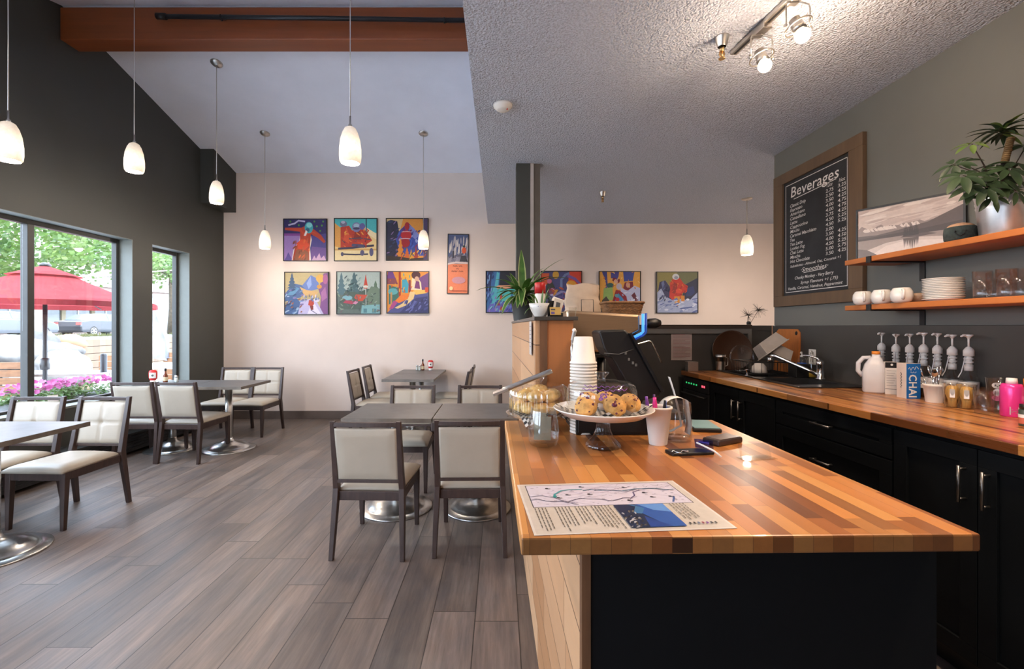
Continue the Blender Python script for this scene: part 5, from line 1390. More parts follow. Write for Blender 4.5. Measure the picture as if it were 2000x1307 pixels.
for k, (nm, wd, p1, p2) in enumerate(ITEMS):
    v0 = .715 - k * .0348
    chalk_text(nm, .085, v0, wd, .0255)
    chalk_text(p1, .495, v0 + .004, .078, .0235, .1)
    if p2: chalk_text(p2, .615, v0 + .008, .078, .0235, .1)
chalk_text('Substitutes - Almond, Oat, Coconut +1', .085, .226, .56, .020)
chalk_text('\u00b7Smoothies\u00b7', .22, .176, .30, .034)
a = line('x', [(.25, .168), (.48, .172)], .004); cm.add([(x - iw, y - ih, .0166) for x, y in a[1]], [tuple(range(len(a[1])))], 0, False, SIDE)
chalk_text('Chunky Monkey - Very Berry', .145, .124, .43, .024)
chalk_text('Syrup Flavours +1 (.75)', .215, .083, .40, .022)
chalk_text('Vanilla, Caramel, Hazelnut, Peppermint', .06, .045, .60, .022)
cm.build('chalk_lettering', M['chalk'], cb_, fixn=False)

# ------------------------------------------------------------------ shelves and what stands on them
def shelf(label, ztop, g):
    t = thing('wall_shelf', label, 'shelf', (0, 0, ztop), 0, g)
    MB().box(2.085, 2.385, .9, 2.785, -.029, 0).build('board', M['shelf_wood'], t, bevel=.003)
    for y in (2.60, 1.62):
        mb = MB().box(2.10, 2.388, y - .016, y + .016, -.036, -.030).box(2.382, 2.388, y - .016, y + .016, -.14, -.036).box(2.079, 2.085, y - .016, y + .016, -.036, .0)
        mb.build('bracket', M['black_metal'], t)
    return t
SH1, SH2 = 1.734, 1.462
shelf('upper wooden shelf with the metal plant pot and mountain photo', SH1, 'wooden wall shelves'); shelf('lower wooden shelf with mugs, plates and drinking glasses', SH2, 'wooden wall shelves')

# long mountain photograph, standing at a slant
A = Vector((2.150, 2.782, 0)); Bq = Vector((2.372, 2.345, 0)); L_ = (Bq - A).length; ang = math.atan2(Bq.y - A.y, Bq.x - A.x)
mp = thing('mountain_photo', 'long framed sepia photograph of mountains over a lake, behind the crochet pot', 'picture', (A.x, A.y, SH1), ang)
mp.rotation_euler = (0, 0, ang)
hgt = .305; mb = MB(); f = .010
mb.box(0, L_, 0, .016, 0, f).box(0, L_, 0, .016, hgt - f, hgt).box(0, f, 0, .016, f, hgt - f).box(L_ - f, L_, 0, .016, f, hgt - f)
mb.build('frame', M['black'], mp)
_r = random.Random(3)
ridge = lambda y, a, n, s: [(i / n, y + a * mnoise.noise(Vector((i * .45, s, 0)))) for i in range(n + 1)]
sc_ = [rect('c9b7ae', 0, 0, 1, 1)]
for k in range(60):
    sc_.append(ell(['d0c0b7', 'bdaaa2', 'd9cbc2', 'b5a29a', 'c6b4ab'][k % 5], _r.uniform(0, 1), _r.uniform(.62, 1), _r.uniform(.04, .16), _r.uniform(.012, .035), 12, .15))
r1 = ridge(.60, .12, 24, 1); sc_.append(('8f7f7a', r1 + [(1, .3), (0, .3)])); 
for k in range(26):
    x = _r.uniform(.02, .6); sc_.append(('d8cac2', [(x, .55 + _r.random() * .06), (x + .02, .60), (x + .05, .52), (x + .02, .53)]))
sc_ += [('5e514d', [(0, .46), (.2, .44), (.4, .48), (.7, .56), (1, .78), (1, .4), (.3, .36), (0, .38)]), ('4c403d', [(.0, .40), (.3, .42), (.6, .44), (1, .5), (1, .36), (.5, .36), (0, .34)]), rect('cabcb4', 0, 0, 1, .36), ('93847d', [(0, .36), (1, .36), (1, .22), (.6, .3), (.3, .26), (0, .1)]), ('dccfc7', [(.1, .0), (.3, .2), (.5, .26), (.8, .2), (1, .1), (1, 0)]), ('6d5f5a', [(0, 0), (0, .2), (.1, .16), (.2, .05), (.22, 0)]), ('5a4d49', [(.44, .33), (.5, .37), (.7, .36), (.78, .32), (.6, .3)])]
for k in range(9):
    x = .48 + k * .016; sc_.append(fir('3f3532', x, .34, .03, .2 + .06 * math.sin(k * 2))); sc_.append(('5d514c', [(x - .01, .3), (x + .01, .3), (x, .1 + .04 * math.sin(k))]))
art_mesh('photograph', sc_, L_ - 2 * f, hgt - 2 * f, mp, Matrix.Translation((L_ / 2, .006, hgt / 2)) @ WALLM, M['print_gloss'], .00004)
MB().box(f, L_ - f, .0075, .014, f, hgt - f).build('backing', M['black'], mp)

cr = thing('crochet_pot', 'green crocheted pot with a stitched smile and peach top', 'toy plant', (2.165, 2.165, SH1))
MB().lathe([(0, 0), (.050, 0), (.058, .012), (.060, .04), (.058, .064), (.052, .070), (0, .070)], 40, wob=lambda a, z: 1 + .012 * math.sin(a * 40) * math.cos(z * 700)).build('pot', M['crochet'], cr)
MB().ball((0, 0, .068), .049, 20, 10, sc=(1, 1, .46), fn=lambda p: 1 + .05 * mnoise.noise(p * 6)).build('top', M['peach'], cr)
va = math.atan2(-2.165, -2.165)
mb = MB()
for d in (-.30, .30): mb.ball((.0605 * math.cos(va + d), .0605 * math.sin(va + d), .044), .0045, 10, 6)
mb.build('eye', M['black'], cr)
mb = MB(); mb.tube([(.0612 * math.cos(va + d), .0612 * math.sin(va + d), .035 - .011 * math.cos(d / .26 * PI / 2)) for d in [-.26 + .052 * i for i in range(11)]], .0022, 6); mb.build('smile', M['black'], cr)

# potted schefflera with a cane in a galvanised pot
pt = thing('potted_plant', 'galvanised pot with dark umbrella-leaf plant and a banded cane on the upper shelf', 'plant', (2.225, 2.035, SH1))
pot = MB().lathe([(0, 0), (.074, 0), (.076, .004), (.086, .12), (.089, .135), (.087, .14), (.091, .155), (.089, .16), (.094, .182), (.095, .188), (.089, .188), (.086, .165), (0, .165)], 40).build('pot', M['galv'], pt)
MB().lathe([(0, .172), (.0855, .172)], 24).build('soil', M['soil'], pt)
def leaf(mb, base, d, up, L, w, droop, m=0, n=6, fold=.15, margin=None):
    """a pointed leaf: two half blades along a bending midrib"""
    d = Vector(d).normalized(); up = Vector(up); side = d.cross(up)
    side = side.normalized() if side.length > 1e-4 else Vector((1, 0, 0))
    p = Vector(base); cur = d.copy(); pts = []
    for i in range(n + 1):
        t = i / n
        ww = w * math.sin(PI * min(1, .06 + t * .94)) ** .75 * (1 - .25 * t)
        if i == n: ww = 0.0005
        nrm = side.cross(cur).normalized()
        pts.append((p.copy(), ww, nrm.copy()))
        cur = (cur + Vector((0, 0, -1)) * droop / n).normalized(); p = p + cur * (L / n)
    v = []; f = []
    for q, ww, nr in pts:
        v += [q - side * ww / 2 + nr * ww * fold, q, q + side * ww / 2 + nr * ww * fold]
    for i in range(n):
        a = i * 3; f += [(a, a + 1, a + 4, a + 3), (a + 1, a + 2, a + 5, a + 4)]
    mb.add(v, f, m, True)
    if margin is not None:
        v = []; f = []
        for q, ww, nr in pts:
            for s in (-1, 1):
                v += [q + side * s * ww * .36 + nr * (ww * fold * .72 + .0006), q + side * s * ww * .51 + nr * (ww * fold + .0006)]
        for i in range(n):
            a = i * 4; f += [(a, a + 1, a + 5, a + 4), (a + 2, a + 3, a + 7, a + 6)]
        mb.add(v, f, margin, True)
r = random.Random(21)
lm = MB(); stm = MB()
def W2(px, py, y):
    return Vector(P(px, py, y)) - Vector((2.225, 2.035, SH1))
def palm(c, nl, L, tilt, m=0, root=None, ph=0.0, spread=1.0):
    c = Vector(c); nrm = Vector(tilt).normalized(); a = nrm.orthogonal().normalized(); b = nrm.cross(a)
    for k in range(nl):
        an = ph + 2 * PI * k / nl * spread
        d = a * math.cos(an) + b * math.sin(an) + nrm * (-.12)
        l_ = L * r.uniform(.8, 1.15)
        leaf(lm, c + d * .012, d, nrm, l_, l_ * .40, .55, m)
    if root is not None:
        rt = Vector(root); mid = (rt + c) / 2 + Vector((0, 0, .03))
        stm.tube([rt, mid, c], [.003, .0025, .002], 6)
S0 = Vector((0, 0, .17))
for (px, py, y, nl, L, tl, m, ph) in ((1881, 343, 1.96, 8, .088, (-.5, -.65, .8), 0, .2), (1927, 366, 1.93, 8, .082, (-.35, -.8, .6), 0, .8), (1971, 330, 1.95, 8, .088, (-.1, -.7, .8), 0, .4), (1898, 281, 2.02, 6, .066, (-.4, -.5, .9), 1, .1),
                                      (1862, 322, 2.03, 6, .068, (-.7, -.3, .6), 0, 1.0), (1990, 352, 2.05, 7, .078, (.2, -.6, .8), 0, .0), (1948, 322, 2.08, 7, .075, (0, -.3, 1), 0, .6), (2004, 285, 2.06, 7, .085, (.0, -.5, .7), 0, .5), (1905, 362, 1.98, 7, .08, (-.4, -.6, .5), 0, .1), (1955, 350, 1.94, 7, .08, (-.1, -.9, .5), 0, .7), (1985, 372, 1.93, 7, .07, (.1, -.9, .4), 0, .2), (1876, 318, 2.08, 6, .07, (-.6, -.2, .8), 0, .5), (1985, 318, 2.0, 7, .08, (.1, -.5, .8), 0, .9), (1910, 338, 2.10, 7, .08, (-.3, .1, 1), 0, .3), (1940, 385, 1.94, 6, .06, (-.3, -.9, .3), 0, .9)):
    palm(W2(px, py, y), nl, L, tl, m, S0 + Vector((r.uniform(-.02, .02), r.uniform(-.02, .02), 0)), ph)
# cane and its rosette
c0_, c1_ = W2(1962, 318, 2.06), W2(1975, 268, 2.06)
stm.tube([Vector((.02, .02, .17)), c0_], .012, 10)
cane = MB()
for k in range(12):
    a_ = c0_ + (c1_ - c0_) * (k / 12); b_ = c0_ + (c1_ - c0_) * ((k + .8) / 12)
    cane.tube([a_, b_], [.0145, .0125], 12)
cane.build('banded_cane', plain('banded_cane', (.16, .10, .04), .6, var=.5, vs=40), pt)
top = W2(1958, 258, 2.06)
for k in range(30):
    an = k * 2.4; el = r.uniform(-.15, .95)
    d = Vector((math.cos(an) * math.cos(el), math.sin(an) * math.cos(el), math.sin(el)))
    leaf(lm, top + Vector((0, 0, -.01 + .001 * k)), d, (0, 0, 1), r.uniform(.07, .13), .022, .75, 1 if k % 5 == 0 else 0)
for q in lm.v + stm.v:
    if q.x > .155: q.x = .155 + (q.x - .155) * .03
lm.build('foliage', [M['leaf_dark'], M['leaf_lime']], pt, fixn=False)
stm.build('stem', M['twig'], pt)

# mugs, plates and glasses on the lower shelf
def mug(label, x, y, s=1.0):
    t = thing('mug', label, 'mug', (x, y, SH2), 0, 'cream mugs on the lower shelf'); t.scale = (s, s, s)
    MB().lathe([(0, 0), (.030, 0), (.043, .012), (.048, .034), (.046, .058), (.036, .076), (.033, .078), (.031, .074), (.042, .05), (.042, .03), (.03, .008), (0, .008)], 32).build('body', M['ceramic'], t)
    va_ = math.atan2(-y, -x) + .12
    d = Vector((math.cos(va_), math.sin(va_), 0))
    pts = [d * q + Vector((0, 0, z)) for q, z in ((.043, .066), (.062, .066), (.068, .056), (.066, .036), (.058, .024), (.045, .020))]
    mb = MB(); mb.tube(pts, .0065, 10); mb.build('handle', M['ceramic'], t)
    return t
for lb, px, y in (('cream mug at the open end of the lower shelf', 1685, 2.665), ('cream mug between two others on the lower shelf', 1722, 2.545), ('cream mug beside the stack of plates on the lower shelf', 1761, 2.41)):
    mug(lb, (px - 976) / 900 * y, y)
bw = MB().lathe([(0, 0), (.025, 0), (.034, .03), (.036, .05), (.033, .05), (.022, .006), (0, .006)], 24).build('small_bowl', plain('tan_ceramic', (.45, .30, .20), .4), loc=((1793 - 976) / 900 * 2.42, 2.42, SH2))
tag(bw, 'small tan bowl tucked between the mugs and the plates', 'bowl')
pl0 = MB().lathe([(0, 0), (.048, 0), (.050, .003), (.077, .009), (.078, .011), (.075, .0118), (.05, .006), (0, .005)], 40).build('plate', M['ceramic'])
for k in range(13):
    o = pl0 if k == 0 else pl0.copy()
    if k: C.objects.link(o)
    o.location = ((1842 - 976) / 900 * 2.25 + rnd.uniform(-.0015, .0015), 2.25 + rnd.uniform(-.0015, .0015), SH2 + .0082 * k)
    tag(o, 'white plate in the stack on the lower wooden shelf', 'plate', 'stacked white plates')
gl = MB().lathe([(0, .0), (.030, 0), (.031, .004), (.035, .125), (.0335, .125), (.0295, .014), (0, .014)], 28)
g0 = gl.build('drinking_glass', M['glass_thick'])
GL = [('drinking glass right beside the stacked plates', 1919, 2.08), ('drinking glass in the middle of the lower shelf row, behind the first', 1945, 2.13), ('tall glass in front of the others on the lower shelf', 1966, 1.99), ('drinking glass half cut by the photo edge on the lower shelf', 1994, 1.98)]
for k, (lb, px, y) in enumerate(GL):
    o = g0 if k == 0 else g0.copy()
    if k: C.objects.link(o)
    o.location = ((px - 976) / 900 * y, y, SH2); tag(o, lb, 'glass', 'clear glasses on the lower shelf')
# ------------------------------------------------------------------ on the bar ledge
LZ = 1.380
x_, y_, z_ = P(1021, 600, 3.55)
cpnt = thing('potted_plant', 'striped strap-leaf plant in a grey pot on the bar ledge by the column', 'plant', (x_ , 3.55, LZ))
MB().lathe([(0, 0), (.068, 0), (.070, .004), (.086, .125), (.090, .128), (.092, .172), (.088, .172), (.086, .15), (0, .15)], 36).build('pot', M['pot_grey'], cpnt)
MB().lathe([(0, .158), (.0865, .158)], 24).build('soil', M['soil'], cpnt)
lm = MB(); r = random.Random(4)
def arcleaf(mb, base, ang, el, L, w, droop):
    d = Vector((math.cos(ang) * math.cos(el), math.sin(ang) * math.cos(el), math.sin(el)))
    leaf(mb, base, d, (0, 0, 1), L, w, droop, 0, 10, .12, 1)
for ang, el, L, w, dr in ((R(95), R(80), .36, .055, .25), (R(178), R(48), .34, .040, 1.3), (R(5), R(52), .36, .038, 1.25), (R(10), R(66), .42, .034, 1.1), (R(200), R(20), .24, .042, 1.7), (R(230), R(25), .27, .046, 1.9), (R(265), R(38), .27, .05, 2.2), (R(300), R(30), .25, .046, 2.0), (R(335), R(30), .24, .04, 1.6),
                          (R(150), R(35), .22, .04, 1.5), (R(60), R(55), .30, .04, 1.2), (R(120), R(60), .30, .04, .9), (R(245), R(60), .24, .044, 1.6), (R(285), R(62), .25, .044, 1.5), (R(215), R(58), .26, .044, 1.3), (R(320), R(58), .28, .042, 1.2), (R(20), R(30), .24, .04, 1.6), (R(255), R(12), .2, .045, 1.6), (R(185), R(8), .2, .04, 1.5)):
    arcleaf(lm, (.012 * math.cos(ang), .012 * math.sin(ang), .155 + r.uniform(0, .06)), ang, el, L * 1.12, w * 1.3, dr)
    arcleaf(lm, (0, 0, .17 + r.uniform(0, .05)), ang + r.uniform(.3, .7), el * r.uniform(.6, 1.1), L * .8, w * 1.1, dr * 1.1)
lm.build('foliage', [M['leaf_green'], M['leaf_margin']], cpnt, fixn=False)
MB().tube([(0, 0, .15), (.004, 0, .22)], .012, 8).build('stem', M['bark'], cpnt)

x_, y_, z_ = P(1056, 605, 2.12)
bl_ = thing('bowl_planter', 'white bowl with blue flower pattern and small succulent on the bar ledge', 'planter', (x_ - .002, 2.12, LZ))
MB().lathe([(0, 0), (.026, 0), (.028, .006), (.042, .03), (.053, .062), (.051, .064), (.039, .034), (.02, .012), (0, .012)], 32).build('bowl', M['ceramic'], bl_)
def on_lathe(polys, rfun, zc, a0, sc, off=.0009):
    mb = MB()
    for c, p in polys:
        v = []
        for (x, y) in p:
            z = zc + y * sc; rr = rfun(z) + off; a = R(a0) + x * sc / rr
            v.append((rr * math.cos(a), rr * math.sin(a), z))
        mb.add(v, [tuple(range(len(v)))], 0, False, None, hx(c))
    return mb
rf = lambda z: .028 + (z - .006) * .4545
pet = [ell('2a4f9a', .55 * math.cos(k * PI / 3), .55 * math.sin(k * PI / 3), .42, .26, 10, k * PI / 3) for k in range(6)] + [ell('9fb7dc', 0, 0, .28, .28, 10), ell('1f3f86', 1.6, -.7, .35, .2, 8, .5), ell('1f3f86', -1.5, -.6, .32, .18, 8, -.5), ell('2a4f9a', 1.7, .6, .3, .2, 8), ell('2a4f9a', -1.7, .5, .3, .2, 8)]
on_lathe(pet, rf, .036, -98, .0165).build('blue_flower', M['print'], bl_, fixn=False)
on_lathe(pet, rf, .036, -40, .0165).build('blue_flower', M['print'], bl_, fixn=False)
lm = MB()
for ang, el, L, w, dr in ((R(180), R(50), .075, .010, 1.6), (R(200), R(30), .085, .009, 2.0), (R(160), R(65), .07, .010, 1.2), (R(20), R(75), .10, .012, .4), (R(60), R(80), .09, .012, .3), (R(330), R(68), .095, .012, .6), (R(120), R(70), .08, .011, .8), (R(225), R(55), .07, .010, 1.4)):
    leaf(lm, (.014 * math.cos(ang), .014 * math.sin(ang), .045), (math.cos(ang) * math.cos(el), math.sin(ang) * math.cos(el), math.sin(el)), (0, 0, 1), L, w, dr, 0, 7, .2)
lm.build('foliage', [leafmat('succulent_leaf', (.06, .14, .03), (.14, .24, .06), .15, 12)], bl_, fixn=False)
MB().lathe([(0, .05), (.046, .05)], 20).build('soil', M['soil'], bl_)

x_, y_, z_ = P(1055, 600, 2.55)
ca = thing('shaker_canister', 'white canister with a red lid standing behind the blue and white bowl', 'canister', (x_, 2.55, LZ))
MB().lathe([(0, 0), (.028, 0), (.029, .004), (.029, .135), (.026, .140), (0, .140)], 28).build('body', M['paper_cup'], ca)
MB().lathe([(0, .1405), (.0305, .1405), (.0305, .196), (.028, .200), (0, .200)], 28).build('lid', M['red'], ca)
x_, y_, z_ = P(1082, 605, 2.08)
ch = thing('card_rack', 'small black rack of flyers and business cards on the bar ledge', 'card holder', (.252, 2.07, LZ), R(14))
MB().box(-.030, .030, -.012, .026, 0, .006).box(-.030, .030, .020, .026, 0, .075).box(-.030, .030, -.012, -.008, 0, .018).build('rack', M['black'], ch)
def card(label, name, c, loc, size, rot, extra=()):
    mb = MB(); mb.cbox((0, 0, 0), (size[0], .0008, size[1]), col=hx(c))
    for (cc, x0, z0, x1, z1) in extra: mb.box(x0, x1, -.0011, -.0005, z0, z1, col=hx(cc))
    o = mb.build(name, M['print'], loc=loc, rot=rot); tag(o, label, 'card'); return o
card('yellow and violet business card at the front of the small black rack', 'business_card', 'c9a55a', (.248, 2.056, LZ + .027), (.05, .036), (R(-14), 0, R(10)), (('5a4a9a', -.020, -.014, -.004, -.004), ('3a3a4a', -.02, .004, 0, .010)))
card('white flyer with a dark picture leaning at the back of the small black rack', 'flyer', 'cfc8bf', (.262, 2.083, LZ + .046), (.042, .075), (R(-12), R(14), R(14)), (('3a3f4a', -.010, -.01, .010, .022),))
napm = MB()
for k in range(9): napm.cbox((.001 * k, .002 * k, .028 + .001 * k), (.055, .0012, .055), (R(-16 + 2 * k), R(18), R(14)))
nap = napm.build('paper_napkins', M['white'], loc=(.268, 2.18, LZ + .030)); tag(nap, 'fanned white paper napkins between the flyers and the paper bag', 'napkins')
cl_ = MB().prism([(0, 0, 0), (.028, 0, 0), (.033, 0, .04), (-.002, 0, .04)], (0, .03, 0)).build('clear_card_box', M['acrylic'], loc=(.302, 2.0, LZ)); tag(cl_, 'empty clear plastic card box at the end of the bar ledge', 'box')
# paper tag hanging on the cladding, sheet under the pot
tgm = MB().box(-.0008, 0, -.06, 0.045, -.155, -.005, col=hx('cfc9c4'))
for k in range(6): tgm.box(-.0012, -.0007, -.05, .03, -.03 - k * .018, -.026 - k * .018, col=hx('9a949c'))
to = tgm.build('hanging_receipt', M['print'], loc=B(-.008, 1.155, 1.366), rot=(0, 0, BA)); tag(to, 'white slip of paper hanging from the ledge on the board cladding', 'receipt')
pm = MB().box(-.075, .075, -.09, .09, 0, .0012).build('paper_sheet', M['paper'], loc=B(.085, 2.15, LZ + .0003), rot=(0, 0, BA + .2)); tag(pm, 'white sheets of paper lying on the bar ledge in front of the grey pot', 'paper')

# ------------------------------------------------------------------ around the sink
def lp(name, label, cat, loc, rz=0, g=None): return thing(name, label, cat, loc, rz, g)
ty_ = lp('round_tray', 'large round brown serving tray leaning on the pony wall', 'tray', (2.055, 4.085, TOPZ))
T = Matrix.Translation((0, 0, .176)) @ Euler((R(84), 0, 0)).to_matrix().to_4x4()
MB().lathe([(0, 0), (.160, 0), (.175, .010), (.177, .018), (.172, .018), (.158, .006), (0, .006)], 48, M=T).build('dish', M['tray_brown'], ty_)
gp = MB().lathe([(0, 0), (.085, 0), (.108, .010), (.110, .013), (.084, .004), (0, .004)], 40, M=Matrix.Translation((0, 0, .108)) @ Euler((R(80), 0, 0)).to_matrix().to_4x4())
gpo = gp.build('glass_plate', M['glass_thick'], loc=(2.115, 4.035, TOPZ + .010)); tag(gpo, 'clear glass plate standing in front of the round brown tray', 'plate')
stp = lp('steel_cup', 'small steel milk pitcher on the counter in front of the brown tray', 'pitcher', (1.925, 4.02, TOPZ + .010))
MB().lathe([(0, 0), (.036, 0), (.037, .004), (.040, .11), (.044, .132), (.0415, .132), (.036, .006), (0, .006)], 28).build('wall', M['steel'], stp)
MB().tube([(.04, .0, .11), (.07, .01, .10), (.068, .01, .04), (.039, 0, .03)], .004, 8).build('handle', M['steel'], stp)
sbx = MB().box(-.045, .045, -.035, .035, 0, .085).build('steel_box', M['steel'], loc=(1.665, 4.00, TOPZ + .0005), bevel=.003); tag(sbx, 'small steel box at the far end of the long counter', 'box')
dr = lp('dish_rack', 'black wire dish rack beside the sink, holding upturned containers', 'dish rack', (2.12, 3.72, TOPZ + .0095))
mb = MB()
for z in (.012, .10): mb.tube([(-.17, -.15, z), (.17, -.15, z), (.17, .15, z), (-.17, .15, z), (-.17, -.15, z)], .003, 6)
for k in range(9):
    y = -.15 + k * .0375
    mb.tube([(-.17, y, .10), (-.17, y, .012), (.17, y, .012), (.17, y, .10)], .0022, 6)
mb.build('wire', M['black_metal'], dr)
mb = MB()
for k in range(6):
    x = -.15 + k * .06; mb.tube([(x, -.15, .10), (x, -.15, .012)], .0022, 6)
mb.build('upright', M['black_metal'], dr)
def tub(label, loc, rot, sx, sy, h):
    """an open plastic food pan"""
    mb = MB(); t = .003
    def ring(s, z): return [(-sx * s, -sy * s, z), (sx * s, -sy * s, z), (sx * s, sy * s, z), (-sx * s, sy * s, z)]
    rs_ = [ring(.80, 0), ring(.97, h * .93), ring(1.06, h * .94), ring(1.06, h), ring(.95, h), ring(.78, t)]
    v = [p for q in rs_ for p in q]; f = [(3, 2, 1, 0), (20, 21, 22, 23)]
    for i in range(5):
        for k in range(4): f.append((i * 4 + k, i * 4 + (k + 1) % 4, i * 4 + 4 + (k + 1) % 4, i * 4 + 4 + k))
    mb.add(v, f)
    o = mb.build('food_pan', plain('cloudy_plastic', (.42, .38, .34), .3, var=.1), loc=loc, rot=rot, bevel=.004); tag(o, label, 'container', 'plastic pans on the dish rack'); return o
tub('cloudy plastic pan tipped up on the dish rack, wider one', (2.10, 3.66, 1.225), (R(180 - 24), R(-33), R(6)), .105, .085, .10)
tub('pale plastic pan lying behind the tipped one on the dish rack', (2.235, 3.64, 1.165), (R(180 - 10), R(28), R(-14)), .075, .07, .09)
bo_ = MB().lathe([(0, .075), (.03, .072), (.052, .045), (.062, .0), (.059, .0), (.048, .042), (0, .07)], 28).build('upturned_bowl', M['ceramic'], loc=(2.06, 3.66, TOPZ + .024)); tag(bo_, 'white bowl turned upside down in the wire dish rack', 'bowl')
cdy = MB().box(-.06, .06, -.05, .05, 0, .10).build('black_caddy', M['black'], loc=(2.255, 3.46, TOPZ + .0095), bevel=.004); tag(cdy, 'black caddy box between the dish rack and the soap bottles', 'box')
stopper = thing('sink_stopper', 'small chrome sink strainer standing at the front edge of the sink', 'strainer', (1.905, 3.55, TOPZ + .0095))
MB().lathe([(0, 0), (.020, 0), (.022, .004), (.006, .01), (.005, .04), (.014, .044), (.014, .048), (0, .05)], 18).build('body', M['chrome'], stopper)
def soap(label, loc, m_, h):
    t = lp('soap_bottle', label, 'soap', loc, 0, 'soap bottles by the faucet')
    MB().lathe([(0, 0), (.030, 0), (.032, .008), (.032, h * .7), (.024, h * .84), (.012, h * .9), (0, h * .9)], 24).build('bottle', m_, t)
    MB().lathe([(0, .002), (.0285, .004), (.0295, h * .30), (0, h * .30)], 20).build('liquid', plain('yellow_soap', (.42, .27, .03), .2), t)
    mb = MB().cyl(.013, h * .9, h * .97, 14).cyl(.004, h * .97, h * 1.12, 8); mb.tube([(0, 0, h * 1.12), (-.018, -.018, h * 1.12), (-.028, -.028, h * 1.09)], .005, 8); mb.build('pump', M['white'], t)
    return t
s_a = soap('soap bottle with a blue label near the dish rack', (2.285, 3.545 - .06, TOPZ + .0095), M['bottle_glass'], .165)
MB().lathe([(.0326, .07), (.0326, .105)], 20).build('blue_label', M['blue'], s_a)
soap('taller soap bottle between the blue labelled one and the faucet', (2.315, 3.42, TOPZ + .0095), M['bottle_glass'], .175)
ou = thing('wall_outlet', 'white double outlet on the dark splash board behind the faucet', 'outlet', (2.3775, 3.50, 1.105))
MB().box(-.006, 0, -.038, .038, -.058, .058).build('plate', M['white'], ou, bevel=.002)
mb = MB()
for z in (-.025, .025): mb.box(-.0075, -.006, -.018, .018, z - .015, z + .015)
mb.build('socket', plain('outlet_grey', (.35, .33, .30), .4), ou)
cbd = thing('cutting_board', 'wooden cutting board leaning on the dark wall near its corner', 'cutting board', (2.355, 3.80, TOPZ + .010))
T = Euler((0, R(4), 0)).to_matrix().to_4x4()
mb = MB().prism([(-.009, -.16, .0), (-.009, .15, .0), (-.009, .15, .33), (-.009, .12, .358), (-.009, -.13, .358), (-.009, -.16, .33)], (.018, 0, 0), M=T)
mb.build('board', M['cutting'], cbd, bevel=.003)
MB().cyl(.016, -.0096, -.008, 16, M=T @ Matrix.Translation((0, -.12, .325)) @ Euler((0, R(90), 0)).to_matrix().to_4x4()).build('hang_hole', M['black'], cbd)
dp = thing('dry_twigs', 'spiky dried flower heads standing on the dark pony wall cap', 'dried plant', (2.265, 4.19, 1.353))
r = random.Random(9)
MB().lathe([(0, 0), (.018, 0), (.02, .02), (.012, .03), (0, .03)], 14).build('holder', M['black'], dp)
for (dx, dz) in ((-.005, .085), (.088, .135)):
    mb = MB(); c = Vector((dx, 0, dz)); mb.tube([(0 if dx < 0 else .02, 0, .02), c], .002, 6)
    for k in range(34):
        d = Vector((r.gauss(0, 1), r.gauss(0, 1), r.gauss(0, 1))).normalized()
        mb.tube([c, c + d * r.uniform(.05, .085)], [.0016, .0006], 5)
    mb.build('spiky_head', M['twig'], dp)
hol = MB().box(2.372, 2.392, 4.0125, 4.018, 1.17, 1.345).build('corner_strip', plain('bare_wood_corner', (.42, .24, .15), .6)); tag(hol, 'narrow bare wood strip on the corner of the dark wall by the cutting board', 'corner strip')

# ------------------------------------------------------------------ on the long counter
def CP(px, py): return S(px, py, TOPZ)
def pump_bottle(label, x, y, h, yaw, empty):
    t = lp('syrup_bottle', label, 'bottle', (x, y, TOPZ), yaw, 'syrup bottles with white pumps')
    b = h * .52
    MB().lathe([(0, 0), (.036, 0), (.038, .006), (.038, b * .62), (.034, b * .74), (.018, b * .90), (.0145, b), (0, b)], 28).build('bottle', M['bottle_glass'], t)
    MB().lathe([(0, .004), (.0345, .004), (.0345, .09 if not empty else .03), (0, .09 if not empty else .03)], 20).build('syrup', M['amber'], t)
    mb = MB().cyl(.017, b - .012, b + .018, 18).cyl(.013, b + .018, b + .060, 16).cyl(.0185, b + .026, b + .034, 18).cyl(.0185, b + .044, b + .052, 18)
    mb.lathe([(.0135, b + .06), (.021, b + .062), (.021, b + .088), (.014, b + .100), (.006, b + .108)], 18)
    mb.cyl(.0042, b + .104, h - .012, 10)
    mb.lathe([(.004, h - .022), (.010, h - .012), (.018, h - .006), (.017, h), (0, h)], 16)
    mb.tube([(0, 0, h - .006), (-.025, 0, h - .004), (-.036, 0, h - .010)], [.009, .006, .004], 8)
    mb.build('pump', M['white'], t)
    MB().tube([(-.016, .0, b + .06), (-.024, 0, b + .02), (-.034, 0, b - .02), (-.052, -.004, b - .045)], .0026, 6).build('tube', M['jug'], t)
    MB().lathe([(.0385, .055), (.0385, .115)], 28).build('paper_label', M['paper'], t)
    va = math.atan2(-y, -x) - yaw
    v, f = text_geo('IONS', .030, Matrix.Identity(4), 0, 0, 'CENTER')
    MB().add([(.0392 * math.cos(va + p.x / .0392), .0392 * math.sin(va + p.x / .0392), .076 + p.y) for p in v], f).build('label_lettering', M['black'], t, fixn=False)
    return t
BOT = [(1722, 2.735, .352, 20, 1), (1750, 2.635, .345, 35, 1), (1777, 2.55, .348, 15, 1), (1804, 2.465, .356, -5, 0), (1831, 2.39, .354, 10, 0), (1860, 2.315, .348, -5, 0), (1892, 2.235, .350, -5, 0)]
WHICH = ['syrup bottle standing behind the milk jug', 'syrup bottle behind the milk jug and the boxed carton', 'syrup bottle behind the blue carton', 'syrup bottle with its pump above the gap between blue carton and white tub', 'syrup bottle right behind the white tub of spoons', 'labelled syrup bottle beside the spoons', 'labelled syrup bottle at the open end of the pump row']
for (px, y, h, a, e), lb in zip(BOT, WHICH):
    y = 2.332 * 900 / (px - 976); pump_bottle(lb, 2.332, y, h, R(a), e)
x_, y_, z_ = CP(1716, 769)
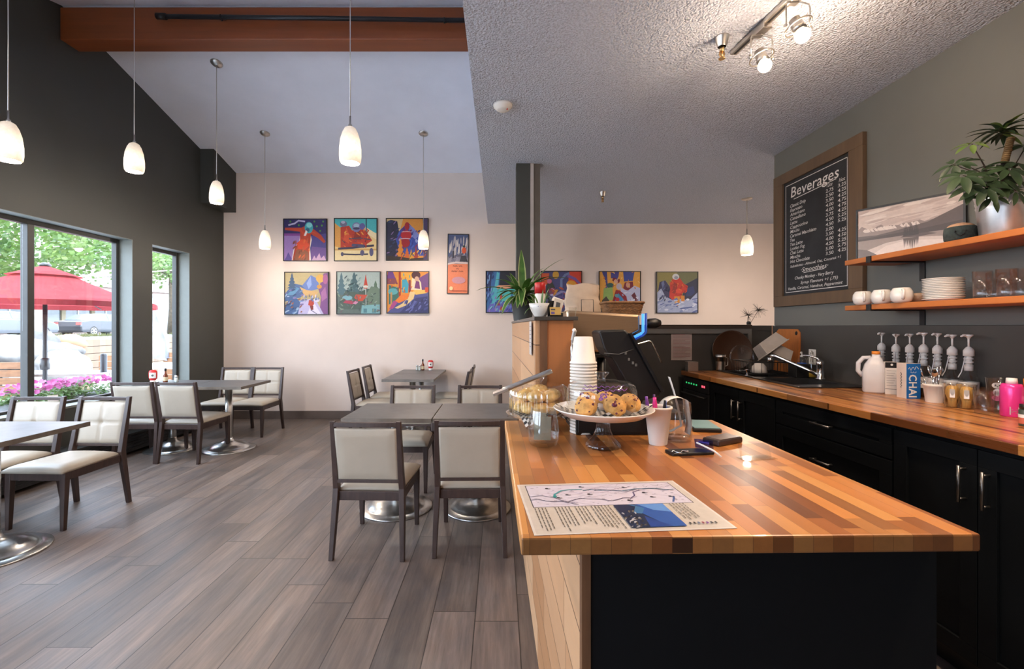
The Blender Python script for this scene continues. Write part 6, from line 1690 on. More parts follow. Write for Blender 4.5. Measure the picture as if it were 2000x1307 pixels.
mj = lp('milk_jug', 'milky plastic jug with an orange cap, next to the cartons', 'jug', (x_ + .01, y_ + .05, TOPZ), R(-36))
def rr_ring(w, d, z, n=32, k=5):
    out = []
    for i in range(n):
        a = 2 * PI * i / n; c, s = math.cos(a), math.sin(a); q = (abs(c) ** k + abs(s) ** k) ** (-1 / k)
        out.append((w * c * q, d * s * q, z))
    return out
def loft(rings, caps=True):
    n = len(rings[0]); v = [p for r_ in rings for p in r_]; f = []
    for i in range(len(rings) - 1):
        for k in range(n): f.append((i * n + k, i * n + (k + 1) % n, i * n + n + (k + 1) % n, i * n + n + k))
    if caps: f += [tuple(range(n))[::-1], tuple(range((len(rings) - 1) * n, len(rings) * n))]
    return v, f
sh_ = lambda rr, dx: [(a + dx, b, c) for a, b, c in rr]
v, f = loft([rr_ring(.046, .046, 0), rr_ring(.052, .052, .01), rr_ring(.053, .053, .12), sh_(rr_ring(.046, .046, .165), .004), sh_(rr_ring(.030, .030, .20), .010), sh_(rr_ring(.020, .020, .212), .012), sh_(rr_ring(.019, .019, .225), .012)])
MB().add(v, f, 0, True).build('body', M['jug'], mj)
MB().tube([(-.012, 0, .207), (-.046, 0, .204), (-.070, 0, .172), (-.072, 0, .125), (-.050, 0, .095)], [.011, .012, .012, .012, .012], 12).build('handle', M['jug'], mj)
MB().lathe([(0, .2255), (.0205, .2255), (.0205, .243), (0, .244)], 24, M=Matrix.Translation((.012, 0, 0))).build('cap', M['orange'], mj)
x_, y_, z_ = CP(1696, 764)
rb = lp('red_cap_bottle', 'cream bottle with a red cap half hidden behind the milk jug', 'bottle', (x_ + .045, y_ + .04, TOPZ))
MB().lathe([(0, 0), (.036, 0), (.037, .005), (.037, .10), (.026, .14), (.014, .155), (0, .155)], 24).build('body', plain('cream_sauce', (.62, .55, .46), .35), rb)
MB().lathe([(0, .1555), (.016, .1555), (.015, .185), (0, .186)], 18).build('cap', M['red'], rb)
MB().lathe([(.0376, .02), (.0376, .085)], 24).build('label_band', plain('red_label', (.35, .08, .05), .5), rb)

def carton(label, cx_, cy_, rz, w, d, h, face_cols, extra=None):
    t = lp('drink_carton', label, 'carton', (cx_, cy_, TOPZ), rz)
    mb = MB()
    mb.box(-w / 2, w / 2, -d / 2, d / 2, 0, h)
    mb.build('box', face_cols, t, bevel=.0015)
    return t
# blue and cream carton: one corner turned to the camera
x_, y_, z_ = CP(1770, 779)
vd = math.atan2(y_, x_)
rzc = vd - R(90) + R(38)
cosr, sinr = math.cos(rzc), math.sin(rzc)
w_, d_, h_ = .072, .066, .190
# the front edge nearest the camera is local (-w/2, -d/2)
ccx = x_ - (-w_ / 2 * cosr + d_ / 2 * sinr); ccy = y_ - (-w_ / 2 * sinr - d_ / 2 * cosr)
k1 = carton('chai carton with a bright blue face and white block letters', ccx, ccy, rzc, w_, d_, h_, plain('carton_cream', (.70, .60, .54), .45, var=.04))
MB().box(-w_ / 2 + .001, w_ / 2 + .0006, -d_ / 2 - .0008, -d_ / 2, .001, h_ - .001).build('blue_face', plain('carton_blue', (.012, .14, .45), .4, var=.05), k1)
FRONT = Matrix(((1, 0, 0, 0), (0, 0, -1, 0), (0, 1, 0, 0), (0, 0, 0, 1)))
def carton_text(par, body, size, bold, cxl, czl, rot, yl, mat, nm, FR=FRONT, sx=1.0):
    v, f = text_geo(body, size, Matrix.Identity(4), bold, 0, 'CENTER')
    Tm = Matrix.Translation((cxl, yl, czl)) @ FR @ Matrix.Rotation(rot, 4, 'Z') @ Matrix.Diagonal((sx, 1, 1, 1))
    return MB().add([Tm @ p for p in v], f).build(nm, mat, par, fixn=False)
v, f = text_geo('CHAI', 1.0, Matrix.Identity(4), .022, 0, 'LEFT', 1.06)
x0 = min(p.x for p in v); x1 = max(p.x for p in v); y0 = min(p.y for p in v); y1 = max(p.y for p in v)
MB().add([((p.y - y0) / (y1 - y0) * .042 - .024, -d_ / 2 - .0014, .130 - (p.x - x0) / (x1 - x0) * .122) for p in v], f).build('block_lettering', M['white'], k1, fixn=False)
mb = MB(); T = Matrix.Translation((0, -d_ / 2 - .0014, 0)) @ FRONT
for a in (line('x', [(-.026 + .0065 * i, .160 + .010 * math.sin(i * 2.2) + .0012 * i) for i in range(9)], .0032), line('x', [(-.016 + .004 * i, .142 + .004 * math.sin(i * 1.9)) for i in range(9)], .002)):
    n_ = len(a[1]) // 2
    for i in range(n_ - 1):
        q = [a[1][i], a[1][i + 1], a[1][-2 - i], a[1][-1 - i]]; mb.add([(x, y, 0) for x, y in q], [(0, 1, 2, 3)], 0, False, T)
mb.build('script_lettering', M['white'], k1, fixn=False)
LEFT = Matrix(((0, 0, -1, 0), (-1, 0, 0, 0), (0, 1, 0, 0), (0, 0, 0, 1)))
mb = MB(); T = Matrix.Translation((-w_ / 2 - .0008, 0, .10)) @ LEFT @ Matrix.Rotation(R(90), 4, 'Z')
a = line('x', [(-.045 + .006 * i, .005 * math.sin(i * 2.4)) for i in range(15)], .004); n_ = len(a[1]) // 2
for i in range(n_ - 1):
    q = [a[1][i], a[1][i + 1], a[1][-2 - i], a[1][-1 - i]]; mb.add([(x, y, 0) for x, y in q], [(0, 1, 2, 3)], 0, False, T)
mb.build('side_script', M['black'], k1, fixn=False)
x_, y_, z_ = CP(1742, 772)
k2 = carton('white carton with a black top band, between the milk jug and the blue carton', x_ + .035, y_ + .052, vd - R(90) + R(14), .060, .060, .185, plain('carton_white', (.70, .66, .62), .5, var=.03))
MB().box(-.0302, .0302, -.0306, -.030, .152, .184).box(-.0302, .0302, -.0304, -.030, .03, .032).box(.0285, .0302, -.0306, -.030, .0, .152).build('black_band', M['black'], k2)
mb = MB()
for k in range(7): mb.box(-.024, .020 - .006 * (k % 3), -.0306, -.030, .135 - k * .014, .137 - k * .014)
mb.build('print_lines', plain('print_grey', (.25, .24, .24), .6), k2)
MB().ball((.0, -.0302, .170), .008, 12, 8, sc=(1, .08, 1)).build('white_mark', M['white'], k2)
# white tub with spoons
x_, y_, z_ = CP(1825, 788)
tb = lp('paper_tub', 'white paper tub full of metal spoons in front of the syrup bottles', 'tub', (x_ + .028, y_ + .030, TOPZ))
MB().lathe([(0, 0), (.034, 0), (.035, .003), (.0435, .082), (.046, .083), (.047, .096), (.045, .0965), (.0415, .09), (.033, .004), (0, .004)], 36).build('wall', M['paper_cup'], tb)
r = random.Random(12); cs_ = Vector((x_ + .028, y_ + .030, TOPZ))
sp0 = MB(); sp0.tube([(0, 0, 0), (0, 0, .08), (0, .002, .125)], [.0022, .003, .0022], 8); sp0.ball((0, .003, .147), .022, 14, 10, sc=(.75, .22, 1.1))
sp_o = sp0.build('spoon', M['chrome'])
WH = ['spoon leaning toward the carton in the white tub', 'spoon with its bowl highest in the white tub', 'spoon at the back of the white tub', 'spoon tipped toward the bottles in the white tub', 'spoon in the middle of the white tub', 'spoon leaning toward the bamboo whisks in the white tub']
for k in range(6):
    o = sp_o if k == 0 else sp_o.copy()
    if k: C.objects.link(o)
    a = R(40 + 60 * k); o.location = cs_ + Vector((.016 * math.cos(a), .016 * math.sin(a), .006 + .004 * k)); o.rotation_euler = (R(-13) * math.sin(a), R(13) * math.cos(a), R(50 * k))
    tag(o, WH[k], 'spoon', 'metal spoons in the tub')
# bamboo whisks in clear cups
def whisk(label, px, py):
    x_, y_, z_ = CP(px, py)
    t = lp('bamboo_whisk', label, 'whisk', (x_ + .02, y_ + .02, TOPZ), 0, 'bamboo whisks in plastic cups')
    MB().lathe([(0, .003), (.016, .003), (.017, .036), (.018, .040), (0, .040)], 20).build('handle', M['bamboo'], t)
    MB().lathe([(.0175, .040), (.024, .062), (.025, .080), (.020, .098), (.012, .104), (0, .102)], 44, wob=lambda a, z: 1 + .05 * math.cos(a * 22)).build('bristle', M['bamboo'], t)
    c = lp('clear_cup', label.replace('bamboo whisk', 'clear plastic cup around the bamboo whisk'), 'cup', (x_ + .02, y_ + .02, TOPZ), 0, 'clear plastic cups')
    MB().lathe([(0, .0015), (.027, .0), (.036, .115), (.0375, .117), (.0365, .118), (.0265, .003)], 28).build('wall', M['acrylic'], c)
    MB().cbox((-.022, -.022, .07), (.018, .0006, .04), (0, 0, R(-45))).build('paper_sticker', M['white'], c)
whisk('bamboo whisk beside the white tub', 1860, 797)
whisk('bamboo whisk farther from the white tub, nearer the glasses', 1888, 800)
# tumblers, tall clear cup with a face sticker, pink can, jars
x_, y_, z_ = CP(1935, 806)
tbm = lp('clear_tumbler', 'empty clear tumbler near the front of the counter, before the pink can', 'glass', (2.165, 2.06, TOPZ))
MB().lathe([(0, 0), (.029, 0), (.031, .006), (.037, .105), (.0355, .105), (.0285, .022), (0, .022)], 28).build('wall', M['glass_thick'], tbm)
x_, y_, z_ = CP(1918, 795)
tb2 = lp('clear_tumbler', 'empty clear tumbler between the whisks and the front tumbler', 'glass', (2.285, 2.195, TOPZ))
MB().lathe([(0, 0), (.026, 0), (.034, .10), (.0325, .10), (.0255, .015), (0, .015)], 28).build('wall', M['glass_thick'], tb2)
x_, y_, z_ = CP(1948, 797)
tc_ = lp('tall_cup', 'tall clear plastic cup with a round white face sticker', 'cup', (2.285, 2.115, TOPZ))
MB().lathe([(0, .001), (.029, 0), (.040, .150), (.0425, .152), (.042, .155), (.039, .153), (.028, .003)], 32).build('wall', M['acrylic'], tc_)
va = math.atan2(-2.115, -2.285)
rf2 = lambda z: .029 + z * .0733
on_lathe([ell('cfc6c0', 0, 0, 1.0, .72, 18), ell('4a4444', -.35, .05, .16, .2, 8), ell('4a4444', .35, .05, .16, .2, 8), ell('3a3434', 0, -.3, .12, .1, 8), ell('c8bfc4', 0, -1.7, .8, .9, 12), ell('d0608c', 0, -3.0, 1.0, .7, 14)], rf2, .122, math.degrees(va), .019).build('face_sticker', M['print'], tc_, fixn=False)
x_, y_, z_ = CP(1973, 812)
pk = lp('pink_can', 'bright pink can with a pale cap on the counter', 'can', (2.222, 2.00, TOPZ))
MB().lathe([(0, 0), (.033, 0), (.0365, .004), (.0365, .124), (.032, .140), (.028, .142), (0, .142)], 32).build('body', M['pink'], pk)
MB().lathe([(0, .1425), (.019, .1425), (.017, .166), (0, .167)], 20).build('cap', M['white'], pk)
va = math.atan2(-y_, -x_)
on_lathe([('c9b9bd', [(-.9, -1), (.9, -1), (.9, 1), (-.9, 1)]), ('9a8a92', [(-.7, .3), (.6, .3), (.6, .4), (-.7, .4)]), ('9a8a92', [(-.7, -.1), (.4, -.1), (.4, 0), (-.7, 0)]), ('9a8a92', [(-.7, -.5), (.6, -.5), (.6, -.4), (-.7, -.4)])], lambda z: .0368, .028, math.degrees(va) + 14, .017).build('pale_label', M['print'], pk, fixn=False)
def jar(label, px, y, h, rj, mats):
    x = (px - 976) / 900 * y
    t = lp('spice_jar', label, 'jar', (x, y, TOPZ), 0)
    MB().lathe([(0, 0), (rj, 0), (rj + .001, .004), (rj + .001, h * .72), (rj * .85, h * .79), (0, h * .79)], 28).build('body', mats[0], t)
    MB().lathe([(0, h * .795), (rj * .95, h * .795), (rj * .95, h), (0, h)], 24).build('lid', mats[1], t)
    MB().lathe([(rj + .0016, h * .12), (rj + .0016, h * .40)], 28).build('red_label', mats[2], t)
    MB().lathe([(rj + .0018, h * .40), (rj + .0018, h * .55)], 28).build('pale_label', mats[3], t)
jar('orange lidded jar behind the pink can, cut by the photo edge', 2020, 1.965, .165, .033, (plain('tan_jar', (.36, .25, .17), .4), M['orange'], plain('red_print', (.5, .1, .06), .5), M['white']))
jar('small dark lidded jar in front of the pink can, cut by the photo edge', 2009, 1.80, .085, .026, (plain('dark_jar', (.05, .06, .05), .3), plain('black_lid', (.015, .015, .015), .3), plain('red_print', (.55, .13, .08), .5), M['white']))
# ------------------------------------------------------------------ outside the windows
pav = plain('patio_concrete', (.55, .55, .55), .8, var=.12, vs=1.2)
struct(MB().box(-11, -4.2, -20, 40, -.5, -.30).box(-4.2, 8, -40, -2.7, -.5, -.30).build('ground_patio', pav))
struct(MB().box(-14.2, -10.75, -20, 45, -.5, 1.0).build('ground_terrace', plain('terrace_gravel', (.12, .115, .09), .9, var=.25, vs=3)))
struct(MB().box(-90, -14.2, -60, 110, .4, .70).box(-30.5, -14.2, -60, 110, .70, .705).build('street', plain('asphalt', (.09, .09, .09), .85, var=.1, vs=2)))
gs = MB(); r = random.Random(2)
for k in range(900):
    x = r.uniform(-14.4, -13.2); y = r.uniform(9, 19); h = r.uniform(.05, .13)
    gs.add([(x, y, 1.0), (x + .03, y + .02, 1.0), (x + .02 + r.uniform(-.04, .04), y, 1.0 + h)], [(0, 1, 2)])
g_ = gs.build('grass_verge', leafmat('dry_grass', (.10, .11, .04), (.17, .16, .07), .4, 5), fixn=False); tag(g_, 'strip of dry grass along the top of the timber wall', 'grass', None, 'stuff')

# timber retaining wall: stacked sleepers
tw = thing('timber_wall', 'retaining wall of stacked pale timbers beyond the patio', 'retaining wall', (0, 0, 0))
tim = wood_boards('weathered_timber', 2.4, .19, .012, [(0, hx('604f3e')), (.5, hx('6e5a47')), (1, hx('534335'))], hx('5d4a38'), rough=.8, rot=(0, 0, 0), grain=(2, 30, 30), gs=.16)
def yat(px, x): return -x * 900 / (976 - px)
xw = -10.55
ya, yb = yat(156, xw), yat(352, xw)
for k in range(7):
    MB().box(xw - .2, xw, ya - .02 * (k % 2), yb + 3, -.30 + k * .186, -.30 + k * .186 + .178).build('timber', tim, tw, bevel=.012)

# boulders
rock = plain('pale_boulder', (.15, .143, .135), .85, var=.4, vs=3, bump=.5, bs=10)
rock3 = plain('grey_boulder', (.07, .068, .066), .85, var=.4, vs=4, bump=.5, bs=10)
rock2 = plain('rust_boulder', (.17, .09, .045), .85, var=.3, vs=3, bump=.5, bs=10)
def boulder(label, px, py, y, sx, sy, sz, m_, seed, rz=0):
    x, y_, z = P(px, py, y)
    mb = MB(); mb.ball((0, 0, 0), 1.0, 28, 18, sc=(sx, sy, sz), fn=lambda p: 1 + .28 * mnoise.noise(p * 1.3 + Vector((seed, 0, 0))) + .10 * mnoise.noise(p * 3.5 + Vector((0, seed, 0))))
    o = mb.build('boulder', m_, loc=(x, y_, z), rot=(0, 0, rz)); tag(o, label, 'boulder', 'landscape boulders on the slope')
boulder('broad pale boulder at the photo edge behind the patio bench', 22, 690, 9.3, .8, .55, .34, rock, 1)
boulder('tall grey boulder behind the umbrella pole', 80, 682, 10.2, .36, .34, .46, rock3, 2)
boulder('rust coloured boulder at the end of the timber wall', 128, 670, 10.7, .42, .3, .20, rock2, 3, .4)
boulder('long pale slab boulder sloping down to the timber wall', 116, 688, 10.0, .50, .3, .20, rock3, 4, -.2)
boulder('large white rounded boulder in front of the timber wall', 120, 724, 8.9, .42, .4, .40, rock, 5)
boulder('small boulder at the foot of the umbrella pole', 74, 705, 9.6, .3, .3, .25, rock2, 6)
struct(MB().prism([(-10.75, 2, -.3), (-9.2, 2, -.3), (-10.75, 2, 1.0)], (0, ya - 3.2, 0)).build('ground_slope', plain('slope_soil', (.05, .04, .028), .9, var=.3, vs=4)))

# umbrella
ux, uy = P(88, 600, 6.5)[0], 6.5
um = thing('patio_umbrella', 'big red market umbrella with a dark pole outside the large window', 'umbrella', (ux, uy, -.30))
red = leafmat('red_canvas', (.20, .030, .033), (.25, .040, .043), .4, 2)
for n_ in red.node_tree.nodes:
    if n_.type == 'BSDF_PRINCIPLED': n_.inputs['Specular IOR Level'].default_value = .05; n_.inputs['Roughness'].default_value = .9
def canopy(r0, r1, z0, z1, n=8):
    mb = MB(); v = []; m_ = 6
    for i in range(n * 4):
        a = 2 * PI * i / (n * 4) + .2
        sag = 1 - .045 * (1 - abs((i % 4) / 2 - 1)) * 1.0
        for j in range(m_ + 1):
            t = j / m_; rr = r0 + (r1 - r0) * t
            rr *= (1 - (1 - sag) * t); z = z0 + (z1 - z0) * t - .05 * math.sin(PI * t) + .03 * (1 - abs((i % 4) / 2 - 1)) * t * 0
            v.append((rr * math.cos(a), rr * math.sin(a), z))
    N = n * 4
    f = [(i * (m_ + 1) + j, i * (m_ + 1) + j + 1, ((i + 1) % N) * (m_ + 1) + j + 1, ((i + 1) % N) * (m_ + 1) + j) for i in range(N) for j in range(m_)]
    # valance
    b = len(v)
    for i in range(N): x, y, z = v[i * (m_ + 1) + m_]; v.append((x * 1.005, y * 1.005, z - .07))
    f += [(i * (m_ + 1) + m_, b + i, b + (i + 1) % N, ((i + 1) % N) * (m_ + 1) + m_) for i in range(N)]
    return mb.add(v, f, 0, False)
canopy(.30, 1.32, 2.36, 1.97).build('canopy', red, um, fixn=False)
mb = MB(); canopy_top = MB()
v = [(0, 0, 2.50)]; 
for i in range(32):
    a = 2 * PI * i / 32 + .2; v.append((.40 * math.cos(a), .40 * math.sin(a), 2.345))
canopy_top.add(v, [(0, 1 + i, 1 + (i + 1) % 32) for i in range(32)]); canopy_top.build('vent_cap', red, um, fixn=False)
mb.tube([(0, 0, 0), (0, 0, 2.46)], .026, 14); mb.build('pole', M['black_metal'], um)
MB().lathe([(0, 2.44), (.06, 2.48), (.07, 2.50), (.04, 2.53), (0, 2.54)], 16).build('finial', M['black'], um)
for i in range(8):
    a = 2 * PI * i / 8 + .2
    MB().tube([(.02 * math.cos(a), .02 * math.sin(a), 2.33), (1.22 * math.cos(a), 1.22 * math.sin(a), 1.915)], .010, 6).build('rib', M['black_metal'], um)
MB().lathe([(.027, 1.02), (.05, 1.03), (.055, 1.10), (.045, 1.13), (.05, 1.18), (.027, 1.19)], 16).build('crank_collar', M['black'], um)
MB().lathe([(0, 0), (.26, 0), (.26, .05), (.05, .08), (.05, .3), (0, .3)], 24).build('base', M['black'], um)

# slatted benches, picnic table, bollard, planter
slat = plain('orange_slat_wood', (.19, .085, .032), .6, var=.2, vs=5, stretch=(1, 8, 8))
whitew = plain('pale_table_wood', (.22, .19, .165), .7, var=.1, vs=4)  # one even pale tone for the picnic table boards
def bench(label, px, y, w, rz, m_, zt=.80):
    x = P(px, 700, y)[0]
    t = thing('patio_bench', label, 'bench', (x, y, -.30), rz, 'slatted patio seats')
    for k in range(5): MB().box(-w / 2, w / 2, -.02, .02, .45 + k * .125, .45 + k * .125 + .105).build('slat', m_, t)
    for k in range(3): MB().box(-w / 2, w / 2, -.5 + k * .16, -.37 + k * .16, .40, .43).build('seat_slat', m_, t)
    for s in (-1, 1): MB().box(s * (w / 2 - .06) - .03, s * (w / 2 - .06) + .03, -.46, .06, 0, .42).build('leg', M['white'], t)
bench('orange slatted bench outside, cut by the photo edge', 8, 7.4, .78, R(8), slat)
bench('small slatted seat outside beside the black bollard', 222, 9.2, .5, R(10), slat)
bench('slatted seat seen through the narrow window', 338, 10.2, .5, R(-15), slat)
pt_ = thing('picnic_table', 'pale picnic table outside between the umbrella and the bollard', 'table', P(130, 735, 8.0)[:2] + (-.30,), R(5))
for k in range(5): MB().box(-.85, .85, -.36 + k * .145, -.225 + k * .145, .80, .84).build('board', whitew, pt_)
for s in (-.7, .7): MB().box(s - .05, s + .05, -.3, .3, 0, .80).build('leg', M['white'], pt_)
bx, by, _z = P(202.5, 720, 8.0)
bol = MB().cyl(.048, 0, 1.13, 18).lathe([(.048, 1.13), (.04, 1.16), (0, 1.17)], 18).build('bollard', M['black_metal'], loc=(bx, by, -.30)); tag(bol, 'black round bollard post outside the large window', 'bollard')
wt = thing('picnic_table', 'white patio table seen through the narrow window', 'table', P(330, 712, 8.6)[:2] + (-.30,), R(0))
MB().box(-.45, .45, -.4, .4, .88, .93).build('tabletop', M['white'], wt)
for s in (-.38, .38):
    for q in (-.33, .33): MB().box(s - .04, s + .04, q - .04, q + .04, 0, .88).build('leg', M['white'], wt)
# stair rail seen through the narrow window
sr = thing('stair_rail', 'dark sloping stair side seen through the narrow window', 'stair rail', (0, 0, 0))
q = [P(298, 588, 10.2), P(301, 588, 10.2), P(326, 664, 10.2), P(326, 705, 10.2), P(298, 700, 10.2)]
MB().prism(q, (0, .06, 0)).build('panel', plain('weathered_panel', (.20, .19, .19), .7, var=.3, vs=4), sr)
MB().tube([P(297, 584, 10.2), P(327, 664, 10.2), P(327, 700, 10.2)], .035, 8).build('handrail', plain('blue_grey_rail', (.20, .22, .28), .5), sr)

# flower pots on a trough right outside the glass
stone = plain('grey_stone_pot', (.30, .31, .33), .8, var=.2, vs=8, bump=.3, bs=30)
tro = MB().box(-5.15, -4.40, 3.6, 5.7, -.30, .38).build('planter_trough', stone, bevel=.02); tag(tro, 'low grey stone ledge carrying the flower pots outside the big window', 'ledge')
def flowerpot(label, px, y, rp, seed, nf):
    x = P(px, 700, y)[0]
    t = thing('flower_pot', label, 'flower pot', (x, y, .38), 0, 'petunia pots outside the window')
    MB().lathe([(0, 0), (rp * .8, 0), (rp, .05), (rp * 1.05, .16), (rp * .95, .18), (rp * .85, .15), (0, .15)], 26).build('pot', stone, t)
    r = random.Random(seed); lf = MB(); bl = MB()
    for k in range(170):
        a = r.uniform(0, 2 * PI); q = rp * 1.25 * math.sqrt(r.random()); h = .16 + r.uniform(0, .17) * (1 - (q / rp / 1.5) ** 2)
        d = (math.cos(a), math.sin(a), r.uniform(-.2, .9))
        leaf(lf, (q * math.cos(a), q * math.sin(a), h), d, (0, 0, 1), r.uniform(.05, .09), .035, .8, 0, 4)
    for k in range(nf * 2):
        a = r.uniform(0, 2 * PI); q = rp * 1.25 * math.sqrt(r.random()); c = Vector((q * math.cos(a), q * math.sin(a), .27 + r.uniform(0, .09)))
        n = Vector((r.uniform(-.2, 1), r.uniform(-1, .2), r.uniform(.2, 1))).normalized(); u = n.orthogonal().normalized(); w = n.cross(u); s = r.uniform(.020, .031)
        vv = [c] + [c + (u * math.cos(2 * PI * i / 10) + w * math.sin(2 * PI * i / 10)) * s * (1 if i % 2 else .82) + n * s * .35 for i in range(10)]
        bl.add(vv, [(0, 1 + i, 1 + (i + 1) % 10) for i in range(10)], 0, True)
    lf.build('foliage', M['leaf_petunia'], t, fixn=False)
    if nf: bl.build('flower', M['petal'], t, fixn=False)
flowerpot('leafy pot at the photo edge outside the big window, few blooms', 12, 4.62, .17, 1, 3)
flowerpot('petunia pot outside, beside the window mullion', 50, 4.75, .16, 2, 16)
flowerpot('petunia pot outside with the most pink flowers, behind the front chairs', 92, 5.0, .17, 3, 22)
flowerpot('petunia pot outside between the two front chairs', 128, 5.2, .15, 4, 16)
flowerpot('petunia pot outside closest to the bollard', 172, 5.5, .19, 5, 22)
wc = MB().cbox((0, 0, .055), (.002, .075, .11), (0, R(-12), R(-25))).build('sill_card', M['white'], loc=(-4.06, 4.19, .602)); tag(wc, 'white folded card standing on the window sill between two chairs', 'card')

# tree in front of the street
def tree(label, x, y, z0, h, cz, rx, ry, rz_, n, seed, mt):
    t = thing('street_tree', label, 'tree', (x, y, z0), 0, 'trees along the street')
    mb = MB(); mb.tube([(0, 0, 0), (.05, 0, h * .5), (-.02, .05, h), (.1, 0, h + rz_)], [.16, .13, .11, .04], 10)
    for k in range(7):
        a = k * .9; mb.tube([(0, 0, h - .1 + k * .12), (rx * .45 * math.cos(a), ry * .45 * math.sin(a), h + .3 + .16 * k), (rx * .8 * math.cos(a), ry * .8 * math.sin(a), h + .6 + .14 * k)], [.06, .035, .012], 7)
    mb.build('trunk', mt, t)
    r = random.Random(seed); lf = MB()
    cl = []
    for k in range(70):
        while True:
            p = Vector((r.uniform(-1, 1), r.uniform(-1, 1), r.uniform(-1, 1)))
            if p.length < 1: break
        cl.append(Vector((p.x * rx, p.y * ry, p.z * rz_ + cz)))
    for k in range(n):
        c = cl[k % len(cl)]; p = c + Vector((r.gauss(0, .42), r.gauss(0, .42), r.gauss(0, .22)))
        d = Vector((r.gauss(0, 1), r.gauss(0, 1), r.gauss(-.3, .5))).normalized(); u = d.orthogonal().normalized(); s = r.uniform(.10, .19)
        lf.add([p, p + d * s * .5 + u * s * .33, p + d * s, p + d * s * .5 - u * s * .33], [(0, 1, 2, 3)])
    lf.build('foliage', M['leaf_tree'], t, fixn=False)
tree('leafy street tree with a pale trunk above the red umbrella', P(69, 600, 13.6)[0], 13.6, 1.0, 1.6, 3.1, 4.2, 4.6, 1.35, 11000, 1, M['bark_pale'])
tree('street tree whose leaves fill the top of the narrow window', P(318, 600, 19)[0], 19.5, 1.0, 2.2, 3.9, 3.6, 3.6, 1.7, 6000, 2, M['bark'])

# parked cars, driving along +Y
carpaint = plain('grey_car_paint', (.04, .043, .05), .3, .5, var=.04, coat=.6)
carpaint2 = plain('silver_car_paint', (.075, .083, .095), .3, .5, var=.04, coat=.6)
tint = plain('car_glass', (.06, .085, .08), .1, var=.1)
def car(label, x, y, paint):
    t = thing('parked_car', label, 'car', (x, y, .705), 0, 'cars parked across the street')
    # side outline along the length (y) and height (z); width along x
    low = [(-2.3, .35), (-2.32, .62), (-2.2, .92), (-1.6, 1.0), (1.0, .98), (1.9, .86), (2.28, .68), (2.32, .4), (2.2, .25), (-2.2, .25)]
    v = []; f = []; n = len(low); ws = (-.80, -.90, .90, .80); 
    for i, w in enumerate(ws):
        k = .97 if i in (0, 3) else 1.0
        v += [(w, a * k, .25 + (b - .25) * k + .01) for a, b in low]
    v2 = []
    for i, w in enumerate((-.90, -.86, .86, .90)):
        k = .98 if i in (0, 3) else 1.0
        v2 += [(w, a * k, .25 + (b - .25) * k) for a, b in low]
    for i in range(3):
        for k in range(n): f.append((i * n + k, i * n + (k + 1) % n, (i + 1) * n + (k + 1) % n, (i + 1) * n + k))
    f += [tuple(range(n)), tuple(range(3 * n, 4 * n))[::-1]]
    MB().add(v2, f, 0, False).build('body', paint, t, bevel=.06, seg=3)
    top = [(-1.75, .97), (-1.05, 1.36), (-.2, 1.44), (.45, 1.38), (1.25, .97)]
    v = []
    for w, q in ((-.82, 0), (-.62, 1), (.62, 1), (.82, 0)): pass
    bot = [(-1.75, .97), (1.25, .97)]
    ring = lambda a, b, w: (w, a, b)
    L_ = [(-.84 + .24 * max(0, (b - .97) / .47), a, b) for a, b in top]; Rr = [(.84 - .24 * max(0, (b - .97) / .47), a, b) for a, b in top]
    v = L_ + Rr; m_ = len(top)
    f = [(i, i + 1, m_ + i + 1, m_ + i) for i in range(m_ - 1)] + [tuple(range(m_))[::-1], tuple(range(m_, 2 * m_)), (0, m_, 2 * m_ - 1, m_ - 1)]
    MB().add(v, f).build('cabin', paint, t, bevel=.03)
    for s in (1, -1):
        def sp2(a, b): return (s * (.848 - .24 * max(0, (b - .97) / .47)), a, b)
        mb = MB(); mb.add([sp2(-1.45, 1.01), sp2(-.98, 1.31), sp2(-.28, 1.38), sp2(-.30, 1.01)], [(0, 1, 2, 3)]); mb.add([sp2(-.22, 1.01), sp2(-.20, 1.38), sp2(.40, 1.32), sp2(1.0, 1.01)], [(0, 1, 2, 3)])
        mb.build('side_window', tint, t, fixn=False)
        for yy in (-1.42, 1.42):
            T = Matrix.Translation((s * .80, yy, .325)) @ Euler((0, R(90) * s, 0)).to_matrix().to_4x4()
            w = MB().lathe([(0, -.1), (.25, -.1), (.325, -.08), (.325, .08), (.30, .105), (.22, .11), (.22, .09), (0, .085)], 28, M=T).build('wheel', M['black'], t)
            mb = MB()
            for k in range(5):
                a = 2 * PI * k / 5; mb.cbox((.115 * math.cos(a), .115 * math.sin(a), .095), (.20, .05, .02), (0, 0, a))
            mb2 = MB(); mb2.lathe([(.195, .092), (.222, .112), (.215, .114), (.19, .098)], 28)
            mb.v = [T @ p for p in mb.v] + [T @ p for p in mb2.v]; off = len(mb.v) - len(mb2.v)
            for q, m__, s__ in zip(mb2.f, mb2.m, mb2.s): mb.f.append([i + off for i in q]); mb.m.append(0); mb.s.append(s__); mb.col.append(None)
            mb.build('rim', M['nickel'], w)
        MB().cbox((s * .72, -2.285, .78), (.30, .06, .16)).build('tail_lamp', plain('tail_lamp', (.55, .07, .06), .25), t)
        MB().cbox((s * .70, 2.2, .68), (.34, .10, .12)).build('headlamp', plain('headlamp', (.6, .62, .62), .15), t)
        MB().cbox((s * .93, .55, 1.02), (.14, .12, .12)).build('mirror', paint, t, bevel=.02)
    mb = MB(); mb.add([(-.74, -1.66, 1.03), (.74, -1.66, 1.03), (.62, -1.08, 1.355), (-.62, -1.08, 1.355)], [(0, 1, 2, 3)]); mb.build('rear_window', tint, t, fixn=False)
    mb = MB(); mb.add([(-.76, 1.2, 1.01), (.76, 1.2, 1.01), (.62, .50, 1.375), (-.62, .50, 1.375)], [(0, 1, 2, 3)]); mb.build('windscreen', tint, t, fixn=False)
    return t
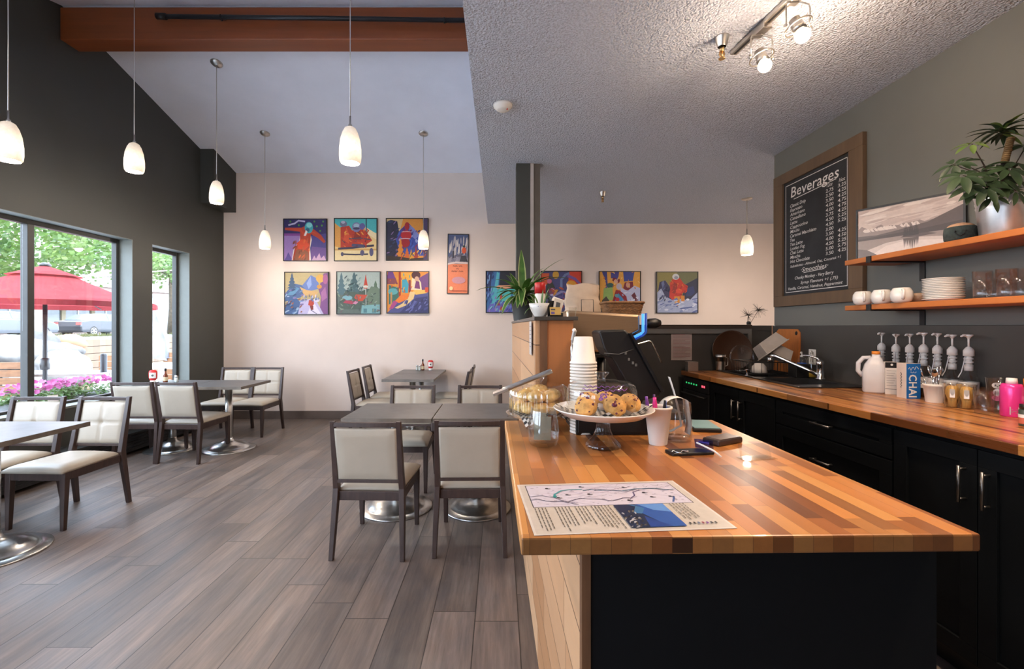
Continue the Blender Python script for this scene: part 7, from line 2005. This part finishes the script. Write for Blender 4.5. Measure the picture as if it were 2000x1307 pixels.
car('grey sedan parked across the street, tail lamp and rear wheel in view', -26.5, 30.5, carpaint)
car('silver grey car whose front end is behind the umbrella pole', -26.5, 24.5, carpaint2)

# shops across the street, and a pale house down the road
def building(name, label, x0, y0, y1, z0, z1, wall, dep=6):
    b = thing(name, label, 'building', (0, 0, 0))
    MB().box(x0 - dep, x0, y0, y1, z0, z1).build('wall', wall, b)
    return b
sb_ = building('shop_row', 'pink and cream shop row across the street, dark shop windows', -34, 18, 62, .70, 9.0, plain('pink_stucco', (.22, .16, .135), .85, var=.05))
shopw = plain('shop_glass', (.12, .135, .14), .12, var=.3, vs=1)
creamc = plain('cream_post', (.22, .18, .11), .8); 
for k in range(13):
    y = 23 + k * 2.6
    w = MB().box(-33.99, -33.95, y, y + 2.2, .85, 2.85).build('shop_window', shopw, sb_)
    MB().box(-33.96, -33.90, y + 1.05, y + 1.13, .85, 2.85).build('mullion', M['white'], w)
    MB().box(-34.0, -33.85, y + 2.22, y + 2.55, .70, 2.95).build('pillar', creamc, sb_)
MB().prism([(-34, 22, 3.65), (-34, 22, 2.98), (-32.6, 22, 2.98), (-32.6, 22, 3.2)], (0, 36, 0)).build('awning', plain('grey_awning', (.42, .40, .38), .8), sb_)
MB().box(-34.1, -33.6, 20, 60, 5.6, 5.9).build('cornice', plain('dark_cornice', (.25, .22, .2), .7), sb_)
MB().box(-33.98, -33.8, 20, 60, 4.7, 5.6).build('sign_band', plain('pale_band', (.4, .36, .33), .8), sb_)
for k in range(12):
    w = MB().box(-33.99, -33.92, 24 + k * 2.9, 25.2 + k * 2.9, 6.5, 8.0).build('window', shopw, sb_)
hb = building('house', 'peach house with small dark windows seen through the narrow window', -41, 58, 90, .5, 15, plain('peach_stucco', (.22, .165, .125), .85), 10)
for y_, z_ in ((62, 6.2), (66, 6.2), (70, 6.4), (74, 6.2)):
    MB().box(-40.99, -40.9, y_ - .9, y_ + .9, z_ - 1.0, z_ + 1.0).build('window', shopw, hb)
wb = building('white_shed', 'low white building seen through the narrow window, below the peach house', -31, 44, 62, .7, 4.4, plain('white_boards', (.3, .295, .29), .8), 2.9)
MB().box(-30.99, -30.9, 47.2, 48.1, .7, 2.9).build('door', shopw, wb)
# more of the street so that the daylight has something to fall on
